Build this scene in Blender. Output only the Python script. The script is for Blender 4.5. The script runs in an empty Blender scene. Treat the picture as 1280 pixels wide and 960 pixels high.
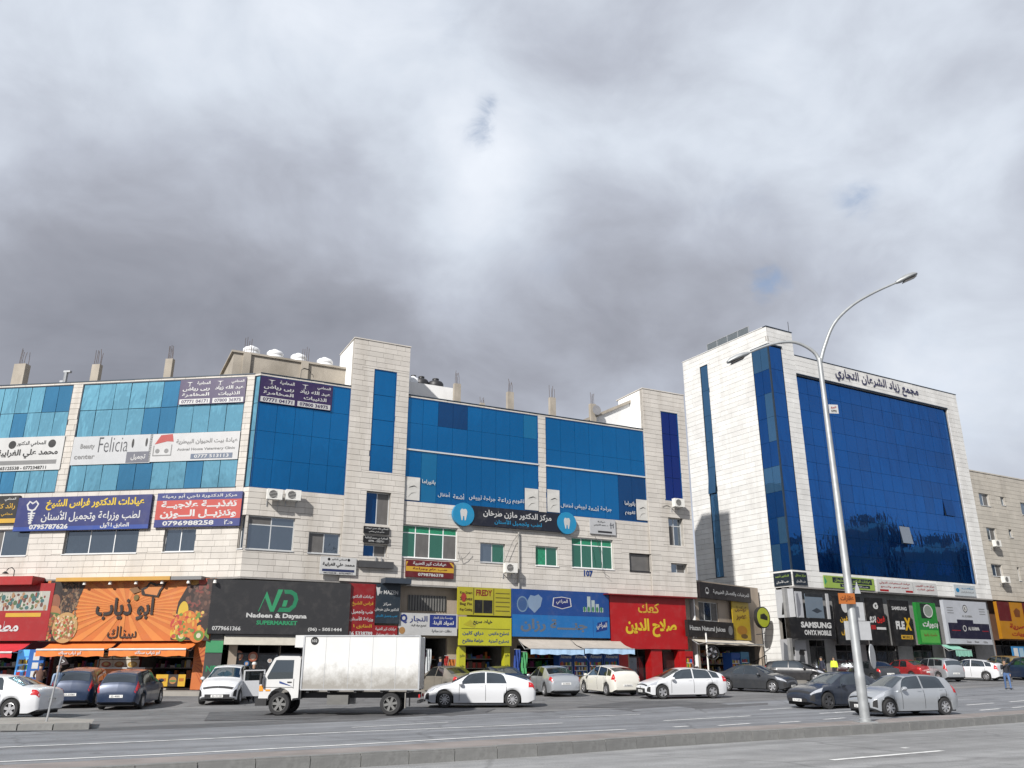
import bpy, bmesh, math, random, unicodedata
from mathutils import Vector, Matrix
random.seed(7)
R = math.radians
scene = bpy.context.scene
C = bpy.context.collection

# ------------------------------------------------------------------ camera, world, sun, exposure
FPX = 1045.0                                   # focal length in pixels of the 1280 wide photograph
PITCH = math.atan(358 / FPX)
CAM_H = 1.65
cd = bpy.data.cameras.new('camera'); cam = bpy.data.objects.new('camera', cd); C.objects.link(cam)
cd.sensor_fit = 'HORIZONTAL'; cd.sensor_width = 36.0; cd.lens = 36.0 * FPX / 1280
cd.clip_start = 0.1; cd.clip_end = 5000
cam.location = (0, 0, CAM_H); cam.rotation_euler = (R(90) + PITCH, 0, 0)
scene.camera = cam
sT, cT = math.sin(PITCH), math.cos(PITCH)
def ray(px, py):
    u = (px - 640) / FPX; v = (480 - py) / FPX
    return Vector((u, cT - v * sT, sT + v * cT))

SUN_DIR = Vector((1.0, 1.8, -1.4)).normalized()          # the way the light travels
sun_el = math.asin(-SUN_DIR.z)
scene.view_settings.view_transform = 'Standard'; scene.view_settings.look = 'None'
scene.view_settings.gamma = 1.0; scene.view_settings.exposure = 1.3
sd = bpy.data.lights.new('sun', 'SUN'); sd.energy = 2.5; sd.angle = R(1.6); sd.color = (1.0, 0.965, 0.92)
so = bpy.data.objects.new('sun', sd); C.objects.link(so)
so.rotation_euler = (-SUN_DIR).to_track_quat('Z', 'Y').to_euler(); so.location = (-40, -30, 60)

def make_world():
    w = bpy.data.worlds.new('World'); scene.world = w; w.use_nodes = True
    nt = w.node_tree; N = nt.nodes; L = nt.links
    bg = N['Background']; bg.inputs[1].default_value = 0.10
    sky = N.new('ShaderNodeTexSky'); sky.sky_type = 'NISHITA'; sky.sun_disc = False
    sky.sun_elevation = sun_el; sky.sun_rotation = math.atan2(-SUN_DIR.x, -SUN_DIR.y)
    tc = N.new('ShaderNodeTexCoord')
    def math_(op, a, b=None, c=None, clamp=False):
        n = N.new('ShaderNodeMath'); n.operation = op; n.use_clamp = clamp
        for i, v in enumerate((a, b, c)):
            if v is None: continue
            if isinstance(v, (int, float)): n.inputs[i].default_value = v
            else: L.new(v, n.inputs[i])
        return n.outputs[0]
    sep = N.new('ShaderNodeSeparateXYZ'); L.new(tc.outputs['Generated'], sep.inputs[0])
    cmb = N.new('ShaderNodeCombineXYZ')        # cloud banks: a little flattened, as they are seen from below
    L.new(sep.outputs[0], cmb.inputs[0]); L.new(sep.outputs[1], cmb.inputs[1]); L.new(math_('MULTIPLY', sep.outputs[2], 1.5), cmb.inputs[2])
    def noise(scale, detail, rough, off, dist=0.0):
        mp = N.new('ShaderNodeMapping'); mp.inputs['Location'].default_value = off
        L.new(cmb.outputs[0], mp.inputs[0])
        n = N.new('ShaderNodeTexNoise'); n.inputs['Scale'].default_value = scale; n.inputs['Detail'].default_value = detail
        n.inputs['Roughness'].default_value = rough; n.inputs['Distortion'].default_value = dist
        L.new(mp.outputs[0], n.inputs['Vector']); return n.outputs['Fac']
    def blob(px, py, rad, amp):
        d = ray(px, py).normalized()
        vm = N.new('ShaderNodeVectorMath'); vm.operation = 'DISTANCE'; vm.inputs[1].default_value = d
        L.new(tc.outputs['Generated'], vm.inputs[0])
        t = math_('DIVIDE', vm.outputs['Value'], rad)
        return math_('MULTIPLY', math_('EXPONENT', math_('MULTIPLY', math_('MULTIPLY', t, t), -1.0)), amp)
    big = noise(2.3, 5.0, 0.52, (3.1, 1.7, 0.4), 0.3)
    fine = noise(6.5, 9.0, 0.56, (7.7, 4.2, 0.0), 0.35)
    rag = noise(26.0, 6.0, 0.62, (1.7, 9.2, 2.0), 0.8)
    tone = math_('ADD', math_('MULTIPLY', big, 0.68), math_('MULTIPLY', fine, 0.32))
    for b in SKY_BLOBS: tone = math_('ADD', tone, blob(*b))
    ramp = N.new('ShaderNodeValToRGB'); L.new(tone, ramp.inputs[0])
    el = ramp.color_ramp.elements
    stops = [(0.20, (0.098, 0.103, 0.122)), (0.38, (0.146, 0.153, 0.177)), (0.52, (0.208, 0.222, 0.256)), (0.66, (0.285, 0.308, 0.345)), (0.86, (0.385, 0.402, 0.432))]
    el[0].position, el[0].color = stops[0][0], (*stops[0][1], 1); el[1].position, el[1].color = stops[-1][0], (*stops[-1][1], 1)
    for p, c in stops[1:-1]:
        e = el.new(p); e.color = (*c, 1)
    sc = N.new('ShaderNodeVectorMath'); sc.operation = 'SCALE'; sc.inputs[3].default_value = 10.0 * CLOUD_GAIN
    L.new(ramp.outputs[0], sc.inputs[0])
    gap = noise(3.6, 6.0, 0.55, (11.3, -2.6, 0.0), 0.5)
    for b in SKY_GAPS: gap = math_('ADD', gap, math_('MULTIPLY', blob(*b), math_('MULTIPLY_ADD', rag, 2.6, -0.45)))
    gr = N.new('ShaderNodeMapRange'); gr.interpolation_type = 'SMOOTHSTEP'; L.new(gap, gr.inputs[0])
    gr.inputs[1].default_value = 0.60; gr.inputs[2].default_value = 1.05; gr.inputs[3].default_value = 0.0; gr.inputs[4].default_value = 0.55
    mix = N.new('ShaderNodeMix'); mix.data_type = 'RGBA'; L.new(gr.outputs[0], mix.inputs['Factor'])
    veil = N.new('ShaderNodeVectorMath'); veil.operation = 'SCALE'; veil.inputs[3].default_value = 0.62; L.new(sky.outputs[0], veil.inputs[0])   # the blue seen through thin veils
    L.new(sc.outputs[0], mix.inputs['A']); L.new(veil.outputs[0], mix.inputs['B'])
    L.new(mix.outputs['Result'], bg.inputs[0])
CLOUD_GAIN = 1.0
# (pixel x, pixel y, angular radius, strength) of the lighter and darker banks of cloud the photograph shows
SKY_BLOBS = [(605, 250, 0.085, 0.17), (585, 190, 0.06, 0.08), (620, 60, 0.22, 0.08), (230, 60, 0.22, 0.08), (60, 30, 0.2, 0.08), (1240, 480, 0.14, 0.15), (1050, 60, 0.30, 0.09), (1170, 280, 0.18, 0.10), 
             (60, 400, 0.16, -0.13), (260, 380, 0.14, -0.13), (470, 390, 0.13, -0.15), (680, 400, 0.13, -0.15), (830, 370, 0.11, -0.14), (1000, 330, 0.08, -0.04), (330, 250, 0.11, -0.08), (120, 230, 0.12, -0.06), (760, 170, 0.10, -0.08)]
SKY_GAPS = [(614, 132, 0.016, 0.34), (602, 168, 0.022, 0.37), (957, 350, 0.026, 0.44), (1072, 250, 0.022, 0.28)]
make_world()

# ------------------------------------------------------------------ helpers
def softplus(t): return t if t > 30 else math.log1p(math.exp(t))
def gz(x, y):                                   # the ground: level street, forecourt rising gently to the buildings
    t = min(1.0, max(0.0, (-4 - x) / 8.0)); k = 0.03 + 0.018 * t * t * (3 - 2 * t)
    return k * 2.0 * (softplus((y - 35) / 2.0) - softplus((y - 75) / 2.0))
def gnd(px, py, dz=0.0):
    d = ray(px, py); t = 5.0
    for _ in range(60):
        p = Vector((0, 0, CAM_H)) + d * t
        h = p.z - gz(p.x, p.y) - dz
        t += h / max(0.02, -d.z + 0.03)
    p = Vector((0, 0, CAM_H)) + d * t
    return Vector((p.x, p.y, gz(p.x, p.y)))

MATS = {}
def mat(name, rgb, rough=0.6, metal=0.0, var=0.12, scale=3.0, bump=0.0, bscale=40.0, spec=0.5, dirt=None, coat=0.0, emit=0.0, alpha=None):
    if name in MATS: return MATS[name]
    m = bpy.data.materials.new(name); m.use_nodes = True; nt = m.node_tree; N = nt.nodes; L = nt.links
    b = N['Principled BSDF']; b.inputs['Roughness'].default_value = rough; b.inputs['Metallic'].default_value = metal
    b.inputs['Specular IOR Level'].default_value = spec; b.inputs['Coat Weight'].default_value = coat
    b.inputs['Coat Roughness'].default_value = 0.05
    tc = N.new('ShaderNodeTexCoord')
    n = N.new('ShaderNodeTexNoise'); n.inputs['Scale'].default_value = scale; n.inputs['Detail'].default_value = 6; L.new(tc.outputs['Object'], n.inputs['Vector'])
    r = N.new('ShaderNodeMapRange'); L.new(n.outputs['Fac'], r.inputs[0]); r.inputs[1].default_value = 0.3; r.inputs[2].default_value = 0.7
    r.inputs[3].default_value = 1 - var; r.inputs[4].default_value = 1 + var * 0.6
    v = N.new('ShaderNodeVectorMath'); v.operation = 'SCALE'; v.inputs[0].default_value = rgb; L.new(r.outputs[0], v.inputs[3])
    out = v.outputs[0]
    if dirt:
        n2 = N.new('ShaderNodeTexNoise'); n2.inputs['Scale'].default_value = dirt[1]; n2.inputs['Detail'].default_value = 8; n2.inputs['Roughness'].default_value = 0.65
        mp = N.new('ShaderNodeMapping'); mp.inputs['Scale'].default_value = dirt[3] if len(dirt) > 3 else (1, 1, 1)
        L.new(tc.outputs['Object'], mp.inputs[0]); L.new(mp.outputs[0], n2.inputs['Vector'])
        r2 = N.new('ShaderNodeMapRange'); L.new(n2.outputs['Fac'], r2.inputs[0]); r2.inputs[1].default_value = 0.5; r2.inputs[2].default_value = 0.75; r2.inputs[4].default_value = dirt[2]
        mx = N.new('ShaderNodeMix'); mx.data_type = 'RGBA'; L.new(r2.outputs[0], mx.inputs['Factor']); L.new(out, mx.inputs['A']); mx.inputs['B'].default_value = (*dirt[0], 1)
        out = mx.outputs['Result']
    L.new(out, b.inputs['Base Color'])
    if emit:
        L.new(out, b.inputs['Emission Color']); b.inputs['Emission Strength'].default_value = emit
    if bump:
        nb = N.new('ShaderNodeTexNoise'); nb.inputs['Scale'].default_value = bscale; nb.inputs['Detail'].default_value = 4; L.new(tc.outputs['Object'], nb.inputs['Vector'])
        bp = N.new('ShaderNodeBump'); bp.inputs['Strength'].default_value = bump; bp.inputs['Distance'].default_value = 0.02
        L.new(nb.outputs['Fac'], bp.inputs['Height']); L.new(bp.outputs[0], b.inputs['Normal'])
    MATS[name] = m; return m
def col(r, g, b):                               # sRGB 0-255 to linear
    f = lambda c: (c / 255 / 12.92) if c / 255 <= 0.04045 else ((c / 255 + 0.055) / 1.055) ** 2.4
    return (f(r), f(g), f(b))
def paint(r, g, b, rough=0.45):                 # a printed or painted colour given as sRGB
    return mat('print_%d_%d_%d' % (r, g, b), tuple(c * 0.50 for c in col(r, g, b)), rough, var=0.07, scale=1.5, dirt=((0.22, 0.2, 0.18), 2.2, 0.10))

def glass_mat(name, tint, body, fac, rough=0.02, wob=0.02):
    if name in MATS: return MATS[name]
    m = bpy.data.materials.new(name); m.use_nodes = True; nt = m.node_tree; N = nt.nodes; L = nt.links
    for n in list(N):
        if n.type != 'OUTPUT_MATERIAL': N.remove(n)
    o = [n for n in N if n.type == 'OUTPUT_MATERIAL'][0]
    g = N.new('ShaderNodeBsdfGlossy'); g.inputs['Roughness'].default_value = rough; g.inputs['Color'].default_value = (*tint, 1)
    d = N.new('ShaderNodeBsdfPrincipled'); d.inputs['Roughness'].default_value = 0.12; d.inputs['Base Color'].default_value = (*body, 1)
    mx = N.new('ShaderNodeMixShader'); mx.inputs[0].default_value = fac
    oi = N.new('ShaderNodeObjectInfo'); mr = N.new('ShaderNodeMapRange'); L.new(oi.outputs['Random'], mr.inputs[0]); mr.inputs[3].default_value = fac - 0.05; mr.inputs[4].default_value = fac + 0.05
    L.new(mr.outputs[0], mx.inputs[0])
    tc = N.new('ShaderNodeTexCoord'); mp = N.new('ShaderNodeMapping'); mp.inputs['Scale'].default_value = (1, 1, 0.45)
    geo = N.new('ShaderNodeNewGeometry'); L.new(geo.outputs['Position'], mp.inputs[0])
    nz = N.new('ShaderNodeTexNoise'); nz.inputs['Scale'].default_value = 0.9; nz.inputs['Detail'].default_value = 3; L.new(mp.outputs[0], nz.inputs['Vector'])
    bp = N.new('ShaderNodeBump'); bp.inputs['Strength'].default_value = 1.0; bp.inputs['Distance'].default_value = wob; L.new(nz.outputs['Fac'], bp.inputs['Height'])
    L.new(bp.outputs[0], g.inputs['Normal'])
    L.new(d.outputs[0], mx.inputs[1]); L.new(g.outputs[0], mx.inputs[2]); L.new(mx.outputs[0], o.inputs[0])
    MATS[name] = m; return m

class MB:
    """collects shapes and links them as one mesh object"""
    def __init__(self): self.v = []; self.f = []; self.m = []; self.mi = 0
    def box(self, x0, x1, y0, y1, z0, z1):
        if x1 < x0: x0, x1 = x1, x0
        b = len(self.v)
        self.v += [(x0, y0, z0), (x1, y0, z0), (x1, y1, z0), (x0, y1, z0), (x0, y0, z1), (x1, y0, z1), (x1, y1, z1), (x0, y1, z1)]
        self.f += [(b, b + 3, b + 2, b + 1), (b + 4, b + 5, b + 6, b + 7), (b, b + 1, b + 5, b + 4), (b + 1, b + 2, b + 6, b + 5), (b + 2, b + 3, b + 7, b + 6), (b + 3, b, b + 4, b + 7)]
        self.m += [self.mi] * 6; return self
    def poly(self, pts):
        b = len(self.v); self.v += [tuple(p) for p in pts]; self.f.append(tuple(range(b, b + len(pts)))); self.m.append(self.mi); return self
    def prism(self, pts, y0, y1):               # outline in x,z (counter-clockwise seen from -y), extruded along y
        n = len(pts); b = len(self.v)
        self.v += [(x, y0, z) for x, z in pts] + [(x, y1, z) for x, z in pts]
        self.f.append(tuple(range(b, b + n))); self.f.append(tuple(range(b + 2 * n - 1, b + n - 1, -1)))
        for i in range(n):
            j = (i + 1) % n; self.f.append((b + j, b + i, b + n + i, b + n + j))
        self.m += [self.mi] * (n + 2); return self
    def slab(self, pts, z0, z1):                # outline in x,y (counter-clockwise from above)
        n = len(pts); b = len(self.v)
        self.v += [(x, y, z0) for x, y in pts] + [(x, y, z1) for x, y in pts]
        self.f.append(tuple(range(b + n - 1, b - 1, -1))); self.f.append(tuple(range(b + n, b + 2 * n)))
        for i in range(n):
            j = (i + 1) % n; self.f.append((b + i, b + j, b + n + j, b + n + i))
        self.m += [self.mi] * (n + 2); return self
    def tube(self, path, rad, n=8, caps=True):
        path = [Vector(p) for p in path]; rad = rad if isinstance(rad, (list, tuple)) else [rad] * len(path)
        b = len(self.v); up = Vector((0, 0, 1))
        for i, p in enumerate(path):
            t = (path[min(i + 1, len(path) - 1)] - path[max(i - 1, 0)]).normalized()
            a = t.cross(up if abs(t.z) < 0.95 else Vector((1, 0, 0))).normalized(); c = t.cross(a)
            for k in range(n):
                w = 2 * math.pi * k / n; q = p + (a * math.cos(w) + c * math.sin(w)) * rad[i]; self.v.append(tuple(q))
        for i in range(len(path) - 1):
            for k in range(n):
                k2 = (k + 1) % n; self.f.append((b + i * n + k, b + (i + 1) * n + k, b + (i + 1) * n + k2, b + i * n + k2)); self.m.append(self.mi)
        if caps:
            self.f.append(tuple(b + k for k in range(n))); e = b + (len(path) - 1) * n; self.f.append(tuple(e + k for k in reversed(range(n)))); self.m += [self.mi] * 2
        return self
    def lathe(self, prof, n=20, axis='z', c=(0, 0, 0), caps=True):
        b = len(self.v)
        for r, h in prof:
            for k in range(n):
                w = 2 * math.pi * k / n; x, y = r * math.cos(w), r * math.sin(w)
                p = (x, y, h) if axis == 'z' else (x, h, y)
                self.v.append((p[0] + c[0], p[1] + c[1], p[2] + c[2]))
        for i in range(len(prof) - 1):
            for k in range(n):
                k2 = (k + 1) % n; q = (b + i * n + k, b + i * n + k2, b + (i + 1) * n + k2, b + (i + 1) * n + k)
                self.f.append(q if axis == 'z' else q[::-1]); self.m.append(self.mi)
        if not caps: return self
        e = b + (len(prof) - 1) * n
        f1, f2 = tuple(b + k for k in reversed(range(n))), tuple(e + k for k in range(n))
        self.f += [f1, f2] if axis == 'z' else [f1[::-1], f2[::-1]]; self.m += [self.mi] * 2
        return self
    def mesh(self, name, mats):
        me = bpy.data.meshes.new(name); me.from_pydata(self.v, [], self.f)
        for m in (mats if isinstance(mats, (list, tuple)) else [mats]): me.materials.append(m)
        if any(self.m): me.polygons.foreach_set('material_index', self.m)
        me.update(); return me
    def build(self, name, mats, parent=None, smooth=False, mx=None):
        me = self.mesh(name, mats)
        if smooth: smooth_mesh(me)
        o = bpy.data.objects.new(name, me); C.objects.link(o); attach(o, parent)
        if mx is not None: o.matrix_local = mx
        return o
def smooth_mesh(me, ang=40):
    me.polygons.foreach_set('use_smooth', [True] * len(me.polygons)); me.update()
    try: me.set_sharp_from_angle(angle=R(ang))
    except Exception: pass
def tag(o, label=None, cat=None, group=None, kind=None):
    for k, v in (('label', label), ('category', cat), ('group', group), ('kind', kind)):
        if v: o[k] = v
    return o
def empty(name, loc, rz=0.0, parent=None):
    o = bpy.data.objects.new(name, None); C.objects.link(o); o.location = loc; o.rotation_euler = (0, 0, rz); attach(o, parent); o.empty_display_size = 0.3
    return o
class Frame:
    """a building's root seen through one of its wall planes: parts given in that plane's coordinates become the root's children"""
    def __init__(self, root, plane): self.root = root; r = Matrix.Translation(root.location) @ root.rotation_euler.to_matrix().to_4x4(); self.M = r.inverted() @ Matrix.Translation(plane.o) @ Matrix.Rotation(plane.a, 4, 'Z')
def attach(o, parent):
    if isinstance(parent, Frame): o.parent = parent.root; o.matrix_parent_inverse = parent.M
    else: o.parent = parent
UNIT = {}
def unit_box(m):                                # one shared 1 m box for every material
    if m.name not in UNIT: UNIT[m.name] = MB().box(-.5, .5, -.5, .5, -.5, .5).mesh('piece_' + m.name, m)
    return UNIT[m.name]
def piece(name, m, parent, x0, x1, y0, y1, z0, z1, rot=None):
    o = bpy.data.objects.new(name, unit_box(m)); C.objects.link(o); attach(o, parent)
    o.location = ((x0 + x1) / 2, (y0 + y1) / 2, (z0 + z1) / 2); o.scale = (x1 - x0, y1 - y0, z1 - z0)
    if rot: o.rotation_euler = rot
    return o

# Arabic letters joined and put in visual order (text objects do no shaping of their own)
FORMS = {}
for cp in range(0xFE70, 0xFEFF):
    d_ = unicodedata.decomposition(chr(cp))
    if d_.startswith('<'):
        k_, *r_ = d_.split()
        if len(r_) == 1: FORMS.setdefault(chr(int(r_[0], 16)), {})[k_[1:-1]] = chr(cp)
        elif len(r_) == 2 and r_[0] == '0644': FORMS.setdefault('L' + chr(int(r_[1], 16)), {})[k_[1:-1]] = chr(cp)
def arabic(s):
    if not any('\u0600' <= c <= '\u06ff' for c in s): return s
    t = []; i = 0
    while i < len(s):
        if s[i] == 'ل' and i + 1 < len(s) and 'L' + s[i + 1] in FORMS: t.append('L' + s[i + 1]); i += 2
        else: t.append(s[i]); i += 1
    fwd = lambda c: c == 'ـ' or 'initial' in FORMS.get(c, {})
    bwd = lambda c: c == 'ـ' or 'final' in FORMS.get(c, {})
    out = []
    for i, c in enumerate(t):
        if c not in FORMS or c == 'ـ': out.append(c); continue
        p = i > 0 and fwd(t[i - 1]); n = fwd(c) and i + 1 < len(t) and bwd(t[i + 1])
        k = 'medial' if p and n else 'final' if p else 'initial' if n else 'isolated'
        out.append(FORMS[c].get(k) or FORMS[c].get('isolated'))
    res = []; num = ''
    for c in reversed(out):                     # digits keep their own order
        if c.isdigit(): num = c + num
        else: res.append(num); num = ''; res.append(c)
    res.append(num); return ''.join(res)
TXT = {}
def text_mesh(s, bold, m, shear=0.0):
    key = (s, bold, m.name, shear)
    if key in TXT: return TXT[key]
    cu = bpy.data.curves.new('lettering', 'FONT'); cu.body = arabic(s); cu.offset = bold; cu.resolution_u = 2; cu.shear = shear
    o = bpy.data.objects.new('tmp', cu); me = bpy.data.meshes.new_from_object(o); bpy.data.objects.remove(o)
    nv = len(me.vertices); par = list(range(nv))
    def find(a):
        while par[a] != a: par[a] = par[par[a]]; a = par[a]
        return a
    for e in me.edges:
        a, b = find(e.vertices[0]), find(e.vertices[1])
        if a != b: par[a] = b
    ids = {}; co = [v.co for v in me.vertices]
    xs = [c.x for c in co] or [0]; ys = [c.y for c in co] or [0]
    x0, x1, y0, y1 = min(xs), max(xs), min(ys), max(ys)
    for i, v in enumerate(me.vertices):         # unit size, each glyph at a slightly different depth so that none share a plane
        k = ids.setdefault(find(i), len(ids))
        v.co = ((co[i].x - x0) / max(1e-6, x1 - x0), -0.0012 * (k % 3), (co[i].y - y0) / max(1e-6, y1 - y0))
    me.materials.clear(); me.materials.append(m); me.update(); TXT[key] = me; return me
def lettering(s, m, parent, x0, x1, z0, z1, y, bold=0.012, name='lettering', shear=0.0):
    o = bpy.data.objects.new(name, text_mesh(s, bold, m, shear)); C.objects.link(o); attach(o, parent)
    o.location = (x0, y, z0); o.scale = (x1 - x0, 1, z1 - z0); return o

class Plane:
    """a vertical wall plane: s runs to the right along it, depth into the building"""
    def __init__(self, p, ang): self.o = Vector((p[0], p[1], 0)); self.a = ang; self.d = Vector((math.cos(ang), math.sin(ang), 0)); self.n = Vector((-math.sin(ang), math.cos(ang), 0))
    def sz(self, px, py, depth=0.0):
        d = ray(px, py); c = Vector((0, 0, CAM_H)); t = ((self.o + self.n * depth - c).dot(self.n)) / d.dot(self.n); p = c + d * t
        return (p - self.o).dot(self.d), p.z
    def rect(self, tl, br, depth=0.0):
        s0, z1 = self.sz(*tl, depth); s1, z0 = self.sz(*br, depth); return s0, s1, z0, z1
    def pt(self, s, y=0.0, z=0.0): return self.o + self.d * s + self.n * y + Vector((0, 0, z))
    def empty(self, name, s, y, z): return empty(name, self.pt(s, y, z), self.a)
    def ground(self, s, y): p = self.pt(s, y); return gz(p.x, p.y)
def hpt(px, Y): return ((px - 640) / FPX / (cT + 358 / FPX * sT) * Y, Y)
# ------------------------------------------------------------------ ground, street, median
def asphalt(name, rgb, patch, scale=0.25, amt=0.5):
    m = mat(name, rgb, 0.85, var=0.16, scale=1.3, bump=0.5, bscale=55.0, dirt=(patch, scale, amt, (0.55, 1.6, 1)), spec=0.3)
    nt = m.node_tree; N = nt.nodes; L = nt.links; b = N['Principled BSDF']; src = b.inputs['Base Color'].links[0].from_socket
    tc = N.new('ShaderNodeTexCoord'); v = N.new('ShaderNodeTexVoronoi'); v.feature = 'DISTANCE_TO_EDGE'; v.inputs['Scale'].default_value = 0.23
    nz = N.new('ShaderNodeTexNoise'); nz.inputs['Scale'].default_value = 0.8; nz.inputs['Detail'].default_value = 5; L.new(tc.outputs['Object'], nz.inputs['Vector'])
    mv = N.new('ShaderNodeMix'); mv.data_type = 'VECTOR'; mv.inputs['Factor'].default_value = 0.35; L.new(tc.outputs['Object'], mv.inputs['A']); L.new(nz.outputs['Color'], mv.inputs['B'])
    L.new(mv.outputs['Result'], v.inputs['Vector'])
    r = N.new('ShaderNodeMapRange'); L.new(v.outputs['Distance'], r.inputs[0]); r.inputs[1].default_value = 0.0; r.inputs[2].default_value = 0.012; r.inputs[3].default_value = 0.35; r.inputs[4].default_value = 0.0
    g = N.new('ShaderNodeTexNoise'); g.inputs['Scale'].default_value = 28; g.inputs['Detail'].default_value = 3; L.new(tc.outputs['Object'], g.inputs['Vector'])
    gm = N.new('ShaderNodeMapRange'); L.new(g.outputs['Fac'], gm.inputs[0]); gm.inputs[1].default_value = .3; gm.inputs[2].default_value = .7; gm.inputs[3].default_value = .82; gm.inputs[4].default_value = 1.15
    sc = N.new('ShaderNodeVectorMath'); sc.operation = 'SCALE'; L.new(src, sc.inputs[0]); L.new(gm.outputs[0], sc.inputs[3])
    mx = N.new('ShaderNodeMix'); mx.data_type = 'RGBA'; L.new(r.outputs[0], mx.inputs['Factor']); L.new(sc.outputs[0], mx.inputs['A']); mx.inputs['B'].default_value = (0.05, 0.05, 0.05, 1)
    mp2 = N.new('ShaderNodeMapping'); mp2.inputs['Rotation'].default_value = (0, 0, R(-33)); L.new(tc.outputs['Object'], mp2.inputs[0]); mp3 = N.new('ShaderNodeMapping'); mp3.inputs['Scale'].default_value = (0.07, 1.1, 1); L.new(mp2.outputs[0], mp3.inputs[0])
    tr = N.new('ShaderNodeTexNoise'); tr.inputs['Scale'].default_value = 1.0; tr.inputs['Detail'].default_value = 5; L.new(mp3.outputs[0], tr.inputs['Vector'])       # wheel tracks along the street
    t2 = N.new('ShaderNodeMapRange'); L.new(tr.outputs['Fac'], t2.inputs[0]); t2.inputs[1].default_value = .35; t2.inputs[2].default_value = .65; t2.inputs[3].default_value = .78; t2.inputs[4].default_value = 1.16
    st = N.new('ShaderNodeTexNoise'); st.inputs['Scale'].default_value = .75; st.inputs['Detail'].default_value = 7; st.inputs['Roughness'].default_value = .7; L.new(tc.outputs['Object'], st.inputs['Vector'])   # oil stains
    s2 = N.new('ShaderNodeMapRange'); L.new(st.outputs['Fac'], s2.inputs[0]); s2.inputs[1].default_value = .60; s2.inputs[2].default_value = .72; s2.inputs[3].default_value = 1.0; s2.inputs[4].default_value = .62
    mu = N.new('ShaderNodeMath'); mu.operation = 'MULTIPLY'; L.new(t2.outputs[0], mu.inputs[0]); L.new(s2.outputs[0], mu.inputs[1])
    fin = N.new('ShaderNodeVectorMath'); fin.operation = 'SCALE'; L.new(mx.outputs['Result'], fin.inputs[0]); L.new(mu.outputs[0], fin.inputs[3])
    L.new(fin.outputs[0], b.inputs['Base Color']); return m
M_FORE = asphalt('forecourt_asphalt', (0.155, 0.155, 0.157), (0.26, 0.255, 0.245), 0.16, 0.7)
M_FAR = asphalt('far_road_asphalt', (0.188, 0.195, 0.207), (0.25, 0.255, 0.262), 0.2, 0.5)
M_NEAR = asphalt('near_road_asphalt', (0.25, 0.252, 0.252), (0.31, 0.31, 0.305), 0.2, 0.5)
M_DARK = asphalt('repaired_asphalt', (0.10, 0.101, 0.105), (0.15, 0.15, 0.15), 0.4, 0.5)
M_LINE = mat('road_marking_paint', (0.72, 0.72, 0.70), 0.7, var=0.15, scale=4, dirt=((0.2, 0.2, 0.2), 2.2, 0.75))
M_KERB = mat('kerb_concrete', (0.205, 0.205, 0.198), 0.85, var=0.3, scale=1.5, bump=0.3, bscale=20, dirt=((0.07, 0.07, 0.065), 1.4, 0.8))
M_PAVE = mat('median_paving', (0.225, 0.200, 0.188), 0.9, var=0.25, scale=1.1, bump=0.4, bscale=25, dirt=((0.16, 0.145, 0.13), 0.8, 0.7))
M_WALK = mat('pavement_concrete', (0.26, 0.245, 0.22), 0.85, var=0.2, scale=0.8, dirt=((0.12, 0.11, 0.1), 0.9, 0.5))
def sheet(name, left, right, dz, m, kind='structure', n=40):   # a strip between two polylines, laid on the ground
    b = MB(); L_, R_ = resample(left, n), resample(right, n); k = 4
    for i in range(n):
        for j in range(k + 1):
            t = j / k; x = L_[i][0] * (1 - t) + R_[i][0] * t; y = L_[i][1] * (1 - t) + R_[i][1] * t; b.v.append((x, y, gz(x, y) + dz))
    for i in range(n - 1):
        for j in range(k):
            a = i * (k + 1) + j; b.f.append((a, a + 1, a + k + 2, a + k + 1)); b.m.append(0)
    o = b.build(name, m); up = sum(p.normal.z for p in o.data.polygons)
    if up < 0: o.data.flip_normals()
    return tag(o, kind=kind)
def resample(pts, n):
    d = [0]
    for a, b in zip(pts, pts[1:]): d.append(d[-1] + math.hypot(b[0] - a[0], b[1] - a[1]))
    out = []
    for i in range(n):
        t = d[-1] * i / (n - 1); k = 0
        while k < len(pts) - 2 and d[k + 1] < t: k += 1
        f = (t - d[k]) / max(1e-9, d[k + 1] - d[k]); out.append((pts[k][0] + (pts[k + 1][0] - pts[k][0]) * f, pts[k][1] + (pts[k + 1][1] - pts[k][1]) * f))
    return out
def line_px(pts, e0=0.0, e1=0.0, dz=0.0):               # a line on the ground through picture points, run on at both ends
    w = [tuple(gnd(*p, dz))[:2] for p in pts]
    def ext(a, b, e):
        l = math.hypot(a[0] - b[0], a[1] - b[1]); return (a[0] + (a[0] - b[0]) / l * e, a[1] + (a[1] - b[1]) / l * e)
    if e0: w.insert(0, ext(w[0], w[1], e0))
    if e1: w.append(ext(w[-1], w[-2], e1))
    return w
def shift(pl, d):
    out = []
    for i, p in enumerate(pl):
        a, b = pl[max(0, i - 1)], pl[min(len(pl) - 1, i + 1)]; l = math.hypot(b[0] - a[0], b[1] - a[1]); out.append((p[0] - (b[1] - a[1]) / l * d, p[1] + (b[0] - a[0]) / l * d))
    return out
g = MB(); xs = [-900, -400, -200, -120, -80, -60] + list(range(-50, 72, 3)) + [90, 130, 200, 400, 900]; ys = [-900, -300, -120, -60, -30, -10] + list(range(0, 84, 3)) + [100, 140, 220, 450, 1200]
for y in ys:
    for x in xs: g.v.append((x, y, gz(x, y) - 0.012))
for j in range(len(ys) - 1):
    for i in range(len(xs) - 1):
        a = j * len(xs) + i; g.f.append((a, a + 1, a + len(xs) + 1, a + len(xs))); g.m.append(0)
tag(g.build('ground', M_FORE, smooth=True), kind='structure')
KERB_NEAR = line_px([(450, 959), (680, 945), (840, 932.5), (1080, 918), (1280, 902.5)], 60, 90)
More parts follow.
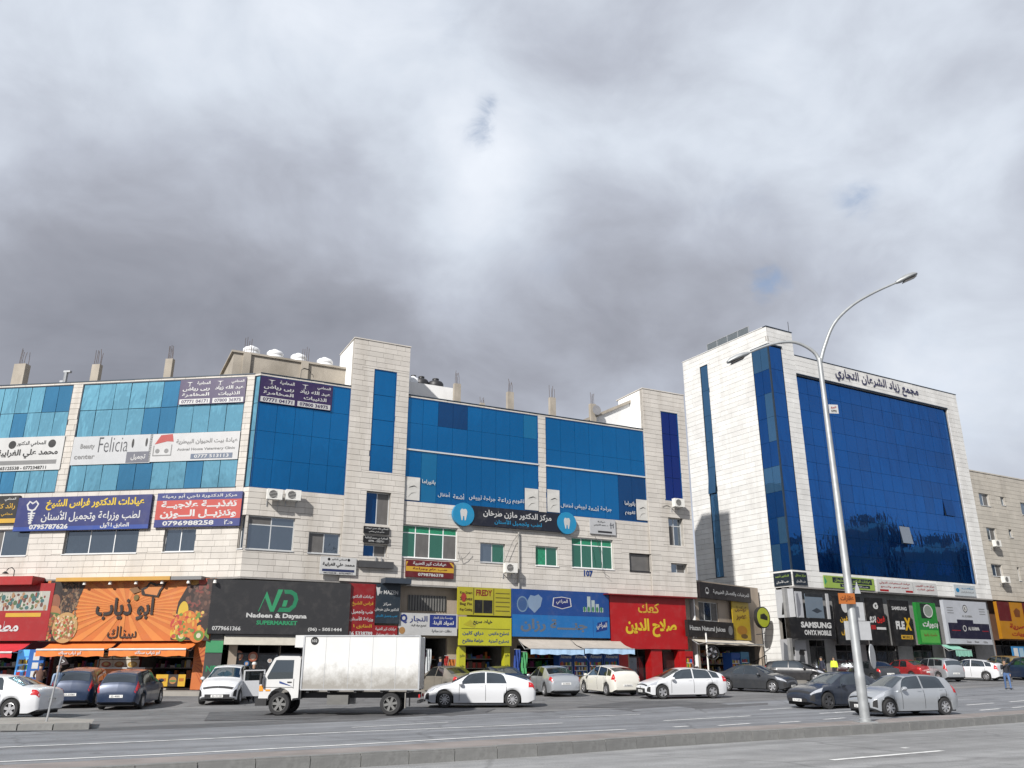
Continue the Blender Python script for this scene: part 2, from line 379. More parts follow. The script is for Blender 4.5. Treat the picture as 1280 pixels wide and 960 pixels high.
MED_FAR = line_px([(0, 956.5), (440, 934.5), (680, 920.5), (1056, 901.5), (1280, 887.5)], 60, 80, 0.22)
FAR_EDGE = line_px([(117, 912), (300, 906), (560, 893), (760, 886), (900, 879), (1000, 873)], 50, 70)
sheet('near_road', shift(KERB_NEAR, -16), KERB_NEAR, 0.0, M_NEAR)
sheet('far_road', MED_FAR, FAR_EDGE, 0.0, M_FAR)
sheet('repaired_asphalt_strip', line_px([(0, 914), (117, 914.5), (300, 908), (500, 899), (700, 893), (840, 889), (960, 881)]), line_px([(0, 911), (117, 910.5), (300, 903), (500, 893.5), (700, 888.5), (840, 884), (960, 878.5)]), 0.004, M_DARK)
sheet('repaired_asphalt_patch', line_px([(255, 901), (420, 898), (600, 893)]), line_px([(262, 890), (420, 888), (620, 886)]), 0.004, M_DARK)
sheet('repaired_asphalt_patch', line_px([(720, 884), (840, 886), (930, 884)]), line_px([(790, 876), (860, 877), (900, 879)]), 0.004, M_DARK)
def mark(pts, w=0.13, e0=0, e1=0, dz=0.008):
    c = line_px(pts, e0, e1); sheet('road_marking', shift(c, -w / 2), shift(c, w / 2), dz, M_LINE, n=max(4, 8 * len(pts)))
mark([(0, 934.5), (220, 925.5), (440, 915), (640, 907), (703, 904)], 0.14, 30)
for a, b in (((830, 901), (938, 895)), ((1025, 892), (1068, 889.5)), ((1208, 881.5), (1242, 879)), ((1262, 877.5), (1300, 874.5))): mark([a, b], 0.14)
mark([(0, 952.6), (220, 942.5), (440, 931), (680, 917), (782, 912)], 0.15, 30)
for a, b in (((842, 909), (860, 908)), ((898, 907.3), (937, 904.6)), ((975, 903.5), (1000, 902)), ((1030, 899.5), (1056, 897.5)), ((1225, 888), (1250, 886)), ((1265, 884.8), (1300, 882))): mark([a, b], 0.15)
for a, b in (((440, 909.5), (560, 903)), ((700, 897), (800, 893)), ((950, 887.5), (990, 885))): mark([a, b], 0.10)
mark([(1040, 950.5), (1178, 938.7)], 0.15); mark([(1128, 935.5), (1135, 935)], 0.15)
# median: paved top, kerb stones along the near side, each a piece of its own
med = sheet('median', shift(KERB_NEAR, 0.24), MED_FAR, 0.22, M_PAVE, n=80)
def kerb_run(pl, parent, name='kerb_stone', h=0.17, w=0.24, gap=0.012, step=0.95, vis=None):
    tot = sum(math.hypot(b[0] - a[0], b[1] - a[1]) for a, b in zip(pl, pl[1:])); n = int(tot / step); q = resample(pl, n + 1)
    me = MB(); me.slab([(gap / 2, 0.0), (step - gap / 2, 0.0), (step - gap / 2, w), (gap / 2, w)], -0.05, h - 0.03); me.slab([(gap / 2, 0.03), (step - gap / 2, 0.03), (step - gap / 2, w), (gap / 2, w)], h - 0.03, h)
    me = me.mesh('kerb_stone', M_KERB)
    for a, b in zip(q, q[1:]):
        if vis and not vis(a): continue
        o = bpy.data.objects.new(name, me); C.objects.link(o); o.parent = parent
        o.location = (a[0], a[1], gz(*a) + random.uniform(-.012, .008)); o.rotation_euler = (random.uniform(-.02, .02), 0, math.atan2(b[1] - a[1], b[0] - a[0]) + random.uniform(-.012, .012))
kerb_run(KERB_NEAR, med, h=0.235, vis=lambda a: -8 < a[0] < 30)
far_side = MB()
for a, b in zip(resample(MED_FAR, 80), resample(MED_FAR, 80)[1:]): far_side.poly([(b[0], b[1], gz(*b) - .05), (a[0], a[1], gz(*a) - .05), (a[0], a[1], gz(*a) + .222), (b[0], b[1], gz(*b) + .222)])
far_side.build('median_side', M_KERB, med)
# traffic island at the left
isl_near = line_px([(0, 913.5), (60, 913), (112, 912)], 22); isl_far = line_px([(0, 903), (60, 902.5), (117, 905.5)], 22)
isl = sheet('traffic_island', shift(isl_near, 0.24), isl_far, 0.15, M_WALK)
kerb_run(isl_near, isl, vis=lambda a: a[0] > -22)

# ------------------------------------------------------------------ wall planes
P_M0 = (-14.70, 46.13); PM = Plane(P_M0, R(26.6))
P_L0 = (-15.09, 46.30); PL = Plane(P_L0, R(-7.6))
dN = Vector((P_M0[0] - P_L0[0], P_M0[1] - P_L0[1])); PF = Plane(P_L0, math.atan2(dN.y, dN.x))
RC = hpt(1003, 64.0)
PR = Plane(RC, R(29.5)); PS = Plane(RC, R(-58.8))
M_END = PM.sz(870, 744)[0]
R_END = PR.sz(1238, 735)[0]
# pavement along the shops
walk = MB(); base = [PL.pt(-34), PL.pt(-0.6), PM.pt(0.4), PM.pt(M_END - 1), PR.pt(-1.5, 0.6), PR.pt(R_END + 30)]; wl = [(p.x, p.y) for p in base]
inn = resample(shift(wl, 6.0), 90); outl = resample(shift(wl, -2.1), 90)
for i in range(90):
    a, b = outl[i], inn[i]; z = gz(*a) + 0.2; walk.v += [(a[0], a[1], z - 0.6), (a[0], a[1], z), (b[0], b[1], z + 0.02)]
for i in range(89):
    k = i * 3; walk.f += [(k, k + 3, k + 4, k + 1), (k + 1, k + 4, k + 5, k + 2)]; walk.m += [0, 0]
tag(walk.build('pavement', M_WALK), kind='structure')
# ------------------------------------------------------------------ building kit
def stone_mat(name, rgb, dirtc, amt, bump=0.25):
    m = mat(name, rgb, 0.8, var=0.10, scale=0.7, bump=bump, bscale=12, dirt=(dirtc, 0.5, amt, (2.2, 2.2, 0.22)), spec=0.25)
    nt = m.node_tree; N = nt.nodes; L = nt.links; b = N['Principled BSDF']; src = b.inputs['Base Color'].links[0].from_socket
    gpos = N.new('ShaderNodeNewGeometry')
    for n in list(N):                            # pieces are scaled boxes: take the pattern from the place itself
        if n.type == 'TEX_COORD':
            for l in list(n.outputs['Object'].links):
                t = l.to_socket; L.remove(l); L.new(gpos.outputs['Position'], t)
    oi = N.new('ShaderNodeObjectInfo'); ad = N.new('ShaderNodeMath'); ad.operation = 'ADD'; L.new(oi.outputs['Random'], ad.inputs[0]); L.new(gpos.outputs['Random Per Island'], ad.inputs[1])
    fr = N.new('ShaderNodeMath'); fr.operation = 'FRACT'; L.new(ad.outputs[0], fr.inputs[0])
    mr = N.new('ShaderNodeMapRange'); L.new(fr.outputs[0], mr.inputs[0]); mr.inputs[3].default_value = 0.93; mr.inputs[4].default_value = 1.04
    sc = N.new('ShaderNodeVectorMath'); sc.operation = 'SCALE'; L.new(src, sc.inputs[0]); L.new(mr.outputs[0], sc.inputs[3]); L.new(sc.outputs[0], b.inputs['Base Color'])
    return m
M_STONE = stone_mat('limestone_cladding', (0.515, 0.485, 0.443), (0.31, 0.275, 0.23), 0.5)
M_WSTONE = stone_mat('white_stone_cladding', (0.60, 0.595, 0.575), (0.38, 0.365, 0.34), 0.42)
M_OLDSTONE = stone_mat('old_stone_cladding', (0.42, 0.39, 0.34), (0.26, 0.23, 0.185), 0.5)
M_MORTAR = mat('stone_joints', (0.32, 0.298, 0.268), 0.9, var=0.2)
M_CONC = mat('bare_concrete', (0.34, 0.305, 0.255), 0.9, var=0.2, scale=0.8, bump=0.3, bscale=9, dirt=((0.19, 0.165, 0.13), 0.7, 0.6, (1.5, 1.5, 0.5)))
M_WHITEWALL = mat('white_render', (0.74, 0.74, 0.73), 0.8, var=0.06, scale=0.6, dirt=((0.45, 0.44, 0.42), 0.8, 0.3, (2, 2, .5)))
M_REBAR = mat('rusty_rebar', (0.11, 0.075, 0.055), 0.8, 0.4, var=0.3)
M_ALU = mat('window_aluminium', (0.55, 0.56, 0.56), 0.45, 0.3, var=0.06)
M_WFRAME = mat('white_window_frame', (0.72, 0.73, 0.72), 0.5, var=0.06)
M_MULL = mat('dark_mullion', (0.02, 0.035, 0.055), 0.5, 0.2)
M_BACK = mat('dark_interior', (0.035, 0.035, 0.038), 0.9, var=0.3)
M_SHUT = mat('grey_shutter', (0.15, 0.145, 0.135), 0.7, var=0.15, scale=2)
M_BLACK = mat('black_painted_metal', (0.018, 0.018, 0.02), 0.5, var=0.15)
M_METAL = mat('galvanised_steel', (0.42, 0.43, 0.44), 0.5, 0.55, var=0.15, scale=3, dirt=((0.2, 0.19, 0.18), 2.5, 0.4))
M_ACW = mat('aged_white_plastic', (0.66, 0.65, 0.61), 0.55, var=0.08, dirt=((0.3, 0.28, 0.25), 3, 0.4))
G_LEFT = glass_mat('pale_blue_mirror_glass', (0.42, 0.88, 1.0), (0.01, 0.08, 0.15), 0.86, wob=0.07)  # paler tint stands in for the cloud mirrored by left wing and facet
G_MAIN = glass_mat('blue_mirror_glass', (0.012, 0.225, 0.53), (0.0, 0.066, 0.19), 0.50)  # deeper blue tint stands in for the bluer sky this front mirrors
G_MAIN2 = glass_mat('darker_blue_mirror_glass', (0.02, 0.12, 0.32), (0.0, 0.02, 0.07), 0.5)
G_MAIN3 = glass_mat('turquoise_film_glass', (0.05, 0.32, 0.55), (0.0, 0.09, 0.22), 0.5)
G_DEEP = glass_mat('navy_mirror_glass', (0.018, 0.15, 0.47), (0.0, 0.014, 0.072), 0.64, wob=0.03)  # tint carries the deep blue sky mirrored by the right block
G_DEEP2 = glass_mat('navy_mirror_glass_dark', (0.02, 0.14, 0.43), (0.0, 0.014, 0.066), 0.62, wob=0.03)
G_WIN = glass_mat('grey_window_glass', (0.42, 0.5, 0.58), (0.03, 0.04, 0.05), 0.42)
G_GREEN = glass_mat('green_window_glass', (0.18, 0.42, 0.32), (0.01, 0.075, 0.045), 0.35)
G_SHOP = glass_mat('shop_glass', (0.35, 0.38, 0.42), (0.02, 0.02, 0.022), 0.22)

def cut(rects, hole):
    out = []; hx0, hx1, hz0, hz1 = hole
    for x0, x1, z0, z1 in rects:
        if hx0 >= x1 or hx1 <= x0 or hz0 >= z1 or hz1 <= z0: out.append((x0, x1, z0, z1)); continue
        if z0 < hz0: out.append((x0, x1, z0, hz0))
        if z1 > hz1: out.append((x0, x1, hz1, z1))
        a, b = max(z0, hz0), min(z1, hz1)
        if x0 < hx0: out.append((x0, hx0, a, b))
        if x1 > hx1: out.append((hx1, x1, a, b))
    return out
class Wall:
    """stone-clad wall face with openings; y0 = its front face"""
    def __init__(self, plane, root): self.pl = plane; self.root = root; self.holes = []; self.areas = []
    def area(self, s0, s1, z0, z1, y=0.0): self.areas.append((s0, s1, z0, z1, y))
    def hole(self, r): self.holes.append(r)
STONES = {}
def clad(wall, m, keep, course=0.335, lens=(0.55, 1.05), thick=0.07, stagger=True, name='stone'):
    rr = random.Random(len(STONES) + 3); stones = []; core = MB()
    for s0, s1, z0, z1, y in wall.areas:
        rects = [(s0, s1, z0, z1)]
        for h in wall.holes: rects = cut(rects, h)
        for a in rects: core.box(a[0], a[1], y + thick - 0.012, y + 0.35, a[2], a[3])
        n = max(1, round((z1 - z0) / course)); ch = (z1 - z0) / n
        for i in range(n):
            x = s0
            while x < s1 - 1e-4:
                w = rr.uniform(*lens); e = min(s1, x + w)
                if s1 - e < 0.3: e = s1
                st = [(x, e, z0 + i * ch, z0 + (i + 1) * ch)]
                for h in wall.holes: st = cut(st, h)
                for a in st:
                    if a[1] - a[0] > 0.05 and a[3] - a[2] > 0.04: stones.append((a[0] + 0.005, a[1] - 0.005, a[2] + 0.009, a[3] - 0.009, y + rr.uniform(-0.006, 0.006)))
                x = e
    core.build('wall', M_MORTAR, wall.root)
    ctr = lambda a: (wall.pl.pt((a[0] + a[1]) / 2)).y
    stones.sort(key=lambda a: -(a[1] - a[0]) * (a[3] - a[2]) / ctr(a) ** 2)
    for a in stones[:keep]: piece(name, m, wall.root, a[0], a[1], a[4], a[4] + thick, a[2], a[3])
    b = MB()
    for a in stones[keep:]: b.box(a[0], a[1], a[4], a[4] + thick, a[2], a[3])
    if b.v: tag(b.build('stone_cladding', m, wall.root), kind='stuff')
    STONES[len(STONES)] = len(stones)
def window(wall, r, cols=2, transom=0.0, glass=None, frame=None, recess=0.16, fw=0.055, hole=True, y0=0.0, name='window', panes=None, bars=True):
    s0, s1, z0, z1 = r; glass = glass or G_WIN; frame = frame or M_ALU
    if hole: wall.hole((s0, s1, z0, z1))
    f = MB(); ya, yb = y0 + recess, y0 + recess + 0.06
    f.box(s0, s1, ya, yb, z0, z0 + fw); f.box(s0, s1, ya, yb, z1 - fw, z1)
    f.box(s0, s0 + fw, ya, yb, z0 + fw, z1 - fw); f.box(s1 - fw, s1, ya, yb, z0 + fw, z1 - fw)
    zt = z1 - (z1 - z0) * transom if transom else z1
    if transom: f.box(s0 + fw, s1 - fw, ya, yb, zt - fw / 2, zt + fw / 2)
    for i in range(1, cols):
        x = s0 + (s1 - s0) * i / cols; f.box(x - fw / 2, x + fw / 2, ya + .004, yb + .004, z0 + fw, z1 - fw)
    f.box(s0 - .03, s1 + .03, y0 - 0.05, y0 + recess, z0 - 0.055, z0 - 0.004)
    w = f.build(name, frame, wall.root)
    k = 0
    for i in range(cols):
        a, b = s0 + (s1 - s0) * i / cols + fw / 2, s0 + (s1 - s0) * (i + 1) / cols - fw / 2
        for lo, hi in ([(z0 + fw, zt - fw / 2), (zt + fw / 2, z1 - fw)] if transom else [(z0 + fw, z1 - fw)]):
            g = panes[k % len(panes)] if panes else glass; k += 1
            piece('pane', g, w, a, b, ya + .02, ya + .035, lo, hi, (random.uniform(-.004, .004), 0, random.uniform(-.004, .004)))
    MB().box(s0, s1, yb + .1, yb + .12, z0, z1).build('backing', M_BACK, w)
    return w
def curtain(root, r, cols, rows, glass, y=0.05, gap=0.03, tilt=0.006, name='curtain_wall', alt=None, mull=None, fr=0.05, special=None, opened=None):
    """glazed wall of single mirrored panes in front of a dark grid"""
    s0, s1, z0, z1 = r; b = MB(); mull = mull or M_MULL
    b.box(s0, s1, y + .04, y + .10, z0, z1)
    for a in (s0, s1 - fr): b.box(a, a + fr, y - .03, y + .04, z0, z1)
    for a in (z0, z1 - fr): b.box(s0 + fr, s1 - fr, y - .03, y + .04, a, a + fr)
    cw = b.build(name, mull, root); rr = random.Random(int(s0 * 100) + 5)
    us = [s0 + fr + (s1 - s0 - 2 * fr) * i / cols for i in range(cols + 1)] if isinstance(cols, int) else [s0 + (s1 - s0) * c for c in cols]
    vs = [z0 + fr + (z1 - z0 - 2 * fr) * i / rows for i in range(rows + 1)] if isinstance(rows, int) else [z0 + (z1 - z0) * c for c in rows]
    for i in range(len(us) - 1):
        for j in range(len(vs) - 1):
            g = glass
            if alt and rr.random() < alt[1]: g = alt[0]
            if special and (i, j) in special: g = special[(i, j)]
            rot = (rr.uniform(-tilt, tilt), 0, rr.uniform(-tilt, tilt)); yo = 0
            if opened and (i, j) in opened: rot = (opened[(i, j)], 0, 0); yo = -abs(opened[(i, j)]) * (vs[j + 1] - vs[j]) * 0.5 - .01
            piece('pane', g, cw, us[i] + gap / 2, us[i + 1] - gap / 2, y + .004 + yo, y + .026 + yo, vs[j] + gap / 2, vs[j + 1] - gap / 2, rot)
    return cw
def signboard(pl, name, label, tl, br, panel, items=(), depth=0.12, out=0.03, cat='sign', frame=None, bold=0.02, pdepth=0.0, group=None, rect=None):
    """a sign as a thing: panel, lettering lines and emblems; item boxes are fractions of the panel, v upwards"""
    s0, s1, z0, z1 = rect or pl.rect(tl, br, -out + pdepth); w, h = s1 - s0, z1 - z0
    root = pl.empty(name, (s0 + s1) / 2, -out + pdepth, z0); tag(root, label, cat, group)
    MB().box(-w / 2, w / 2, -depth, 0, 0, h).build('panel', panel, root)
    if frame:
        f = MB(); t = 0.05
        f.box(-w / 2 - t, w / 2 + t, -depth - .02, .01, -t, 0); f.box(-w / 2 - t, w / 2 + t, -depth - .02, .01, h, h + t); f.box(-w / 2 - t, -w / 2, -depth - .02, .01, 0, h); f.box(w / 2, w / 2 + t, -depth - .02, .01, 0, h)
        f.build('frame', frame, root)
    y = -depth - 0.006
    for it in items:
        k = it[0]; X = lambda u: -w / 2 + u * w; Z = lambda v: v * h
        if k == 't':
            _, s, u0, v0, u1, v1, c = it[:7]; o = lettering(s, c, root, X(u0), X(u1), Z(v0), Z(v1), y - 0.003, it[7] if len(it) > 7 else bold); 
        elif k == 'r':
            _, u0, v0, u1, v1, c = it; MB().box(X(u0), X(u1), y, y + 0.001, Z(v0), Z(v1)).build('colour_band', c, root)
        elif k == 'c':
            _, u, v, r, c = it; MB().lathe([(r * h, y), (r * h, y + .001)], 28, 'y', (X(u), 0, Z(v))).build('emblem_disc', c, root)
        elif k == 'p':
            _, pts, c = it; MB().prism([(X(u), Z(v)) for u, v in pts], y, y + .001).build('emblem', c, root)
        elif k == 'e':
            _, u, v, ru, rv, c = it; MB().prism([(X(u + ru * math.cos(a)), Z(v + rv * math.sin(a))) for a in [2 * math.pi * i / 22 for i in range(22)]], y, y + .001).build('emblem', c, root)
        y -= 0.00007 if k == 'e' else 0.0004
    return root
WH, BK = paint(240, 240, 238), paint(22, 22, 24)
YE, GO = paint(250, 215, 50), paint(240, 190, 60)
RD, NV, DB = paint(190, 25, 30), paint(28, 32, 85), paint(35, 60, 140)
PU, GY, OR = paint(62, 40, 98), paint(70, 70, 72), paint(236, 120, 30)
LB, GN, LG = paint(20, 150, 210), paint(60, 175, 120), paint(150, 150, 150)
# ------------------------------------------------------------------ the long three storey building
ZB, ZG0, ZG1, ZP = 6.45, 11.38, 18.0, 18.12
bld = empty('commercial_building', PM.pt(12, 0.5, PM.ground(12, 0)), PM.a)
tag(bld, 'long limestone building with two narrow towers and bright blue mirrored glazing above colourful shops', 'building')
FM, FL, FF = Frame(bld, PM), Frame(bld, PL), Frame(bld, PF)
wM, wL, wF = Wall(PM, FM), Wall(PL, FL), Wall(PF, FF)
cham = math.hypot(P_M0[0] - P_L0[0], P_M0[1] - P_L0[1])
T1, T2 = (5.42, 9.08), (27.03, 30.78)
# glazing
gA = (0.03, 5.42, ZG0, ZG1); gB1 = (9.10, PM.sz(673, 580)[0], ZG0, ZG1); gB2 = (PM.sz(682.5, 581)[0], 27.03, ZG0, ZG1)
sA = {(3, 2): G_MAIN2, (1, 1): G_MAIN2}
curtain(FM, gA, 5, 4, G_MAIN, tilt=0.003, gap=0.016, mull=mat('blue_mullion', (0.002, 0.06, 0.19), 0.4), alt=(G_MAIN2, 0.06))
blue_m = MATS['blue_mullion']
zd = (14.6 - ZG0) / (ZG1 - ZG0)
curtain(FM, gB1, 9, [0.004, zd - .008, zd + .008, 0.75, 0.996], G_MAIN, tilt=0.0022, gap=0.014, mull=blue_m, special={(2, 3): G_MAIN2, (3, 3): G_MAIN2, (1, 0): G_MAIN3, (8, 3): G_MAIN3}, alt=(G_MAIN2, 0.03))
curtain(FM, gB2, 7, [0.004, zd - .008, zd + .008, 0.66, 0.996], G_MAIN, tilt=0.0022, gap=0.014, mull=blue_m, special={(5, 0): G_MAIN2, (6, 0): G_MAIN2}, alt=(G_MAIN2, 0.03))
for g in (gB1, gB2): MB().box(g[0] - .01, g[1] + .01, -0.04, 0.04, 14.56, 14.66).build('transom_rail', M_ALU, FM)
for r in (gA, gB1, gB2): wM.hole(r)
tg1 = PM.rect((467.5, 462), (489.5, 592)); tg2 = PM.rect((824, 514.5), (852.5, 628))
curtain(FM, tg1, 1, 4, G_MAIN, tilt=0.003, mull=blue_m, name='stair_window', y=-0.10); curtain(FM, tg2, 2, 4, glass_mat('royal_blue_glass', (0.02, 0.07, 0.32), (0.0, 0.006, 0.09), 0.45), tilt=0.003, mull=blue_m, name='stair_window', y=-0.10)
wM.hole(tg1); wM.hole(tg2)
gl2 = (PL.sz(104.5, 480)[0], -0.48, ZG0, ZG1); gl1 = (PL.sz(104.5, 480)[0] - 0.62 - 8.2, PL.sz(104.5, 480)[0] - 0.62, ZG0, ZG1)
curtain(FL, gl2, 10, 4, G_LEFT, tilt=0.018, alt=(glass_mat('mid_blue_mirror_glass', (0.18, 0.55, 0.80), (0.01, 0.05, 0.12), 0.75), 0.14), gap=0.035)
curtain(FL, gl1, 9, 4, G_LEFT, tilt=0.018, alt=(MATS['mid_blue_mirror_glass'], 0.14), gap=0.035)
wL.hole(gl1); wL.hole(gl2)
curtain(FF, (0.02, cham - 0.02, ZG0, ZG1), 1, 4, G_LEFT, tilt=0.004, fr=0.03); wF.hole((0.02, cham - 0.02, ZG0, ZG1))
# windows of the first floor
W = lambda tl, br: PM.rect(tl, br)
G_SH = mat('closed_blind_behind_glass', (0.11, 0.105, 0.10), 0.25, var=0.15)
G_GC = mat('green_curtain_behind_glass', (0.02, 0.21, 0.11), 0.25, var=0.35, scale=9)
window(wM, W((311, 643.5), (366, 689)), 2, 0.26, frame=M_ALU, panes=[G_WIN, G_SH, G_WIN, G_WIN])
window(wM, W((386.5, 664.5), (424, 693)), 2, panes=[G_SH, G_WIN])
window(wM, W((457.5, 614), (486, 657)), 2, panes=[G_MAIN2, G_SH])
window(wM, W((453.5, 680), (482.5, 697)), 2, panes=[G_MAIN2, G_SH])
window(wM, W((503, 655), (571.5, 700)), 4, 0.24, frame=M_WFRAME, panes=[G_GREEN, G_GC, G_SH, G_GC, G_GREEN, G_GC, G_SH, G_GC])
window(wM, W((600.5, 678), (631.5, 704)), 2, panes=[G_WIN, G_GREEN])
window(wM, W((669.5, 682), (698, 708)), 2, frame=M_WFRAME, panes=[G_GC, G_GREEN])
window(wM, W((714.5, 671), (767.5, 712)), 4, 0.24, frame=M_WFRAME, panes=[G_GREEN, G_GC, G_GREEN, G_GC, G_GREEN, G_GC])
window(wM, W((786.5, 691), (814, 715)), 1, frame=M_BLACK, panes=[G_SH])
window(wM, W((837, 704), (858, 717)), 2, panes=[G_WIN, G_SH])
window(wM, W((833.5, 647), (854, 683)), 2, 0.28, panes=[G_SH, G_WIN, G_WIN, G_WIN])
window(wF, (0.04, cham - 0.04, W((311, 643.5), (366, 689))[2], W((311, 643.5), (366, 689))[3]), 1)
WL = lambda tl, br: PL.rect(tl, br)
window(wL, WL((-30, 663), (32, 694.5)), 2, panes=[G_SH, G_WIN]); window(wL, WL((82.5, 662), (170, 691)), 3, panes=[G_WIN]); window(wL, WL((206.5, 661), (242, 689)), 2, panes=[G_WIN])
# stone
wM.area(0, T1[0], ZB, ZP); wM.area(T1[0], T1[1], ZB, 21.27, -0.16); wM.area(T1[1], T2[0], ZB, ZP); wM.area(T2[0], T2[1], ZB, 21.2, -0.16)
clad(wM, M_STONE, 220)
wL.area(-19.5, 0, ZB, ZP); clad(wL, M_STONE, 70)
wF.area(0, cham, ZB, ZP); clad(wF, M_STONE, 10, lens=(0.3, 0.5))
# solid mass behind the faces, roof slab, tower returns
def mass(frame, plane, pts, z0, z1, name, m):    # outline given as (plane, s, depth); built in plane's frame
    inv = (Matrix.Translation(plane.o) @ Matrix.Rotation(plane.a, 4, 'Z')).inverted(); o = []
    for pl, s, y in pts:
        p = inv @ pl.pt(s, y); o.append((p.x, p.y))
    return MB().slab(o, z0, z1).build(name, m, frame)
mass(FM, PM, [(PL, -19.4, .36), (PL, -.1, .36), (PM, .15, .36), (PM, 30.7, .36), (PM, 30.7, 15), (PL, -19.4, 15)], 6.62, 17.6, 'upper_floors', M_CONC)
mass(FM, PM, [(PL, -19.4, 5.5), (PL, -.1, 5.5), (PM, .15, 5.5), (PM, 30.7, 5.5), (PM, 30.7, 15), (PL, -19.4, 15)], 0.0, 6.62, 'shop_back_wall', M_BACK)
mass(FM, PM, [(PL, -19.5, -.02), (PL, -.1, -.02), (PM, .02, -.02), (PM, 30.75, -.02), (PM, 30.75, .4), (PM, .15, .4), (PL, -.1, .4), (PL, -19.5, .4)], 6.36, 6.445, 'soffit_band', mat('grey_coping', (0.22, 0.21, 0.2), 0.8))
MB().box(T1[0] + .002, T1[1] - .002, .2, 3.2, 17.6, 21.24).build('tower_core', M_WHITEWALL, FM)
MB().box(T2[0] + .002, T2[1] - .002, .2, 3.0, 17.6, 21.17).build('tower_core', M_WHITEWALL, FM)
for s0_, s1_, z_ in ((T1[0], T1[1], 21.27), (T2[0], T2[1], 21.2)): MB().box(s0_ - .04, s1_ + .04, -.2, 3.25, z_, z_ + .07).build('coping', M_STONE, FM)
MB().box(0.0, T1[0], -.03, .4, ZP + .003, ZP + .06).box(T1[1], T2[0], -.03, .4, ZP + .003, ZP + .06).build('coping', M_MULL, FM)
MB().box(-19.5, -.02, -.03, .4, ZP + .003, ZP + .06).build('coping', M_MULL, FL)
MB().box(30.70, 30.78, 0.2, 15, 0.0, 17.9).build('side_wall', M_WHITEWALL, FM)
# bare concrete columns waiting for another storey, with their bars
def roof_column(fr, pl, tl, br, depth, barpx, bars=4):
    s0, s1, z0, z1 = pl.rect(tl, br, depth); c_ = (s0 + s1) / 2; w = (s1 - s0) * .66; s0, s1 = c_ - w / 2 - .04, c_ + w / 2 - .04
    c = MB().box(s0, s1, depth, depth + w * .6, 17.5, z1).build('roof_column', M_CONC, fr)
    top = pl.sz(tl[0], barpx, depth)[1]; rr = random.Random(int(tl[0]))
    for i in range(bars):
        x = s0 + w * (0.15 + 0.7 * (i / max(1, bars - 1))); b = MB(); y = depth + w * rr.uniform(.1, .5)
        b.tube([(x, y, z1 - .1), (x + rr.uniform(-.03, .03), y, (z1 + top) / 2), (x + rr.uniform(-.08, .08), y + rr.uniform(-.05, .05), top + rr.uniform(-.25, .1))], 0.014, 5)
        r_ = b.build('rebar', M_REBAR, c); r_.matrix_parent_inverse = Matrix.Identity(4)
for tl, br, bp, d in (((567, 478.5), (578.5, 505), 462, 1.2), ((633.5, 489), (645, 513), 472, 1.2), ((686.5, 496), (697.5, 520), 481, 1.2), ((737, 504), (748, 527), 488, 1.2), ((600, 503), (608, 510), 496, 3.5)):
    roof_column(FM, PM, tl, br, d, bp)
for tl, br, bp, d in (((15, 455), (31, 483), 437, 1.0), ((113.5, 455.5), (124, 480), 437, 1.0), ((205.5, 448.5), (215.5, 474), 433, 1.0)): roof_column(FL, PL, tl, br, d, bp, 5)
# roof rooms: bare concrete block at the corner, white block beside the tower, white wall towards the second tower
s0, s1, z0, z1 = PM.rect((297, 441), (427, 470), 1.6); ztop = z1
inv = (Matrix.Translation(PM.o) @ Matrix.Rotation(PM.a, 4, 'Z')).inverted()
pent = MB(); pent.slab([(s0 - .2, 1.6), (T1[0] + .05, 1.6), (T1[0] + .05, 9), (s0 - .2, 9)], 17.6, ztop)
pent.build('roof_room', M_CONC, FM)
MB().box(s0 - .35, T1[0] + .04, 1.5, 9.1, ztop, ztop + .12).build('roof_room_slab', M_CONC, FM)
for px_ in (309, 382):
    sx, zt_ = PM.sz(px_, 446, 1.5); MB().box(sx - .22, sx + .22, 1.44, 1.60, 17.6, ztop + .05).build('roof_room_pier', M_CONC, FM)
    for k in range(4): MB().tube([(sx - .18 + k * .12, 1.52, ztop), (sx - .2 + k * .13, 1.5, ztop + random.uniform(.8, 1.15))], 0.013, 5).build('rebar', M_REBAR, FM)
MB().tube([(2.6, 1.45, 17.9), (2.6, 1.45, 19.2), (2.75, 1.42, 19.35), (3.1, 1.42, 19.3), (3.2, 1.45, 19.1)], 0.02, 6).build('pipe', M_BLACK, FM)
s0, s1, z0, z1 = PM.rect((513, 477), (567, 500), 2.2); MB().box(T1[1] + .02, s1, 2.2, 8, 17.6, z1).build('roof_room', M_WHITEWALL, FM)
wall_p = [(T2[0] - 4.2, 17.6), (T2[0] + .02, 17.6), (T2[0] + .02, 20.9), (T2[0] - 4.2, 18.75)]
MB().prism([(T2[0] - 4.4, 17.6), (T2[0] + .02, 17.6), (T2[0] + .02, 20.55), (T2[0] - 4.4, 18.35)], 1.5, 1.75).build('stair_roof_wall', M_WHITEWALL, FM)
MB().prism([(T2[0] - 4.6, 18.25), (T2[0] + .02, 20.56), (T2[0] + .02, 20.78), (T2[0] - 4.6, 18.47)], 1.35, 3.2).build('sloping_roof', M_CONC, FM)
pipe = PM.sz(647.5, 663)[0]; MB().tube([(pipe, -.10, 10.0), (pipe, -.10, 6.1), (pipe + .05, -.16, 5.9)], 0.06, 8).build('downpipe', mat('grey_pvc', (0.3, 0.29, 0.27), 0.6), FM)
MB().box(30.79, 30.86, -.02, .12, 6.5, 17.6).build('downpipe', M_WHITEWALL, FM)
MB().box(PM.sz(475, 724)[0], PM.sz(507, 731)[0], -1.0, -.02, PM.sz(490, 731)[1], PM.sz(490, 724.5)[1]).build('entrance_canopy', mat('dark_canopy', (0.03, 0.04, 0.055), 0.5), FM)
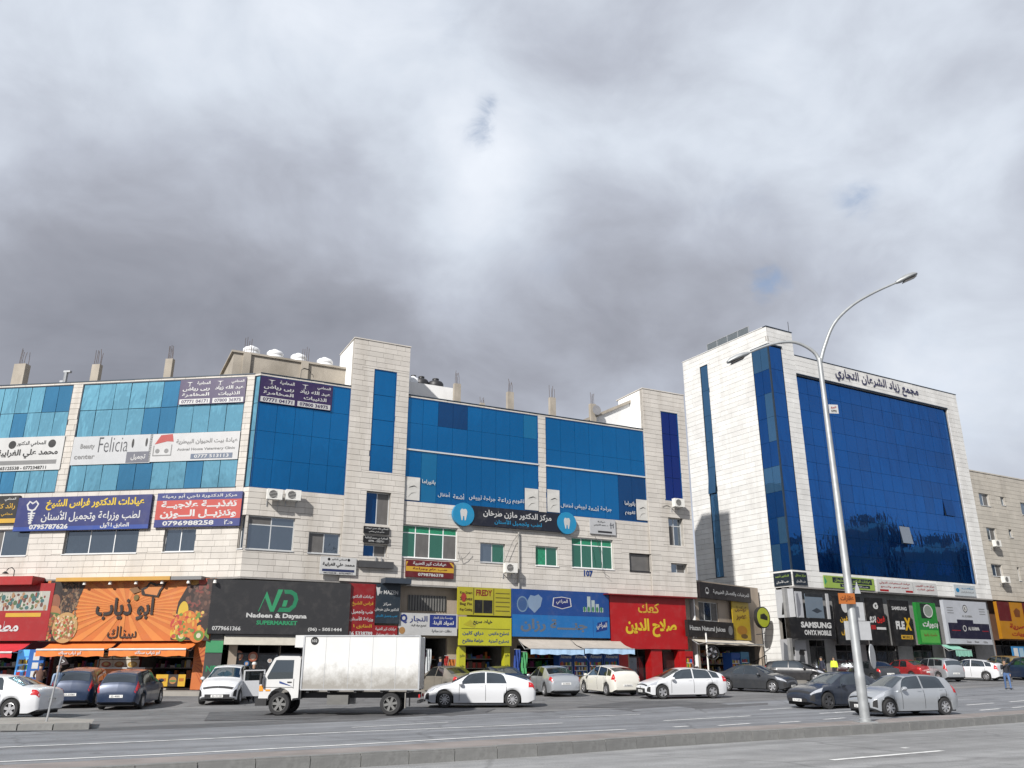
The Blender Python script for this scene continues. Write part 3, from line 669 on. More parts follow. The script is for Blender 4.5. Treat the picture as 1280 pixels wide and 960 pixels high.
# roof of the left wing: small flue and camera post
s_, z_ = PL.sz(83, 466, .6); fl = MB(); fl.tube([(s_, .6, 17.6), (s_, .6, z_)], 0.12, 8); fl.box(s_ - .14, s_ + .3, .5, .7, z_, z_ + .12); fl.box(s_ - .32, s_ - .1, .55, .65, z_ - .75, z_ - .5)
fl.build('roof_flue', mat('grey_roof_flue', (0.3, 0.31, 0.32), 0.5, 0.4), FL)

# ------------------------------------------------------------------ ground floor: piers, shop openings with goods
M_BEIGE = stone_mat('beige_shop_wall', (0.36, 0.30, 0.24), (0.2, 0.165, 0.13), 0.5)
M_SHELF = mat('shop_shelf', (0.30, 0.30, 0.30), 0.6)
M_FLOORT = mat('shop_floor_tile', (0.30, 0.28, 0.26), 0.4)
GOODS = [paint(*c) for c in ((200, 40, 35), (235, 200, 60), (40, 110, 190), (230, 230, 225), (60, 150, 70), (150, 60, 120), (220, 120, 40), (90, 60, 45), (40, 45, 60))]
def shop_floor(wall, s0, s1, ztop, openings, y=0.55, depth=4.6, wm=None, divide=True):
    """wall of the ground floor with its openings; every opening is a shop room with shelves of goods"""
    fr = wall.root; rects = [(s0, s1, 0.1, ztop)]
    for o in openings: rects = cut(rects, o[:4])
    b = MB()
    for a in rects: b.box(a[0], a[1], y, y + .25, a[2], a[3])
    b.build('shop_wall', wm or M_BEIGE, fr)
    for o in openings:
        a0, a1, z0, z1 = o[:4]; st = o[4] if len(o) > 4 else 'shelves'; zf = wall.pl.ground((a0 + a1) / 2, -1) + .24
        room = MB(); yb = y + .25
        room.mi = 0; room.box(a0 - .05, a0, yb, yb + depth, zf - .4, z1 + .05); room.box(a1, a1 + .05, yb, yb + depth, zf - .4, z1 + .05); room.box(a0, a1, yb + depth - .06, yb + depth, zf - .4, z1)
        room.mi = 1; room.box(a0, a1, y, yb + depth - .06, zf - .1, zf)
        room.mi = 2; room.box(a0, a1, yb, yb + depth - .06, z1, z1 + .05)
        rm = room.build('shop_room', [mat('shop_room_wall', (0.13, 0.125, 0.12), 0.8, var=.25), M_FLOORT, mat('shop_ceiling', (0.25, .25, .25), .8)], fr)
        rr = random.Random(int(a0 * 50))
        if st == 'shelves':
            for k in range(3):
                zz = zf + .45 + k * .55
                if zz + .4 > z1: break
                for ys in (yb + 1.2,):
                    MB().box(a0 + .1, a1 - .1, ys, ys + .4, zz, zz + .04).build('shelf', M_SHELF, rm).matrix_parent_inverse = Matrix.Identity(4)
                    gd = MB(); x = a0 + .15
                    while x < a1 - .3:
                        w_ = rr.uniform(.08, .28); gd.mi = rr.randrange(len(GOODS)); gd.box(x, x + w_ - .015, ys + .03, ys + .33, zz + .042, zz + .04 + rr.uniform(.12, .42)); x += w_
                    tag(gd.build('goods', GOODS, rm), kind='stuff')
        if st == 'glass':
            f = MB(); n = max(2, round((a1 - a0) / 1.1)); 
            for i in range(n + 1):
                x = a0 + (a1 - a0) * i / n; f.box(x - .035, x + .035, y + .06, y + .13, zf, z1)
            f.box(a0 + .036, a1 - .036, y + .065, y + .125, z1 - .5, z1 - .42); f.box(a0 + .036, a1 - .036, y + .065, y + .125, zf, zf + .1)
            sf = f.build('shop_window', M_BLACK, fr)
            for i in range(n): piece('pane', G_SHOP, sf, a0 + (a1 - a0) * i / n + .04, a0 + (a1 - a0) * (i + 1) / n - .04, y + .085, y + .1, zf + .1, z1 - .5)
            for k in range(2):
                gd = MB(); x = a0 + .3
                while x < a1 - .5:
                    w_ = rr.uniform(.2, .5); gd.mi = rr.randrange(len(GOODS)); gd.box(x, x + w_ - .05, yb + .3, yb + .6, zf + .02 + k * .8, zf + .05 + k * .8 + rr.uniform(.3, .7)); x += w_
                tag(gd.build('goods', GOODS, rm), kind='stuff')
OL = lambda tl, br: (*PL.rect(tl, br, .55)[:2], 0.1, PL.rect(tl, br, .55)[3])
OM = lambda tl, br: (*PM.rect(tl, br, .55)[:2], 0.1, PM.rect(tl, br, .55)[3])
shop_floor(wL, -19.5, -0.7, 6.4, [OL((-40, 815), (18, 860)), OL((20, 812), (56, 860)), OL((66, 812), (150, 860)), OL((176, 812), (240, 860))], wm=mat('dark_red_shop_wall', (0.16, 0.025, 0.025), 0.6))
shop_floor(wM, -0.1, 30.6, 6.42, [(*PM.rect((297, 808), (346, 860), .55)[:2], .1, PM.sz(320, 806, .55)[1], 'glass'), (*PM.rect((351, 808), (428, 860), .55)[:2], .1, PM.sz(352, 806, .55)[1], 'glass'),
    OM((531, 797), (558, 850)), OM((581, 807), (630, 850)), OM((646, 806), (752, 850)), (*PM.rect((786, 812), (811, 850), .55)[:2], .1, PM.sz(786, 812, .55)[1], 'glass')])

# ------------------------------------------------------------------ juice shop annexe between the buildings
pa, pb = PM.pt(30.9, 0.25), PS.pt(-3.2, -0.35)
PJ = Plane((pa.x, pa.y), math.atan2(pb.y - pa.y, pb.x - pa.x)); J_LEN = math.hypot(pb.x - pa.x, pb.y - pa.y)
jb = empty('shop_annexe', PJ.pt(J_LEN / 2, .3, PJ.ground(J_LEN / 2, 0)), PJ.a); tag(jb, 'narrow two level juice shop squeezed between the long building and the navy glass block', 'building')
FJ = Frame(jb, PJ); wJ = Wall(PJ, FJ)
zj = PJ.sz(900, 729)[1]
window(wJ, (0.35, 2.9, PJ.sz(880, 776)[1], PJ.sz(880, 752)[1]), 3, panes=[G_SH, G_WIN, G_SH], recess=.1)
op = (0.15, J_LEN - .3, 0.1, PJ.sz(900, 806)[1])
rects = [(0, J_LEN, .1, zj)]
for h_ in wJ.holes + [op]: rects = cut(rects, h_)
b_ = MB()
for a in rects: b_.box(a[0], a[1], 0, .3, a[2], a[3])
b_.build('wall', M_BEIGE, FJ)
MB().box(0, J_LEN, .3, 7, zj - .2, zj).build('roof', M_CONC, FJ)
shop_floor(wJ, 0, J_LEN, zj - .2, [op], y=.32, depth=3.5)

# ------------------------------------------------------------------ the navy glass block
rb = empty('glass_office_block', PR.pt(12, 0.5, PR.ground(12, 0)), PR.a)
tag(rb, 'tall white stone block with one huge navy mirrored front and a higher corner tower', 'building')
FR_, FS = Frame(rb, PR), Frame(rb, PS); wR, wS = Wall(PR, FR_), Wall(PS, FS)
ZRB, ZR1, ZRT = 7.6, 26.62, 28.63
gR = (3.0, 22.95, 8.8, 24.95); bayR = (0.0, 1.49, 8.82, 26.98); bayS = (-1.80, 0.0, 8.82, 26.98); stS = (-7.95, -7.0, 8.9, 27.5)
# the two tilted panes of the photograph
curtain(FR_, gR, 15, 11, G_DEEP, y=0.22, gap=0.02, tilt=0.0045, alt=(G_DEEP2, 0.12), special={(13, 4): G_DEEP2, (8, 2): glass_mat('clear_open_pane', (.45, .5, .55), (.14, .16, .18), .5)}, opened={(8, 2): -0.13, (13, 4): -0.10})
curtain(FR_, bayR, 1, 9, G_DEEP, y=0.02, gap=0.02, tilt=0.004, fr=0.02, name='corner_glazing'); curtain(FS, bayS, 2, 9, G_DEEP2, y=0.02, gap=0.02, tilt=0.004, fr=0.02, name='corner_glazing', alt=(glass_mat('slate_blue_glass', (.12, .28, .45), (.01, .04, .09), .55), 0.5))
curtain(FS, stS, 1, 8, MATS['slate_blue_glass'], y=0.05, gap=0.02, tilt=0.004, name='strip_window', opened={(0, 3): -0.10})
for r in (gR, bayR): wR.hole(r)
for r in (bayS, stS): wS.hole(r)
wR.area(0, 2.97, ZRB, ZRT); wR.area(2.97, R_END, ZRB, ZR1); wS.area(-10.1, 0, ZRB, ZRT); wS.area(-10.1, -1.75, 0.3, ZRB)
clad(wR, M_WSTONE, 150, course=0.42, lens=(0.7, 1.3)); clad(wS, M_WSTONE, 150, course=0.42, lens=(0.7, 1.3))
mass(FR_, PR, [(PR, .4, .4), (PR, R_END, .36), (PR, R_END, 10), (PR, .4, 10)], 7.62, 26.2, 'upper_floors', M_WHITEWALL)
mass(FR_, PR, [(PR, .36, .36), (PR, 2.95, .36), (PR, 2.95, 10), (PR, .36, 10)], 26.2, 28.55, 'corner_tower', M_WHITEWALL)
mass(FR_, PR, [(PR, .1, 6), (PR, R_END, 6), (PR, R_END, 10), (PR, .1, 10)], .1, 7.62, 'shop_back_wall', M_BACK)
MB().box(-.03, R_END, -.04, .4, 7.5, 7.595).build('soffit_band', MATS['grey_coping'], FR_)
MB().box(2.98, R_END + .03, -.04, .4, ZR1 + .002, ZR1 + .06).box(-.05, 2.99, -.05, .4, ZRT + .002, ZRT + .06).build('coping', M_MULL, FR_)
MB().box(-10.15, -.06, -.04, .4, ZRT + .002, ZRT + .06).build('coping', M_WSTONE, FS)
MB().box(gR[0] - .02, gR[1] + .02, -.05, .2, gR[3] + .002, gR[3] + .09).build('window_hood', M_MULL, FR_)
MB().box(bayR[0], bayR[1] + .04, -.10, .1, 26.985, 27.1).build('window_hood', M_MULL, FR_); MB().box(bayS[0] - .04, bayS[1], -.10, .1, 26.985, 27.1).build('window_hood', M_MULL, FS)
ra = PS.sz(884, 437, .8)[0]; rs1 = PS.sz(936, 418, .8)[0]; rail = MB()
rail_b = MB(); zr_ = PS.sz(910, 424, .8)[1]
for i in range(5):
    x = ra + (rs1 - ra) * i / 4; rail.box(x - .03, x + .03, .8, .86, 28.5, zr_ + .35)
rail.box(ra, rs1, .8, .86, zr_ + .35, zr_ + .40)
rl = rail.build('roof_screen', M_METAL, FS)
for i in range(4): piece('pane', mat('smoked_screen', (.10, .115, .125), .3), rl, ra + (rs1 - ra) * i / 4 + .035, ra + (rs1 - ra) * (i + 1) / 4 - .035, .82, .84, 28.6, zr_ + .34)
am = PR.sz(985, 405, 1.0); MB().tube([(am[0], 1, 28.6), (am[0], 1, am[1] + .2)], .025, 6).build('aerial', M_BLACK, FR_)
OR_ = lambda tl, br, st='glass': (*PR.rect(tl, br, .55)[:2], 0.1, PR.rect(tl, br, .55)[3], st)
shop_floor(wR, -0.4, R_END, 7.5, [OR_((1011, 800), (1036, 850)), OR_((1044, 806), (1078, 850)), OR_((1082, 806), (1128, 850)), OR_((1140, 806), (1172, 850)), OR_((1180, 806), (1226, 850))], wm=mat('grey_shop_wall', (0.22, 0.22, 0.22), 0.7))
st_ = MB()
for k in range(5): st_.box(-3.4 + k * .35, -1.75, -1.5, -.02, PS.ground(-2, 0) - .2, PS.ground(-2, 0) + .16 * (k + 1))
st_.build('entrance_steps', M_WALK, FS)
hr = MB()
for k in range(4): x = -3.3 + .45 * k; hr.tube([(x, -1.45, PS.ground(-2, 0)), (x, -1.45, PS.ground(-2, 0) + 1.3 + .16 * k)], .025, 6)
hr.tube([(-3.3, -1.45, PS.ground(-2, 0) + 1.3), (-1.95, -1.45, PS.ground(-2, 0) + 1.8)], .03, 6); hr.build('handrail', M_BLACK, FS)

# ------------------------------------------------------------------ older cream building at the right edge
PO = Plane(tuple(PR.pt(R_END + .08, .25))[:2], R(29.5)); ob = empty('old_stone_building', PO.pt(6, .5, PO.ground(6, 0)), PO.a)
tag(ob, 'weathered cream stone apartment block with small windows at the right edge', 'building'); FO = Frame(ob, PO); wO = Wall(PO, FO)
ZO = PO.sz(1214, 589)[1]
for tl, br, n in (((1223, 616), (1238, 633), 2), ((1232.5, 659), (1247, 676), 2), ((1239, 705), (1254.5, 721), 2), ((1260.5, 661.5), (1266.5, 672), 1), ((1271, 709), (1277, 726), 1), ((1250, 621), (1257, 632), 1), ((1275, 628), (1292, 645), 2), ((1284, 668), (1300, 686), 2)):
    window(wO, PO.rect(tl, br), n, panes=[G_WIN, G_SH])
wO.area(0, 16, 7.6, ZO); clad(wO, M_OLDSTONE, 60, course=0.4, lens=(.6, 1.1))
mass(FO, PO, [(PO, 0.05, .36), (PO, 16, .36), (PO, 16, 11), (PO, .05, 11)], 7.7, ZO - .3, 'upper_floors', M_OLDSTONE)
MB().box(0, 16, 4, 11, .1, 7.7).build('shop_back_wall', M_BACK, FO)
MB().box(-.02, 16, -.05, .4, ZO + .002, ZO + .12).build('coping', M_OLDSTONE, FO)
OO = lambda tl, br, st='glass': (*PO.rect(tl, br, .55)[:2], 0.1, PO.rect(tl, br, .55)[3], st)
shop_floor(wO, 0, 16, 7.6, [OO((1243, 800), (1300, 850))], wm=mat('brown_shop_wall', (0.12, 0.06, 0.035), 0.7))

# ------------------------------------------------------------------ buildings down the street, out of the frame, that the navy glazing mirrors
M_FARW = mat('silhouette_dark_wall', (.085, .08, .075), .85, var=.2, scale=.3)  # wall colour darkened so sunlit faces mirror as dark silhouettes
for k, (x, y, w, d, h, lab) in enumerate(((78, 43, 12, 12, 17.5, 'darkened house mirrored lowest in the navy glazing'), (76, 55, 8, 12, 15, 'narrow dark house mirrored left of centre in the navy glazing'), (80, 64, 7, 12, 17.5, 'dark house with the higher roof mirrored in the navy glazing'), (79, 72, 7, 12, 14, 'low dark house mirrored right of centre in the navy glazing'), (84, 81, 9, 12, 16, 'dark house mirrored near the right edge of the navy glazing'))):
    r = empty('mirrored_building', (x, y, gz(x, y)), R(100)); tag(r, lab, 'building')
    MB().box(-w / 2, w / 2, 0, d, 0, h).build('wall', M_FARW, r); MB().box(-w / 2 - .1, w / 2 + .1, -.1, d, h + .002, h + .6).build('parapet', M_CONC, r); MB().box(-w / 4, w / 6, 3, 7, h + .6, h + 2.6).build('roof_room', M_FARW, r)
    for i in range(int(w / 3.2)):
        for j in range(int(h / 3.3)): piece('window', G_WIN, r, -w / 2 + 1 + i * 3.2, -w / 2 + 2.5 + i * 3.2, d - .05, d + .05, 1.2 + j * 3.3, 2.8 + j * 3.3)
# loose cables on the long front
M_CABLE = mat('black_cable', (.03, .03, .03), .6)
for pts in (((628, 705), (634, 690), (640, 676), (647, 668)), ((571, 690), (574, 700), (580, 697), (586, 690)), ((741, 668), (748, 690), (752, 716), (760, 722)), ((826, 634), (831, 632), (836, 634))):
    MB().tube([(*[PM.sz(x, y)[0]], -.20, PM.sz(x, y)[1]) for x, y in pts], .014, 5).build('cable', M_CABLE, FM)
# ------------------------------------------------------------------ signs on the upper floors
T = lambda s, u0, v0, u1, v1, c, *b: ('t', s, u0, v0, u1, v1, c, *b)
def lawyers(pl, tl, br, label):
    signboard(pl, 'lawyer_banner', label, tl, br, PU, [
        T('المحامية', .26, .76, .46, .92, WH), T('ربى رياض', .05, .52, .46, .70, WH), T('المخامرة', .05, .29, .46, .46, WH), ('r', .02, .02, .48, .22, WH), T('07771 04171', .05, .05, .45, .19, PU),
        T('المحامي', .78, .76, .97, .92, WH), T('عبد الله زياد', .54, .52, .97, .70, WH), T('الذنيبات', .60, .29, .92, .46, WH), ('r', .52, .02, .98, .22, WH), T('07800 36975', .55, .05, .95, .19, PU),
        ('p', [(.10, .90), (.20, .90), (.155, .86), (.155, .74), (.18, .73), (.12, .73), (.145, .74), (.145, .86)], WH), ('p', [(.56, .90), (.66, .90), (.615, .86), (.615, .74), (.64, .73), (.58, .73), (.605, .74), (.605, .86)], WH)], depth=.03, out=.03, bold=.03, cat='banner', group='purple law office banners')
lawyers(PL, (226.5, 475.5), (305.5, 503), 'purple law office banner at the right end of the pale glazed left wing')
lawyers(PM, (326.5, 470), (414, 514), 'purple law office banner on the blue glazing right of the building corner')
signboard(PL, 'lawyer_window_banner', 'white window banner with bold Arabic name on the left-hand glazed bay', (-30, 549), (74.5, 587), WH, [T('المحامي الدكتور', .48, .70, .80, .88, BK), ('c', .43, .78, .12, BK), ('c', .87, .78, .12, BK), T('محمد علي الغرايبة', .28, .36, .95, .64, BK, .03), ('r', .28, .18, .95, .30, LG), T('065125538 - 0772348711', .32, .03, .85, .13, BK)], depth=.03, cat='banner')
signboard(PL, 'beauty_salon_banner', 'white window banner with thin black script lettering beside the pet clinic banner', (93.5, 546.5), (187, 578.5), paint(226, 228, 230), [T('Felicia', .33, .42, .70, .95, paint(70, 72, 80), -.012), ('e', .76, .7, .015, .16, BK), ('e', .93, .72, .014, .15, BK), T('Beauty', .10, .52, .28, .74, LG), T('center', .04, .2, .30, .35, LG), ('r', .70, .02, .98, .40, paint(120, 122, 135)), T('تجميل', .76, .1, .94, .32, WH)], depth=.03, cat='banner')
signboard(PL, 'pet_clinic_banner', 'white window banner with a small red house emblem on the pale glazing', (189, 543), (297, 574), paint(232, 232, 232), [('p', [(.06, .62), (.12, .95), (.25, .98), (.27, .70), (.20, .72)], paint(205, 70, 65)), ('r', .05, .2, .26, .24, LG), ('r', .05, .24, .06, .58, LG), ('r', .25, .24, .26, .6, LG), ('c', .10, .38, .08, LG), ('c', .20, .38, .08, LG), T('عيادة بيت الحيوان البيطرية', .30, .58, .98, .78, LG, .02), T('Animal House Veterinary Clinic', .32, .34, .96, .46, LG), ('r', .48, .06, .94, .24, paint(110, 125, 150)), T('0777 513113', .52, .09, .9, .21, WH)], depth=.03, cat='banner')
signboard(PL, 'dental_clinic_sign', 'blue sign with white tooth implant emblem and yellow Arabic title above the left windows', (26, 623), (186.5, 661), paint(38, 50, 125), [
    ('r', .0, .0, 1, .12, paint(40, 80, 175)), T('عيادات الدكتور فراس الشيخ', .22, .60, .95, .93, YE, .035), T('لطب وزراعة وتجميل الأسنان', .20, .24, .93, .58, WH, .02), T('0795787626', .12, .04, .41, .19, WH, .04), T('الطابق الأول', .65, .03, .86, .21, WH, .03),
    ('p', [(.07, .78), (.09, .90), (.115, .84), (.14, .91), (.165, .80), (.145, .62), (.12, .58), (.085, .62)], WH), ('p', [(.082, .76), (.095, .85), (.115, .79), (.14, .86), (.153, .78), (.135, .66), (.12, .63), (.095, .66)], paint(38, 50, 125)),
    *[('r', .092 + k * .004, .50 - k * .07, .148 - k * .004, .54 - k * .07, WH) for k in range(5)], ('r', .112, .2, .128, .58, WH)], depth=.16)
signboard(PL, 'nutrition_clinic_sign', 'red and blue sign with large white Arabic lettering beside the building corner', (199.5, 617.5), (300.5, 657.5), paint(45, 60, 140), [
    ('r', 0, .22, 1, .78, paint(220, 82, 70)), T('مركز الدكتورة ناجي أبو رميله', .06, .81, .94, .97, WH), T('تغذيـــة علاجيــة', .06, .52, .95, .76, WH, .04), T('وتنزيــل الـــوزن', .06, .24, .95, .50, WH, .04), T('0796988258', .10, .04, .70, .18, WH, .03), T('ط٢', .82, .04, .92, .18, WH, .03)], depth=.16)
signboard(PL, 'black_gold_sign', 'black sign with gold lettering cut by the left edge of the picture', (-45, 622), (20.5, 654), paint(34, 33, 34), [('r', 0, .0, 1, .16, GO), T('رائد كامل', .52, .48, .96, .72, GO), T('المحامي', .76, .8, .95, .93, WH), T('محامي شرعي', .55, .24, .94, .38, GO)], depth=.16)
DENT = paint(28, 34, 52); CYAN = paint(35, 165, 220)
ds = signboard(PM, 'dental_centre_sign', 'long dark sign with blue tooth discs at both ends over the first floor windows', (588, 632.5), (703, 666), DENT, [T('مركز الدكتور مازن طرخان', .12, .46, .86, .86, WH, .025), T('لطب وتجميل الأسنان', .24, .12, .75, .42, CYAN, .02)], depth=.2)
for px_, py_ in ((579, 643), (708, 654)):
    s_, z_ = PM.sz(px_, py_, -.2); o_ = (Matrix.Translation(ds.location) @ Matrix.Rotation(PM.a, 4, 'Z')).inverted() @ PM.pt(s_, -.2, z_)
    MB().lathe([(.72, -.08), (.72, .16)], 32, 'y', (o_.x, o_.y, o_.z)).build('tooth_disc', CYAN, ds)
    k = .34; y_ = o_.y - .088
    MB().prism([(o_.x + a * k, o_.z + b * k) for a, b in ((-.7, .55), (-.62, -.1), (-.42, -1.1), (-.2, -1.1), (-.12, -.35), (.12, -.35), (.2, -1.1), (.42, -1.1), (.62, -.1), (.7, .55), (.5, .95), (.2, 1.0), (0, .85), (-.2, 1.0), (-.5, .95))], y_, y_ + .006).build('tooth', WH, ds)
# white words and stone-look panels fixed in the big blue glazing
def words(pl, label, px0, py0, px1, py1, s, c, name='window_lettering', y=-.06, bold=.025, cat='lettering', group=None, pdepth=0.0):
    s0, s1, z0, z1 = pl.rect((px0, py0), (px1, py1), pdepth); r = pl.empty(name, (s0 + s1) / 2, pdepth + y + .06, z0); tag(r, label, cat, group)
    lettering(s, c, r, -(s1 - s0) / 2, (s1 - s0) / 2, 0, z1 - z0, -.06, bold); return r
for k_, (txt, x0, x1) in enumerate((('تقويم', 640, 655), ('زراعة', 622, 638), ('جراحة', 604, 619), ('تبييض', 586, 602), ('أشعة', 566, 580), ('أطفال', 547, 562))):
    s0 = PM.sz(x0, 620)[0]; s1 = PM.sz(x1, 620)[0]; r = PM.empty('window_lettering', (s0 + s1) / 2, -.03, 11.78); tag(r, ['first', 'second', 'third', 'fourth', 'fifth', 'sixth'][k_] + ' white Arabic word from the right along the bottom of the wider blue glazing', 'lettering', 'words along the wide blue glazing')
    lettering(txt, WH, r, -(s1 - s0) / 2, (s1 - s0) / 2, 0, .36, -.02, .012)
for k_, (txt, x0, x1) in enumerate((('جراحة', 750, 764), ('أشعة', 735, 748), ('تبييض', 718, 733), ('أطفال', 700.5, 716))):
    s0 = PM.sz(x0, 635)[0]; s1 = PM.sz(x1, 635)[0]; r = PM.empty('window_lettering', (s0 + s1) / 2, -.03, 11.85); tag(r, ['first', 'second', 'third', 'fourth', 'fifth', 'sixth'][k_] + ' white Arabic word from the right along the bottom of the narrower blue glazing', 'lettering', 'words along the narrow blue glazing')
    lettering(txt, WH, r, -(s1 - s0) / 2, (s1 - s0) / 2, 0, .36, -.02, .012)
words(PM, 'white Arabic word on the turquoise pane by the first tower', 527.5, 599, 544, 607, 'بانوراما', WH, y=-.03)
words(PM, 'white Arabic word by the right panel, upper of two', 780.5, 626, 794, 634, 'بانوراما', WH, y=-.03)
words(PM, 'white Arabic word by the right panel, lower of two', 781, 638, 794, 645, 'تقويم', WH, y=-.03)
M_MARB = mat('grey_veined_panel', (0.50, 0.49, 0.46), .5, var=.15, scale=2, dirt=((.28, .27, .25), 1.2, .6))
for nm, tl, br in (('stone-patterned panel in the glazing beside the first tower', (506.5, 595.5), (524, 626)), ('stone-patterned panel left of the slim stone pier', (656, 610), (673, 638.5)), ('stone-patterned panel right of the slim stone pier', (684, 611.5), (699.5, 641)), ('stone-patterned panel in the glazing beside the second tower', (795, 624), (810, 651))):
    signboard(PM, 'decorative_panel', 'pale ' + nm, tl, br, M_MARB, [('p', [(.25, .52), (.62, .60), (.85, .56), (.62, .64), (.5, .62), (.3, .56)], paint(60, 58, 55)), ('p', [(.2, .1), (.45, .28), (.8, .35), (.45, .31)], paint(120, 116, 108))], depth=.03, out=.0, cat='panel')
signboard(PM, 'small_clinic_sign', 'small white sign with fine print above the green-curtained four-pane window', (736.5, 647.5), (769, 669.5), paint(225, 226, 228), [T('عيادة', .3, .74, .6, .86, BK), T('د. محمد القدومي', .15, .5, .7, .66, BK), ('r', .8, .4, .83, .8, paint(70, 75, 85)), ('r', .76, .62, .92, .66, paint(70, 75, 85)), ('r', .89, .45, .92, .75, paint(70, 75, 85)), ('r', .3, .1, .85, .22, paint(50, 50, 55))], depth=.08)
signboard(PM, 'law_office_sign', 'white sign with black Arabic name below a first floor window', (400.5, 695.5), (444, 719.5), WH, [T('المحامي الدكتور', .30, .78, .72, .92, BK), ('c', .23, .86, .08, BK), ('c', .78, .86, .08, BK), T('محمد علي الغرايبة', .06, .40, .95, .68, BK, .03), ('r', .06, .16, .95, .3, paint(45, 60, 110)), T('065125538 - 0772348711', .1, .04, .9, .12, BK)], depth=.1, out=.2)
signboard(PM, 'black_office_sign', 'upper of two small black signs between the tower windows', (454.5, 657.5), (486, 668.5), BK, [T('المحامي خالد حسن عبيدات', .06, .5, .95, .9, WH), T('محامي شرعي ونظامي', .2, .12, .8, .4, WH)], depth=.08, out=.2)
signboard(PM, 'black_office_sign', 'lower of two small black signs between the tower windows', (454, 669.3), (485.5, 680), BK, [T('المحامية ربى محمد الحلالمة', .06, .5, .95, .9, WH), T('0795 - 332711', .2, .12, .8, .4, WH)], depth=.08, out=.2)
MAR = paint(120, 22, 30)
signboard(PM, 'care_clinic_sign', 'maroon sign with yellow band under the green curtained window', (507, 699.5), (566, 724), MAR, [('r', 0, .34, 1, .62, GO), T('عيادات كير الطبية', .14, .68, .84, .92, WH, .03), T('طب عام وجراحة', .14, .38, .86, .58, MAR, .03), T('0798786378', .25, .08, .78, .26, WH, .03), ('p', [(.04, .9), (.0, .6), (.0, .9)], GO), ('p', [(.9, .95), (1, .62), (1, .8), (.95, .95)], GO)], depth=.12)
lb = PM.rect((447, 701), (489.5, 711.5), -.05); r = PM.empty('blank_sign', (lb[0] + lb[1]) / 2, -.18, lb[2]); tag(r, 'blank dark grey sign box under the lowest tower window', 'sign')
b = MB(); wv = (lb[1] - lb[0]) / 2; b.box(-wv, wv, -.22, 0, 0, lb[3] - lb[2]); b.build('panel', mat('dark_grey_sign', (.05, .05, .052), .5), r); MB().box(-.05, 0, -.1, -.04, lb[3] - lb[2], lb[3] - lb[2] + .3).box(.3, .35, -.1, -.04, lb[3] - lb[2], lb[3] - lb[2] + .25).build('bracket', M_METAL, r)
words(PM, 'blue house number 107 on the stone under the four-pane green window', 729.5, 712.5, 741, 721, '107', paint(25, 70, 150), name='house_number', y=-.02, bold=.05, cat='number')
bn0, bn1 = PR.sz(1044.5, 476)[0], PR.sz(1147, 490)[0]; r = PR.empty('building_name', (bn0 + bn1) / 2, -.02, 25.22); tag(r, 'dark blue Arabic building name along the parapet of the navy glass block', 'lettering')
lettering('مجمع زياد الشرعان التجاري', paint(30, 32, 95), r, -(bn1 - bn0) / 2, (bn1 - bn0) / 2, 0, 1.2, -.04, .02)
# ------------------------------------------------------------------ shop signs, left wing
signboard(PL, 'restaurant_sign', 'red restaurant fascia with white lettering at the left edge', (-60, 731.5), (62, 801), paint(185, 22, 28), [('r', .05, .52, .97, .86, paint(205, 205, 195)), *[('e', .08 + (k * 37 % 86) / 100 + (k % 5) * .003, .56 + (k * 53 % 26) / 100, .008 + (k % 3) * .005, .022 + (k % 4) * .010, [paint(150, 70, 55), paint(190, 150, 110), paint(90, 120, 80), paint(225, 220, 205), paint(120, 80, 70), paint(70, 120, 120)][k % 6]) for k in range(130)], ('r', .60, .41, .92, .48, GO), T('مطعم', .45, .06, .74, .34, WH, .03)], depth=.35, out=.2)
cb = PL.rect((-60, 722), (40, 731), -1.0); r = PL.empty('red_canopy_box', (cb[0] + cb[1]) / 2, -.55, cb[2] + .02); tag(r, 'red projecting canopy box over the restaurant fascia', 'canopy'); MB().box(-(cb[1] - cb[0]) / 2, (cb[1] - cb[0]) / 2, -.5, .5, 0, cb[3] - cb[2]).build('box', paint(200, 40, 40), r)
FRUIT = [paint(*c) for c in ((240, 200, 60), (230, 130, 50), (215, 75, 60), (110, 150, 50), (235, 225, 200))]
rays = []
for k in range(30):
    a0, a1 = 2 * math.pi * k / 30, 2 * math.pi * (k + .5) / 30; c0 = (.5, .55)
    def edge(a):
        t = min((.5 / abs(math.cos(a)) if abs(math.cos(a)) > 1e-6 else 9), (.45 if math.sin(a) > 0 else .55) / max(1e-6, abs(math.sin(a)) )); return (c0[0] + math.cos(a) * t * .999, c0[1] + math.sin(a) * t * .999)
    rays.append(('p', [(c0[0] + .02 * math.cos(a0), c0[1] + .02 * math.sin(a0)), edge(a0), edge(a1)], paint(247, 152, 70)))
rnd = random.Random(4)
DKB = paint(45, 28, 20); PIZ = [paint(225, 190, 140), paint(200, 90, 60), paint(235, 220, 190), paint(120, 140, 60), paint(170, 110, 70)]
nuts = [('e', .10 + rnd.random() * .10, .42 + rnd.random() * .55, .004 + rnd.random() * .003, .012 + rnd.random() * .018, paint(*rnd.choice(((120, 85, 60), (80, 60, 50), (150, 120, 90))))) for _ in range(150)]
pizza = [('e', .15, .22, .075, .25, paint(215, 170, 110))] + [('e', .15 + .06 * rnd.uniform(-1, 1), .22 + .18 * rnd.uniform(-1, 1), .007, .022, rnd.choice(PIZ)) for _ in range(150)]
burger = [('e', .045 + .04 * rnd.uniform(-1, 1), .22 + .2 * rnd.uniform(-1, 1), .006 + rnd.random() * .006, .018 + rnd.random() * .02, paint(*rnd.choice(((190, 110, 60), (150, 80, 45), (110, 130, 60), (210, 170, 110), (120, 60, 40), (200, 70, 50))))) for _ in range(110)]
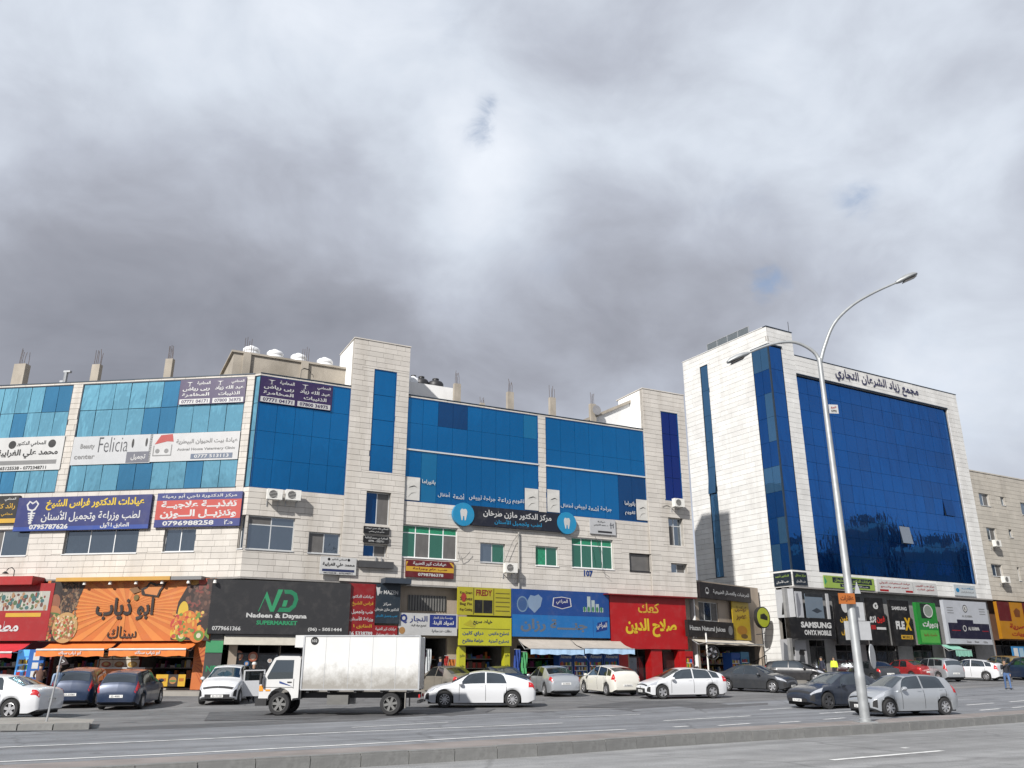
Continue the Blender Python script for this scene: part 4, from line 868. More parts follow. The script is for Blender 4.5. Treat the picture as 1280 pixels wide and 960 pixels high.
jug = [('e', .92 + .07 * rnd.uniform(-1, 1), .66 + .26 * rnd.uniform(-1, 1), .006 + rnd.random() * .008, .02 + rnd.random() * .03, paint(*rnd.choice(((95, 62, 50), (70, 45, 38), (120, 85, 70), (60, 40, 36), (140, 70, 60))))) for _ in range(80)]
fr2 = [('e', .865 + .085 * rnd.uniform(-1, 1), .25 + .2 * rnd.uniform(-1, 1), .005 + rnd.random() * .008, .016 + rnd.random() * .03, paint(*rnd.choice(((240, 180, 70), (225, 120, 50), (205, 75, 60), (120, 155, 60), (245, 205, 110), (235, 150, 60))))) for _ in range(90)]
signboard(PL, 'snack_bar_sign', 'huge orange sunburst billboard with food pictures above the snack bar', (65, 726.5), (264.5, 801), paint(232, 128, 52), [*rays,
    ('p', [(.0, .0), (.13, .0), (.24, 1), (.02, 1)], DKB), *nuts, ('e', .06, .68, .045, .16, paint(55, 35, 28)), ('e', .065, .62, .032, .15, paint(160, 100, 70)), ('e', .06, .46, .05, .12, paint(200, 130, 80)), ('e', .06, .42, .05, .05, paint(90, 120, 50)), *burger, *pizza,
    ('p', [(.78, .02), (1, .0), (1, 1), (.86, .98), (.80, .62)], paint(50, 32, 26)), ('e', .935, .60, .05, .26, paint(85, 58, 50)), *jug, ('e', .88, .95, .03, .06, paint(220, 160, 70)), ('e', .93, .95, .025, .06, paint(200, 80, 60)),
    ('e', .835, .45, .03, .18, FRUIT[0]), ('e', .87, .28, .055, .2, FRUIT[1]), ('e', .80, .26, .03, .1, FRUIT[2]), ('e', .81, .12, .035, .1, FRUIT[0]), ('e', .84, .08, .03, .09, FRUIT[3]), ('e', .84, .08, .016, .05, FRUIT[4]), ('e', .93, .1, .045, .13, FRUIT[1]), *fr2, ('e', .94, .08, .028, .08, FRUIT[3]), ('e', .94, .08, .013, .04, FRUIT[4]), ('p', [(.97, .1), (1, .3), (1, .02)], FRUIT[3]),
    ('p', [(.58, .74), (.68, .70), (.69, .80), (.72, .95), (.66, .92), (.62, .96), (.60, .88), (.57, .84)], DKB), ('p', [(.60, .76), (.67, .73), (.68, .82), (.70, .9), (.655, .88), (.625, .92), (.61, .85), (.59, .82)], paint(235, 150, 80)),
    ('p', [(.50, .84), (.55, .88), (.57, .80), (.53, .76)], paint(150, 105, 60)), ('e', .55, .7, .015, .05, paint(130, 110, 50)), T('ابو ذياب', .32, .33, .66, .70, DKB, .035), T('سناك', .41, .04, .58, .24, DKB, .01)], depth=.3, out=.2)
ys = PL.rect((72, 720.5), (252, 724.5), -.9); r = PL.empty('snack_bar_canopy', (ys[0] + ys[1]) / 2, -.3, ys[2]); tag(r, 'thin yellow and grey canopy strip over the orange billboard', 'canopy'); wv = (ys[1] - ys[0]) / 2
MB().box(-wv, wv * .58, -.7, .3, 0, .2).build('yellow_strip', paint(235, 180, 80), r); MB().box(wv * .585, wv, -.65, .3, 0.01, .19).build('grey_strip', LG, r)
for k in range(6): MB().lathe([(.10, -.16), (.07, 0)], 10, 'z', (-wv + 1.6 + k * 1.5, -.5, -.02)).build('spotlight', M_ACW, r)
# the dark supermarket fascia bends round the building's corner on its own plane
_a = PL.pt(PL.sz(267, 760)[0], -.45); _b = PM.pt(PM.sz(436, 760)[0], -.25); PN = Plane((_a.x, _a.y), math.atan2(_b.y - _a.y, _b.x - _a.x)); NLEN = (_b - _a).length
zn1, zn0 = PN.sz(350, 727)[1], PN.sz(350, 793.5)[1]; DG = paint(62, 62, 64)
ph = PN.sz(436, 760)[0]
signboard(PN, 'supermarket_sign', 'wide dark grey supermarket fascia with green monogram and white name', None, None, DG, [
    ('p', [(.30, .42), (.335, .42), (.385, .80), (.43, .52), (.465, .84), (.50, .84), (.445, .42), (.42, .42), (.375, .68), (.34, .42)], GN), ('p', [(.505, .84), (.56, .84), (.60, .78), (.615, .66), (.60, .52), (.56, .42), (.47, .42), (.485, .50), (.55, .50), (.575, .56), (.585, .66), (.575, .73), (.55, .76), (.515, .76)], paint(45, 150, 105)), ('p', [(.50, .52), (.53, .52), (.54, .64), (.51, .64)], GN),
    T('Nadeen & Dayana', .255, .28, .685, .39, WH, .04), T('SUPERMARKET', .33, .175, .62, .255, GN, .04), T('0779661366', .03, .06, .225, .14, WH, .03), T('(06) - 5051444', .70, .06, .95, .14, WH, .03)], depth=.3, out=.0, rect=(0.0, ph, zn0, zn1))
nz0 = .3; nr = PN.empty('supermarket_pier', .45, .25, PN.ground(.4, 0)); tag(nr, 'grey pier with green monogram left of the supermarket windows', 'pier'); MB().box(-.42, .42, -.3, .3, 0, zn0 - PN.ground(.4, 0) - .02).build('panel', paint(95, 95, 95), nr); lettering('ND', GN, nr, -.3, .3, 1.05, 1.35, -.31, .03); MB().box(-.43, .43, -.33, -.301, 2.0, 2.6).build('green_band', paint(90, 190, 130), nr)
sh = PN.empty('supermarket_valance', ph / 2 + .4, 0.0, zn0 - .62); tag(sh, 'cream roller awning casing under the supermarket fascia', 'awning'); MB().box(-ph / 2 + .5, ph / 2 - .5, -.35, .2, 0.08, .5).build('casing', mat('cream_canvas', (.52, .49, .42), .8), sh); MB().box(-ph / 2 + .5, ph / 2 - .5, -.4, .2, .51, .58).build('rail', M_BLACK, sh)
for k, (u, v, rr_, c) in enumerate(((.14, 1.6, .26, (190, 120, 90)), (.27, 1.55, .25, (195, 110, 80)), (.42, 1.35, .12, (235, 235, 235)), (.22, 1.2, .13, (60, 130, 200)))):
    p_ = PN.pt(ph * (.12 + u * .8), .35, PN.ground(1, 0) + .25 + v); o = empty('window_disc', p_, PN.a); tag(o, ['large round brown advert nearest the supermarket pier', 'second round brown advert on the supermarket glass', 'small white disc on the supermarket glass', 'small blue disc on the supermarket glass'][k], 'sticker'); MB().lathe([(rr_, -.03), (rr_, .0)], 22, 'y').build('disc', paint(*c), o); MB().lathe([(rr_ * .6, -.034), (rr_ * .6, -.031)], 18, 'y').build('print', paint(230, 200, 180), o)
# ------------------------------------------------------------------ shop signs, main front
signboard(PM, 'clinic_directory_sign', 'tall red sign with white and yellow Arabic lines beside the supermarket', (436, 729.5), (465, 798), paint(165, 25, 32), [T('عيادات الدكتور', .08, .72, .92, .79, WH), T('فراس الشيخ', .1, .58, .92, .67, GO), T('طب وتجميل', .1, .43, .92, .52, WH), T('وزراعة الأسنان', .06, .30, .94, .39, WH), T('الطابق ١', .2, .17, .9, .25, GO), T('06 5338789', .06, .04, .94, .12, WH, .03)], depth=.3, out=.1)
signboard(PM, 'dentist_entrance_sign', 'dark teal sign with a small tooth outline under the entrance canopy', (466.5, 730), (497, 780), paint(42, 56, 68), [T('Dr MAZEN', .12, .74, .9, .84, WH), ('p', [(.06, .92), (.14, .9), (.22, .92), (.2, .8), (.16, .7), (.12, .7)], WH), T('مركز', .35, .44, .65, .53, WH), T('الدكتور مازن طرخان', .05, .30, .95, .39, WH), T('لطب وتجميل الأسنان', .1, .15, .9, .23, CYAN)], depth=.3, out=.1)
signboard(PM, 'care_entrance_sign', 'short red sign with two white Arabic lines below the teal sign', (466, 782), (494, 798), paint(170, 30, 36), [T('عيادات كير الطبية', .05, .55, .95, .88, WH), T('طب عام وجراحة', .1, .1, .9, .42, WH)], depth=.3, out=.1)
gr = PM.rect((510, 743.5), (557, 764.5), .55); r = PM.empty('window_grille', (gr[0] + gr[1]) / 2, .54, gr[2]); tag(r, 'dark barred window over the white building materials sign', 'window'); wv = (gr[1] - gr[0]) / 2; MB().box(-wv, wv, -.04, -.01, 0, gr[3] - gr[2]).build('screen', M_SHUT, r)
for k in range(14): piece('bar', M_BLACK, r, -wv + .08 + k * (2 * wv - .16) / 13 - .015, -wv + .08 + k * (2 * wv - .16) / 13 + .015, -.08, -.05, 0, gr[3] - gr[2])
signboard(PM, 'materials_shop_sign', 'white and blue building materials sign over a narrow shop door', (497.5, 766), (569.5, 795), paint(232, 232, 230), [('r', .52, .38, .98, .95, paint(35, 60, 150)), T('لمواد البناء', .55, .45, .94, .68, WH, .04), T('مؤسسة بشار النجار', .58, .74, .92, .88, WH), T('Q', .02, .52, .14, .95, paint(40, 60, 140), .05), T('النجار', .18, .55, .48, .88, paint(40, 60, 140), .02), T('لجميع مواد البناء', .2, .36, .46, .5, BK), T('دهانات - عدد صناعية', .56, .12, .9, .28, paint(70, 70, 80)), ('e', .06, .2, .05, .16, paint(200, 150, 90))], depth=.2, out=.1)
YG = paint(225, 222, 55); YG2 = paint(205, 195, 50)
signboard(PM, 'fredy_sign', 'yellow-green panel with dark lettering and a small window, above the key shop', (571.5, 733.5), (637, 770.5), YG2, [T('FREDY', .33, .70, .63, .92, paint(150, 30, 35), .03), ('r', .30, .08, .64, .55, BK), ('r', .45, .08, .47, .55, paint(120, 115, 60)), ('r', .28, .02, .29, .98, BK), ('r', .66, .02, .67, .98, BK), *[T(s, .03, .72 - k * .2, .26, .84 - k * .2, paint(90, 60, 20)) for k, s in enumerate(('Key Smart', 'Shoes', 'Bag Fix', 'Key Cutting'))], *[('r', .70, .80 - k * .16, .97, .83 - k * .16, paint(120, 110, 40)) for k in range(5)], ('e', .1, .62, .05, .16, paint(190, 60, 50))], depth=.2, out=.1)
signboard(PM, 'key_shop_sign', 'bright yellow sign with blue Arabic words over the shoe and key shop', (573, 771), (637, 807.5), YG, [('p', [(.06, .72), (.2, .9), (.3, .72), (.28, .62)], YG2), T('خياط سريع', .25, .72, .62, .92, paint(40, 45, 60), .03), T('تصليح ملابس', .55, .32, .95, .5, paint(30, 80, 150), .03), T('دراي كلين', .05, .32, .45, .5, paint(30, 80, 150), .03), T('تصليح أحذية', .55, .06, .95, .24, paint(30, 80, 150), .03), T('خراطة مفاتيح', .05, .06, .45, .24, paint(30, 80, 150), .03), ('r', .03, .58, .97, .595, BK)], depth=.25, out=.15)
for nm, x0, x1 in (('left', 573.5, 581), ('right', 630, 637)):
    q = PM.rect((x0, 808), (x1, 848), .0); r = PM.empty('key_shop_jamb', (q[0] + q[1]) / 2, .1, PM.ground(q[0], 0) + .15); tag(r, 'yellow jamb board on the %s of the key shop opening' % nm, 'jamb'); MB().box(-(q[1] - q[0]) / 2, (q[1] - q[0]) / 2, -.15, .25, 0, q[3] - PM.ground(q[0], 0) - .16).build('board', YG, r)
    for k in range(3): lettering('مفاتيح', paint(60, 80, 60), r, -(q[1] - q[0]) * .35, (q[1] - q[0]) * .35, .5 + k * .6, .7 + k * .6, -.16)
B1_, B2_ = paint(30, 82, 160), paint(35, 128, 205)
signboard(PM, 'dairy_shop_sign', 'large blue shop fascia with faded grey Arabic name and product pictures', (638, 736), (760, 798), B1_, [('r', 0, 0, 1, .46, B2_), ('r', .82, .03, .824, .43, B1_), T('جنــــة رزان', .08, .10, .76, .38, paint(115, 125, 140), .04), T('المراعي', .86, .18, .97, .34, WH), ('p', [(.85, .12), (.97, .18), (.98, .38), (.87, .33)], paint(25, 60, 140)),
    ('e', .10, .68, .055, .17, paint(130, 160, 190)), ('e', .10, .68, .045, .14, paint(70, 105, 160)), ('p', [(.15, .76), (.18, .88), (.22, .86), (.26, .9), (.30, .82), (.28, .64), (.22, .5), (.16, .62)], paint(150, 175, 205)), ('p', [(.40, .66), (.41, .84), (.50, .87), (.59, .84), (.60, .66), (.50, .60)], WH), ('p', [(.41, .67), (.42, .83), (.50, .855), (.58, .83), (.59, .67), (.50, .615)], paint(30, 50, 130)), T('المراعي', .44, .70, .56, .81, WH), *[('r', .72 + k * .045, .56, .755 + k * .045, .66 + (k * 7 % 4) * .08, paint(200, 215, 215)) for k in range(5)], *[('e', .735 + k * .045, .62, .012, .06, paint(60, 140, 90)) for k in range(5)]], depth=.25, out=.15)
signboard(PM, 'bakery_sign', 'tall red bakery front with golden Arabic lettering', (759.5, 742), (858, 812), paint(205, 22, 28), [T('كعك', .36, .66, .64, .86, GO, .02), T('صلاح الدين', .19, .22, .86, .56, YE, .045)], depth=.2, out=.12)
for nm, x0, x1 in (('between the cool drinks awning and the shop window', 761, 785), ('between the shop window and the brown door', 812.5, 828), ('right of the brown door', 846, 857)):
    q = PM.rect((x0, 812), (x1, 848), -.1); r = PM.empty('bakery_pier', (q[0] + q[1]) / 2, -.1, PM.ground(q[0], 0) + .12); tag(r, 'red painted pier of the bakery, ' + nm, 'pier'); MB().box(-(q[1] - q[0]) / 2, (q[1] - q[0]) / 2, -.1, .6, 0, q[3] - PM.ground(q[0], 0) - .13).build('panel', paint(200, 25, 28), r)
q = PM.rect((828, 815), (846, 848), .3); r = PM.empty('bakery_door', (q[0] + q[1]) / 2, .3, PM.ground(q[0], 0) + .2); tag(r, 'dark brown door in the red bakery front', 'door'); MB().box(-(q[1] - q[0]) / 2, (q[1] - q[0]) / 2, -.05, .05, 0, q[3] - PM.ground(q[0], 0) - .2).build('leaf', paint(70, 35, 32), r); MB().box(.4, .46, -.1, -.05, 1, 1.25).build('handle', M_METAL, r)
cp = PM.rect((757, 739.5), (871, 743), -.7); r = PM.empty('bakery_canopy', (cp[0] + cp[1]) / 2, -.25, ZB - .13); tag(r, 'thin red canopy edge over the bakery front', 'canopy'); wv = (cp[1] - cp[0]) / 2; MB().box(-wv, wv, -.45, .2, 0, .06).build('sheet', paint(150, 25, 30), r)
# ------------------------------------------------------------------ juice shop
signboard(PJ, 'juice_roof_sign', 'black sign with white Arabic lettering on top of the juice shop', None, None, paint(36, 28, 30), [T('للمرطبات والعصائر الطبيعية', .24, .3, .96, .62, WH, .02), ('c', .13, .48, .22, WH), ('p', [(.1, .4), (.16, .4), (.15, .62), (.11, .62)], paint(36, 28, 30))], rect=(PJ.sz(872, 740, -.3)[0], PJ.sz(935, 740, -.3)[0], PJ.sz(900, 750, -.3)[1], PJ.sz(900, 731, -.3)[1]), depth=.3, out=.2)
signboard(PJ, 'juice_shop_sign', 'black sign with white English lettering above the juice shop awning', None, None, paint(40, 34, 33), [T('Hazan Natural Juices', .03, .3, .80, .68, WH, .03), ('e', .92, .5, .05, .3, LG)], rect=(PJ.sz(858, 786, -.3)[0], PJ.sz(915, 786, -.3)[0], PJ.sz(890, 797, -.3)[1], PJ.sz(890, 777, -.3)[1]), depth=.25, out=.2)
signboard(PJ, 'yellow_banner', 'upright yellow banner with dark scribbles beside the juice shop windows', None, None, paint(225, 190, 40), [T('كوكتيل', .15, .72, .85, .88, paint(120, 70, 30)), T('عصير', .2, .5, .8, .66, paint(120, 70, 30)), ('e', .5, .25, .3, .12, paint(200, 140, 40)), ('e', .6, .1, .2, .06, paint(120, 90, 30))], rect=(PJ.sz(916, 775, -.3)[0], PJ.sz(937, 775, -.3)[0], PJ.sz(925, 800, -.3)[1], PJ.sz(925, 752, -.3)[1]), depth=.06, out=.25, cat='banner')
rs = PJ.sz(951, 772, -.8); r = empty('round_sign', PJ.pt(rs[0], -.9, rs[1] - .8), PJ.a + R(-10)); tag(r, 'round yellow-green sign with black rim on an arm by the juice shop', 'sign')
MB().lathe([(.78, -.14), (.78, .14)], 32, 'y', (0, 0, .8)).build('rim', M_BLACK, r); MB().lathe([(.70, -.152), (.70, -.141)], 32, 'y', (-.02, 0, .8)).build('face', paint(205, 215, 60), r); MB().prism([(-.4, .7), (.4, .6), (.45, .85), (.1, 1.1), (-.35, 1.0)], -.16, -.153).build('emblem', paint(40, 45, 30), r); MB().tube([(.2, .1, .3), (.2, .1, -.35), (-.1, .6, -.4)], .04, 6).build('arm', M_BLACK, r)
# ------------------------------------------------------------------ navy block: band signs and shop signs
def rsign(name, label, tl, br, panel, items=(), **k): return signboard(PR, name, label, tl, br, panel, items, **k)
LGN = paint(175, 205, 95); DTE = paint(30, 45, 60)
r1 = (0.05, 1.45, 7.72, 8.68)
signboard(PS, 'corner_clinic_sign', 'small dark sign with pale lettering on the tower side left of the corner edge', None, None, DTE, [T('الدكتور أحمد', .1, .6, .9, .85, LGN), T('طب الأسنان', .15, .15, .85, .42, WH)], rect=(-1.75, -.08, 7.72, 8.68), depth=.06)
signboard(PR, 'corner_clinic_sign', 'small dark sign with pale lettering on the tower front right of the corner edge', None, None, DTE, [T('مركز سنابل', .1, .6, .9, .85, LGN), T('طب الأسنان', .15, .15, .85, .42, WH)], rect=r1, depth=.06)
rsign('green_clinic_sign', 'pale green sign with dark lettering under the navy glazing', (1028.5, 719), (1093, 738.5), LGN, [('r', .16, .45, .95, .9, DTE), T('عيادات الدكتور سمير سليمان', .2, .5, .92, .85, LGN), ('r', .3, .12, .9, .38, DTE), T('طب الأسنان وتجميلها', .34, .15, .86, .34, WH), ('p', [(0, .95), (.05, .5), (.0, .2)], GN)], depth=.08)
rsign('red_letter_sign', 'long white sign with red Arabic lettering under the navy glazing', (1094, 724), (1171, 744.5), WH, [T('عيادة السمعيات الدولي', .04, .62, .55, .86, RD), T('مركز طب العيون', .64, .6, .96, .82, RD), T('تقويم النطق والسمع', .06, .34, .52, .52, RD), T('الطابق الثالث', .66, .3, .95, .5, RD), ('r', .04, .06, .18, .22, RD), ('r', .46, .08, .58, .24, RD), ('r', .59, .1, .594, .9, LG)], depth=.08)
rsign('pale_office_sign', 'small pale sign with faint lettering near the right end of the band', (1191, 730.5), (1220, 746), paint(220, 228, 232), [T('مكتب', .35, .6, .9, .8, LB), T('استشارات', .3, .25, .9, .45, LG), ('e', .15, .5, .08, .2, LB)], depth=.06)
BLK = paint(24, 24, 27)
ms = rsign('phone_shop_sign', 'black sign with white English lettering at the corner of the navy block', (981, 772), (1040, 799), BLK, [T('SAMSUNG', .24, .52, .92, .82, WH, .05), T('ONYX MOBILE', .30, .16, .90, .42, WH, .04)], depth=.4, out=.35)
rsign('phone_poster', 'white phone advert with a grey figure left above the black phone sign', (992.5, 739), (1004.5, 772), paint(215, 217, 222), [('p', [(.1, .0), (.5, .1), (.7, .5), (.4, .95), (.15, .9)], paint(150, 152, 160))], depth=.06, cat='poster')
signboard(PS, 'phone_poster', 'tall white phone advert with a black figure on the side face by the corner', None, None, paint(222, 224, 228), [('p', [(.25, .1), (.55, .1), (.7, .45), (.45, .62), (.35, .5)], BLK), ('e', .5, .7, .1, .05, BLK)], rect=(-1.72, -.03, PS.sz(980, 772)[1], 7.45), depth=.06, cat='poster')
rsign('phone_poster', 'bluish phone photograph right of the white adverts', (1005, 742), (1030, 773), paint(130, 145, 160), [('p', [(.3, .3), (.6, .42), (.9, .3), (.6, .2)], paint(60, 70, 82)), ('r', 0, .88, 1, 1, paint(40, 44, 50))], depth=.06, cat='poster')
rsign('white_pilaster_panel', 'narrow white panel between the phone adverts and the dark fascia', (1031, 742), (1037.5, 774), paint(215, 216, 218), [], depth=.1, cat='panel')
rsign('entrance_poster', 'black and white poster left of the phone shop entrance', (992, 800), (1010, 836), paint(205, 205, 207), [('e', .55, .55, .25, .12, BLK), ('p', [(.2, .1), (.8, .1), (.75, .45), (.4, .5)], paint(80, 82, 86)), ('r', .4, .62, .9, .67, BLK)], depth=.06, cat='poster')
signboard(PS, 'entrance_poster', 'grey and white poster on the side face below the corner advert', None, None, paint(200, 201, 205), [('p', [(.1, .1), (.6, .2), (.5, .7), (.2, .9)], paint(120, 124, 132)), ('e', .7, .6, .15, .12, BLK)], rect=(-1.72, -.03, PS.ground(-1, 0) + .9, PS.sz(980, 799)[1]), depth=.06, cat='poster')
rsign('dark_fascia_sign', 'black fascia with white roundel and yellow Arabic letters behind the lamp post', (1039, 744.5), (1079, 806), BLK, [('e', .37, .80, .14, .15, WH), T('فون', .12, .44, .42, .58, GO, .04), T('هاتف', .12, .18, .42, .32, GO, .04)], depth=.25, out=.2)
rsign('red_white_phone_sign', 'black fascia with red and white Arabic name and orbit emblem', (1079.5, 747), (1107.5, 807), BLK, [T('برو', .02, .46, .42, .62, WH, .05), T('فون', .45, .46, .98, .62, paint(220, 40, 35), .05), ('e', .50, .82, .16, .06, WH), ('e', .50, .82, .11, .04, BLK), T('G', .38, .76, .62, .9, WH, .04), ('r', .05, .33, .35, .42, RD), ('r', .40, .33, .98, .38, WH)], depth=.25, out=.2)
rsign('flex_sign', 'black fascia with large white English lettering ending in a yellow letter', (1108, 750), (1139.5, 808), BLK, [T('SAMSUNG', .05, .78, .85, .86, WH, .03), T('FLE', .15, .36, .62, .54, WH, .06), T('X', .62, .34, .98, .62, paint(240, 190, 30), .06), ('r', .35, .15, .98, .24, GO), T('MOBILE', .42, .165, .92, .225, BLK)], depth=.28, out=.22)
rsign('green_shop_sign', 'bright green sign with white Arabic name and round portrait-shaped emblem', (1140, 753), (1172.5, 806), paint(40, 150, 60), [('r', .04, .04, .96, .34, paint(95, 195, 85)), ('r', .2, .62, .7, .98, paint(30, 50, 40)), ('e', .58, .80, .24, .16, WH), ('e', .58, .80, .20, .135, paint(160, 170, 160)), T('بهورات', .2, .38, .98, .56, WH, .05), T('مكسرات وقهوة', .2, .18, .85, .27, paint(150, 60, 40))], depth=.3, out=.25)
rsign('white_navy_shop_sign', 'large white and navy fascia with stepped outline and round monogram', (1174, 750), (1237, 806), paint(218, 222, 230), [('r', .04, .12, .985, .48, paint(34, 32, 62)), ('r', .25, .48, .62, .56, paint(34, 32, 62)), T('AL KARMA', .48, .32, .74, .4, WH, .03), ('c', .40, .36, .07, WH), ('c', .40, .36, .05, paint(34, 32, 62)), ('r', .1, .3, .3, .315, RD), ('r', .8, .3, .95, .315, RD), ('c', .48, .82, .09, BLK), ('c', .48, .82, .07, WH), T('K', .46, .78, .50, .86, BLK), T('AL KARMA', .38, .62, .62, .67, LG), *[('r', u, .7 + k * .06, u + .14, .715 + k * .06, LG) for u in (.06, .8) for k in range(3)], *[T(s, u, .03, u + .1, .08, LG) for s, u in (('Shoes', .4), ('Bags', .58), ('Gifts', .78))]], depth=.3, out=.25)
signboard(PO, 'orange_shop_sign', 'amber and maroon fascia with red Arabic name at the right edge', (1241, 752), (1300, 800), paint(205, 140, 20), [('r', 0, .48, .3, 1, paint(110, 22, 25)), ('r', .62, .48, 1, 1, paint(110, 22, 25)), T('القصرية', .22, .24, .80, .42, paint(170, 40, 25), .05), T('للحلويات', .24, .06, .78, .20, paint(170, 40, 25), .04), ('p', [(.4, .6), (.52, .6), (.54, .78), (.46, .85), (.38, .76)], paint(130, 70, 20))], depth=.3, out=.25)
# ------------------------------------------------------------------ air conditioners, tanks, awnings, coolers
def copy_tree(o, parent=None):
    c = o.copy(); C.objects.link(c); c.parent = parent
    for ch in list(o.children): copy_tree(ch, c)
    return c
AC0 = None
def air_con(pl, px, py, label, w=None, depth=0.0):
    global AC0
    s, z = pl.sz(px, py, depth)
    if AC0 is None:
        r = empty('air_conditioner', (0, 0, 0)); AC0 = r
        MB().box(-.42, .42, -.62, -.28, 0, .58).build('casing', M_ACW, r)
        g = MB().lathe([(.22, -.635), (.22, -.621)], 24, 'y', (-.1, 0, .29)).build('fan_grille', M_BLACK, r)
        for k in range(5): MB().box(-.1 - .2, -.1 + .2, -.65, -.637, .29 - .16 + k * .08 - .008, .29 - .16 + k * .08 + .008).build('slat', M_ACW, g)
        for x in (-.3, .3): MB().box(x - .02, x + .02, -.6, 0, -.05, -.001).box(x - .02, x + .02, -.05, -.01, -.3, -.051).build('bracket', M_METAL, r)
        MB().tube([(.4, -.4, .2), (.5, -.3, .1), (.5, -.05, .3), (.5, 0, .5)], .02, 6).build('hose', M_BLACK, r)
    else: r = copy_tree(AC0)
    r.location = pl.pt(s, depth, z - .29); r.rotation_euler = (0, 0, pl.a); tag(r, label, 'air conditioner', 'outdoor air conditioner units')
air_con(PM, 341, 620, 'left of two air conditioners under the corner glazing'); air_con(PM, 364, 621, 'right of two air conditioners under the corner glazing')
air_con(PM, 634, 711, 'air conditioner by the downpipe under a first floor window'); air_con(PM, 843, 630, 'air conditioner under the royal blue strip of the second tower', depth=-.14)
air_con(PO, 1240, 680, 'air conditioner under the middle window of the cream building'); air_con(PO, 1251, 725, 'lowest air conditioner on the cream building'); 
def tank(pl, px, py_base, depth, label, m, r_=.55, h=.85):
    s, z = pl.sz(px, py_base, depth); t = empty('water_tank', pl.pt(s, depth + .6, z), pl.a); tag(t, label, 'water tank', 'roof water tanks')
    MB().lathe([(r_ * .92, 0), (r_, .06), (r_, h * .3), (r_ * .97, h * .34), (r_, h * .38), (r_, h * .72), (r_ * .9, h * .82), (r_ * .35, h * .95), (r_ * .33, h)], 24).build('body', m, t, smooth=True); MB().lathe([(r_ * .36, h), (r_ * .36, h + .07), (r_ * .1, h + .09)], 16).build('lid', m, t)
M_TANK = mat('white_plastic_tank', (.72, .73, .74), .45, var=.06); M_TANKB = mat('black_plastic_tank', (.02, .02, .022), .5)
for k, (x, y) in enumerate(((316, 443.5), (346, 448), (376, 452), (409, 457))): 
    s_, z_ = PM.sz(x, y, 1.6); t = empty('water_tank', PM.pt(s_, 2.3, ztop + .12), PM.a); tag(t, ['leftmost', 'second', 'third', 'rightmost'][k] + ' of the four white water tanks on the concrete roof room', 'water tank', 'white roof water tanks'); t.scale = (.9, .9, .58)
    MB().lathe([(.52, 0), (.56, .06), (.56, .4), (.53, .44), (.56, .48), (.56, .8), (.48, .95), (.2, 1.08), (.19, 1.12)], 24).build('body', M_TANK, t, smooth=True); MB().lathe([(.21, 1.12), (.21, 1.19), (.06, 1.2)], 16).build('lid', M_TANK, t)
zr2 = PM.sz(540, 482, 2.2)[1]
for k, (x, c, r2) in enumerate(((519, M_TANK, .42), (529, M_TANKB, .5), (547, M_TANKB, .55))):
    s_ = PM.sz(x, 480, 2.6)[0]; t = empty('water_tank', PM.pt(s_, 3.0, PM.rect((513, 477), (567, 500), 2.2)[3]), PM.a); tag(t, ['small white water tank against the first tower', 'left black water tank on the white roof room', 'right black water tank on the white roof room'][k], 'water tank', 'tanks on the white roof room')
    MB().lathe([(r2 * .95, 0), (r2, .05), (r2, .38), (r2 * .85, .5), (r2 * .4, .6), (r2 * .38, .68)], 20).build('body', c, t, smooth=True); MB().lathe([(r2 * .42, .68), (r2 * .42, .75)], 14).build('lid', M_TANKB, t)
s_, z_ = PM.sz(745, 513, 1.1); dsh = PM.empty('satellite_dish', s_, 1.1, z_); tag(dsh, 'small grey satellite dish on the rightmost roof column', 'satellite dish')
MB().lathe([(.02, .0), (.15, -.015), (.28, -.06), (.36, -.11)], 20, 'y').build('dish', mat('grey_dish', (.25, .25, .26), .5), dsh, smooth=True); MB().tube([(0, .02, 0), (0, .1, -.4)], .03, 6).build('arm', M_METAL, dsh)
def awning(pl, name, label, px0, px1, py_top, py_front, drop, m, out=1.5, stripe=None, text=None, val_m=None, y_at=-.2):
    s0, s1 = pl.sz(px0, py_top, y_at)[0], pl.sz(px1, py_top, y_at)[0]; xm = (px0 + px1) / 2; z1 = pl.sz(xm, py_top, y_at)[1]; z0 = pl.sz(xm, py_front, y_at - out)[1]; w = (s1 - s0) / 2
    r = pl.empty(name, (s0 + s1) / 2, y_at, z0); tag(r, label, 'awning')
    b = MB(); n = 12; ys = [-(out) * i / n for i in range(n + 1)]; rr = random.Random(int(px0))
    for i in range(n + 1):
        t = i / n; zz = (z1 - z0) * (1 - t) - .10 * math.sin(math.pi * t)
        for j in range(13): b.v.append((-w + 2 * w * j / 12, ys[i], zz + .02 * math.sin(j * 2.1 + i) * t))
    for i in range(n):
        for j in range(12): a = i * 13 + j; b.f.append((a, a + 13, a + 14, a + 1)); b.m.append(0)
    b.build('canvas', m, r, smooth=True)
    v = MB(); 
    for j in range(13):
        x = -w + 2 * w * j / 12; v.v += [(x, -out - .005, .02), (x, -out - .02 - .02 * math.sin(j * 2.6), -drop + .03 * math.sin(j * 1.9))]
    for j in range(12): v.f.append((2 * j, 2 * j + 1, 2 * j + 3, 2 * j + 2)); v.m.append(0)
    v.build('valance', val_m or m, r)
    MB().tube([(-w, -out, .0), (w, -out, .0)], .03, 6).build('front_bar', M_METAL, r)
    for x in (-w + .05, w - .05): MB().tube([(x, 0, z1 - z0 - .05), (x, -out * .5, (z1 - z0) * .3 - .2), (x, -out, .0)], .02, 5).build('arm', M_METAL, r)
    if stripe: MB().box(-w, w, -out - .045, -out - .04, -.06, .0).build('stripe', stripe, r)
    if text: lettering(text[0], text[1], r, -w * .3, w * .35, -drop * .85, -drop * .25, -out - .06, .03)
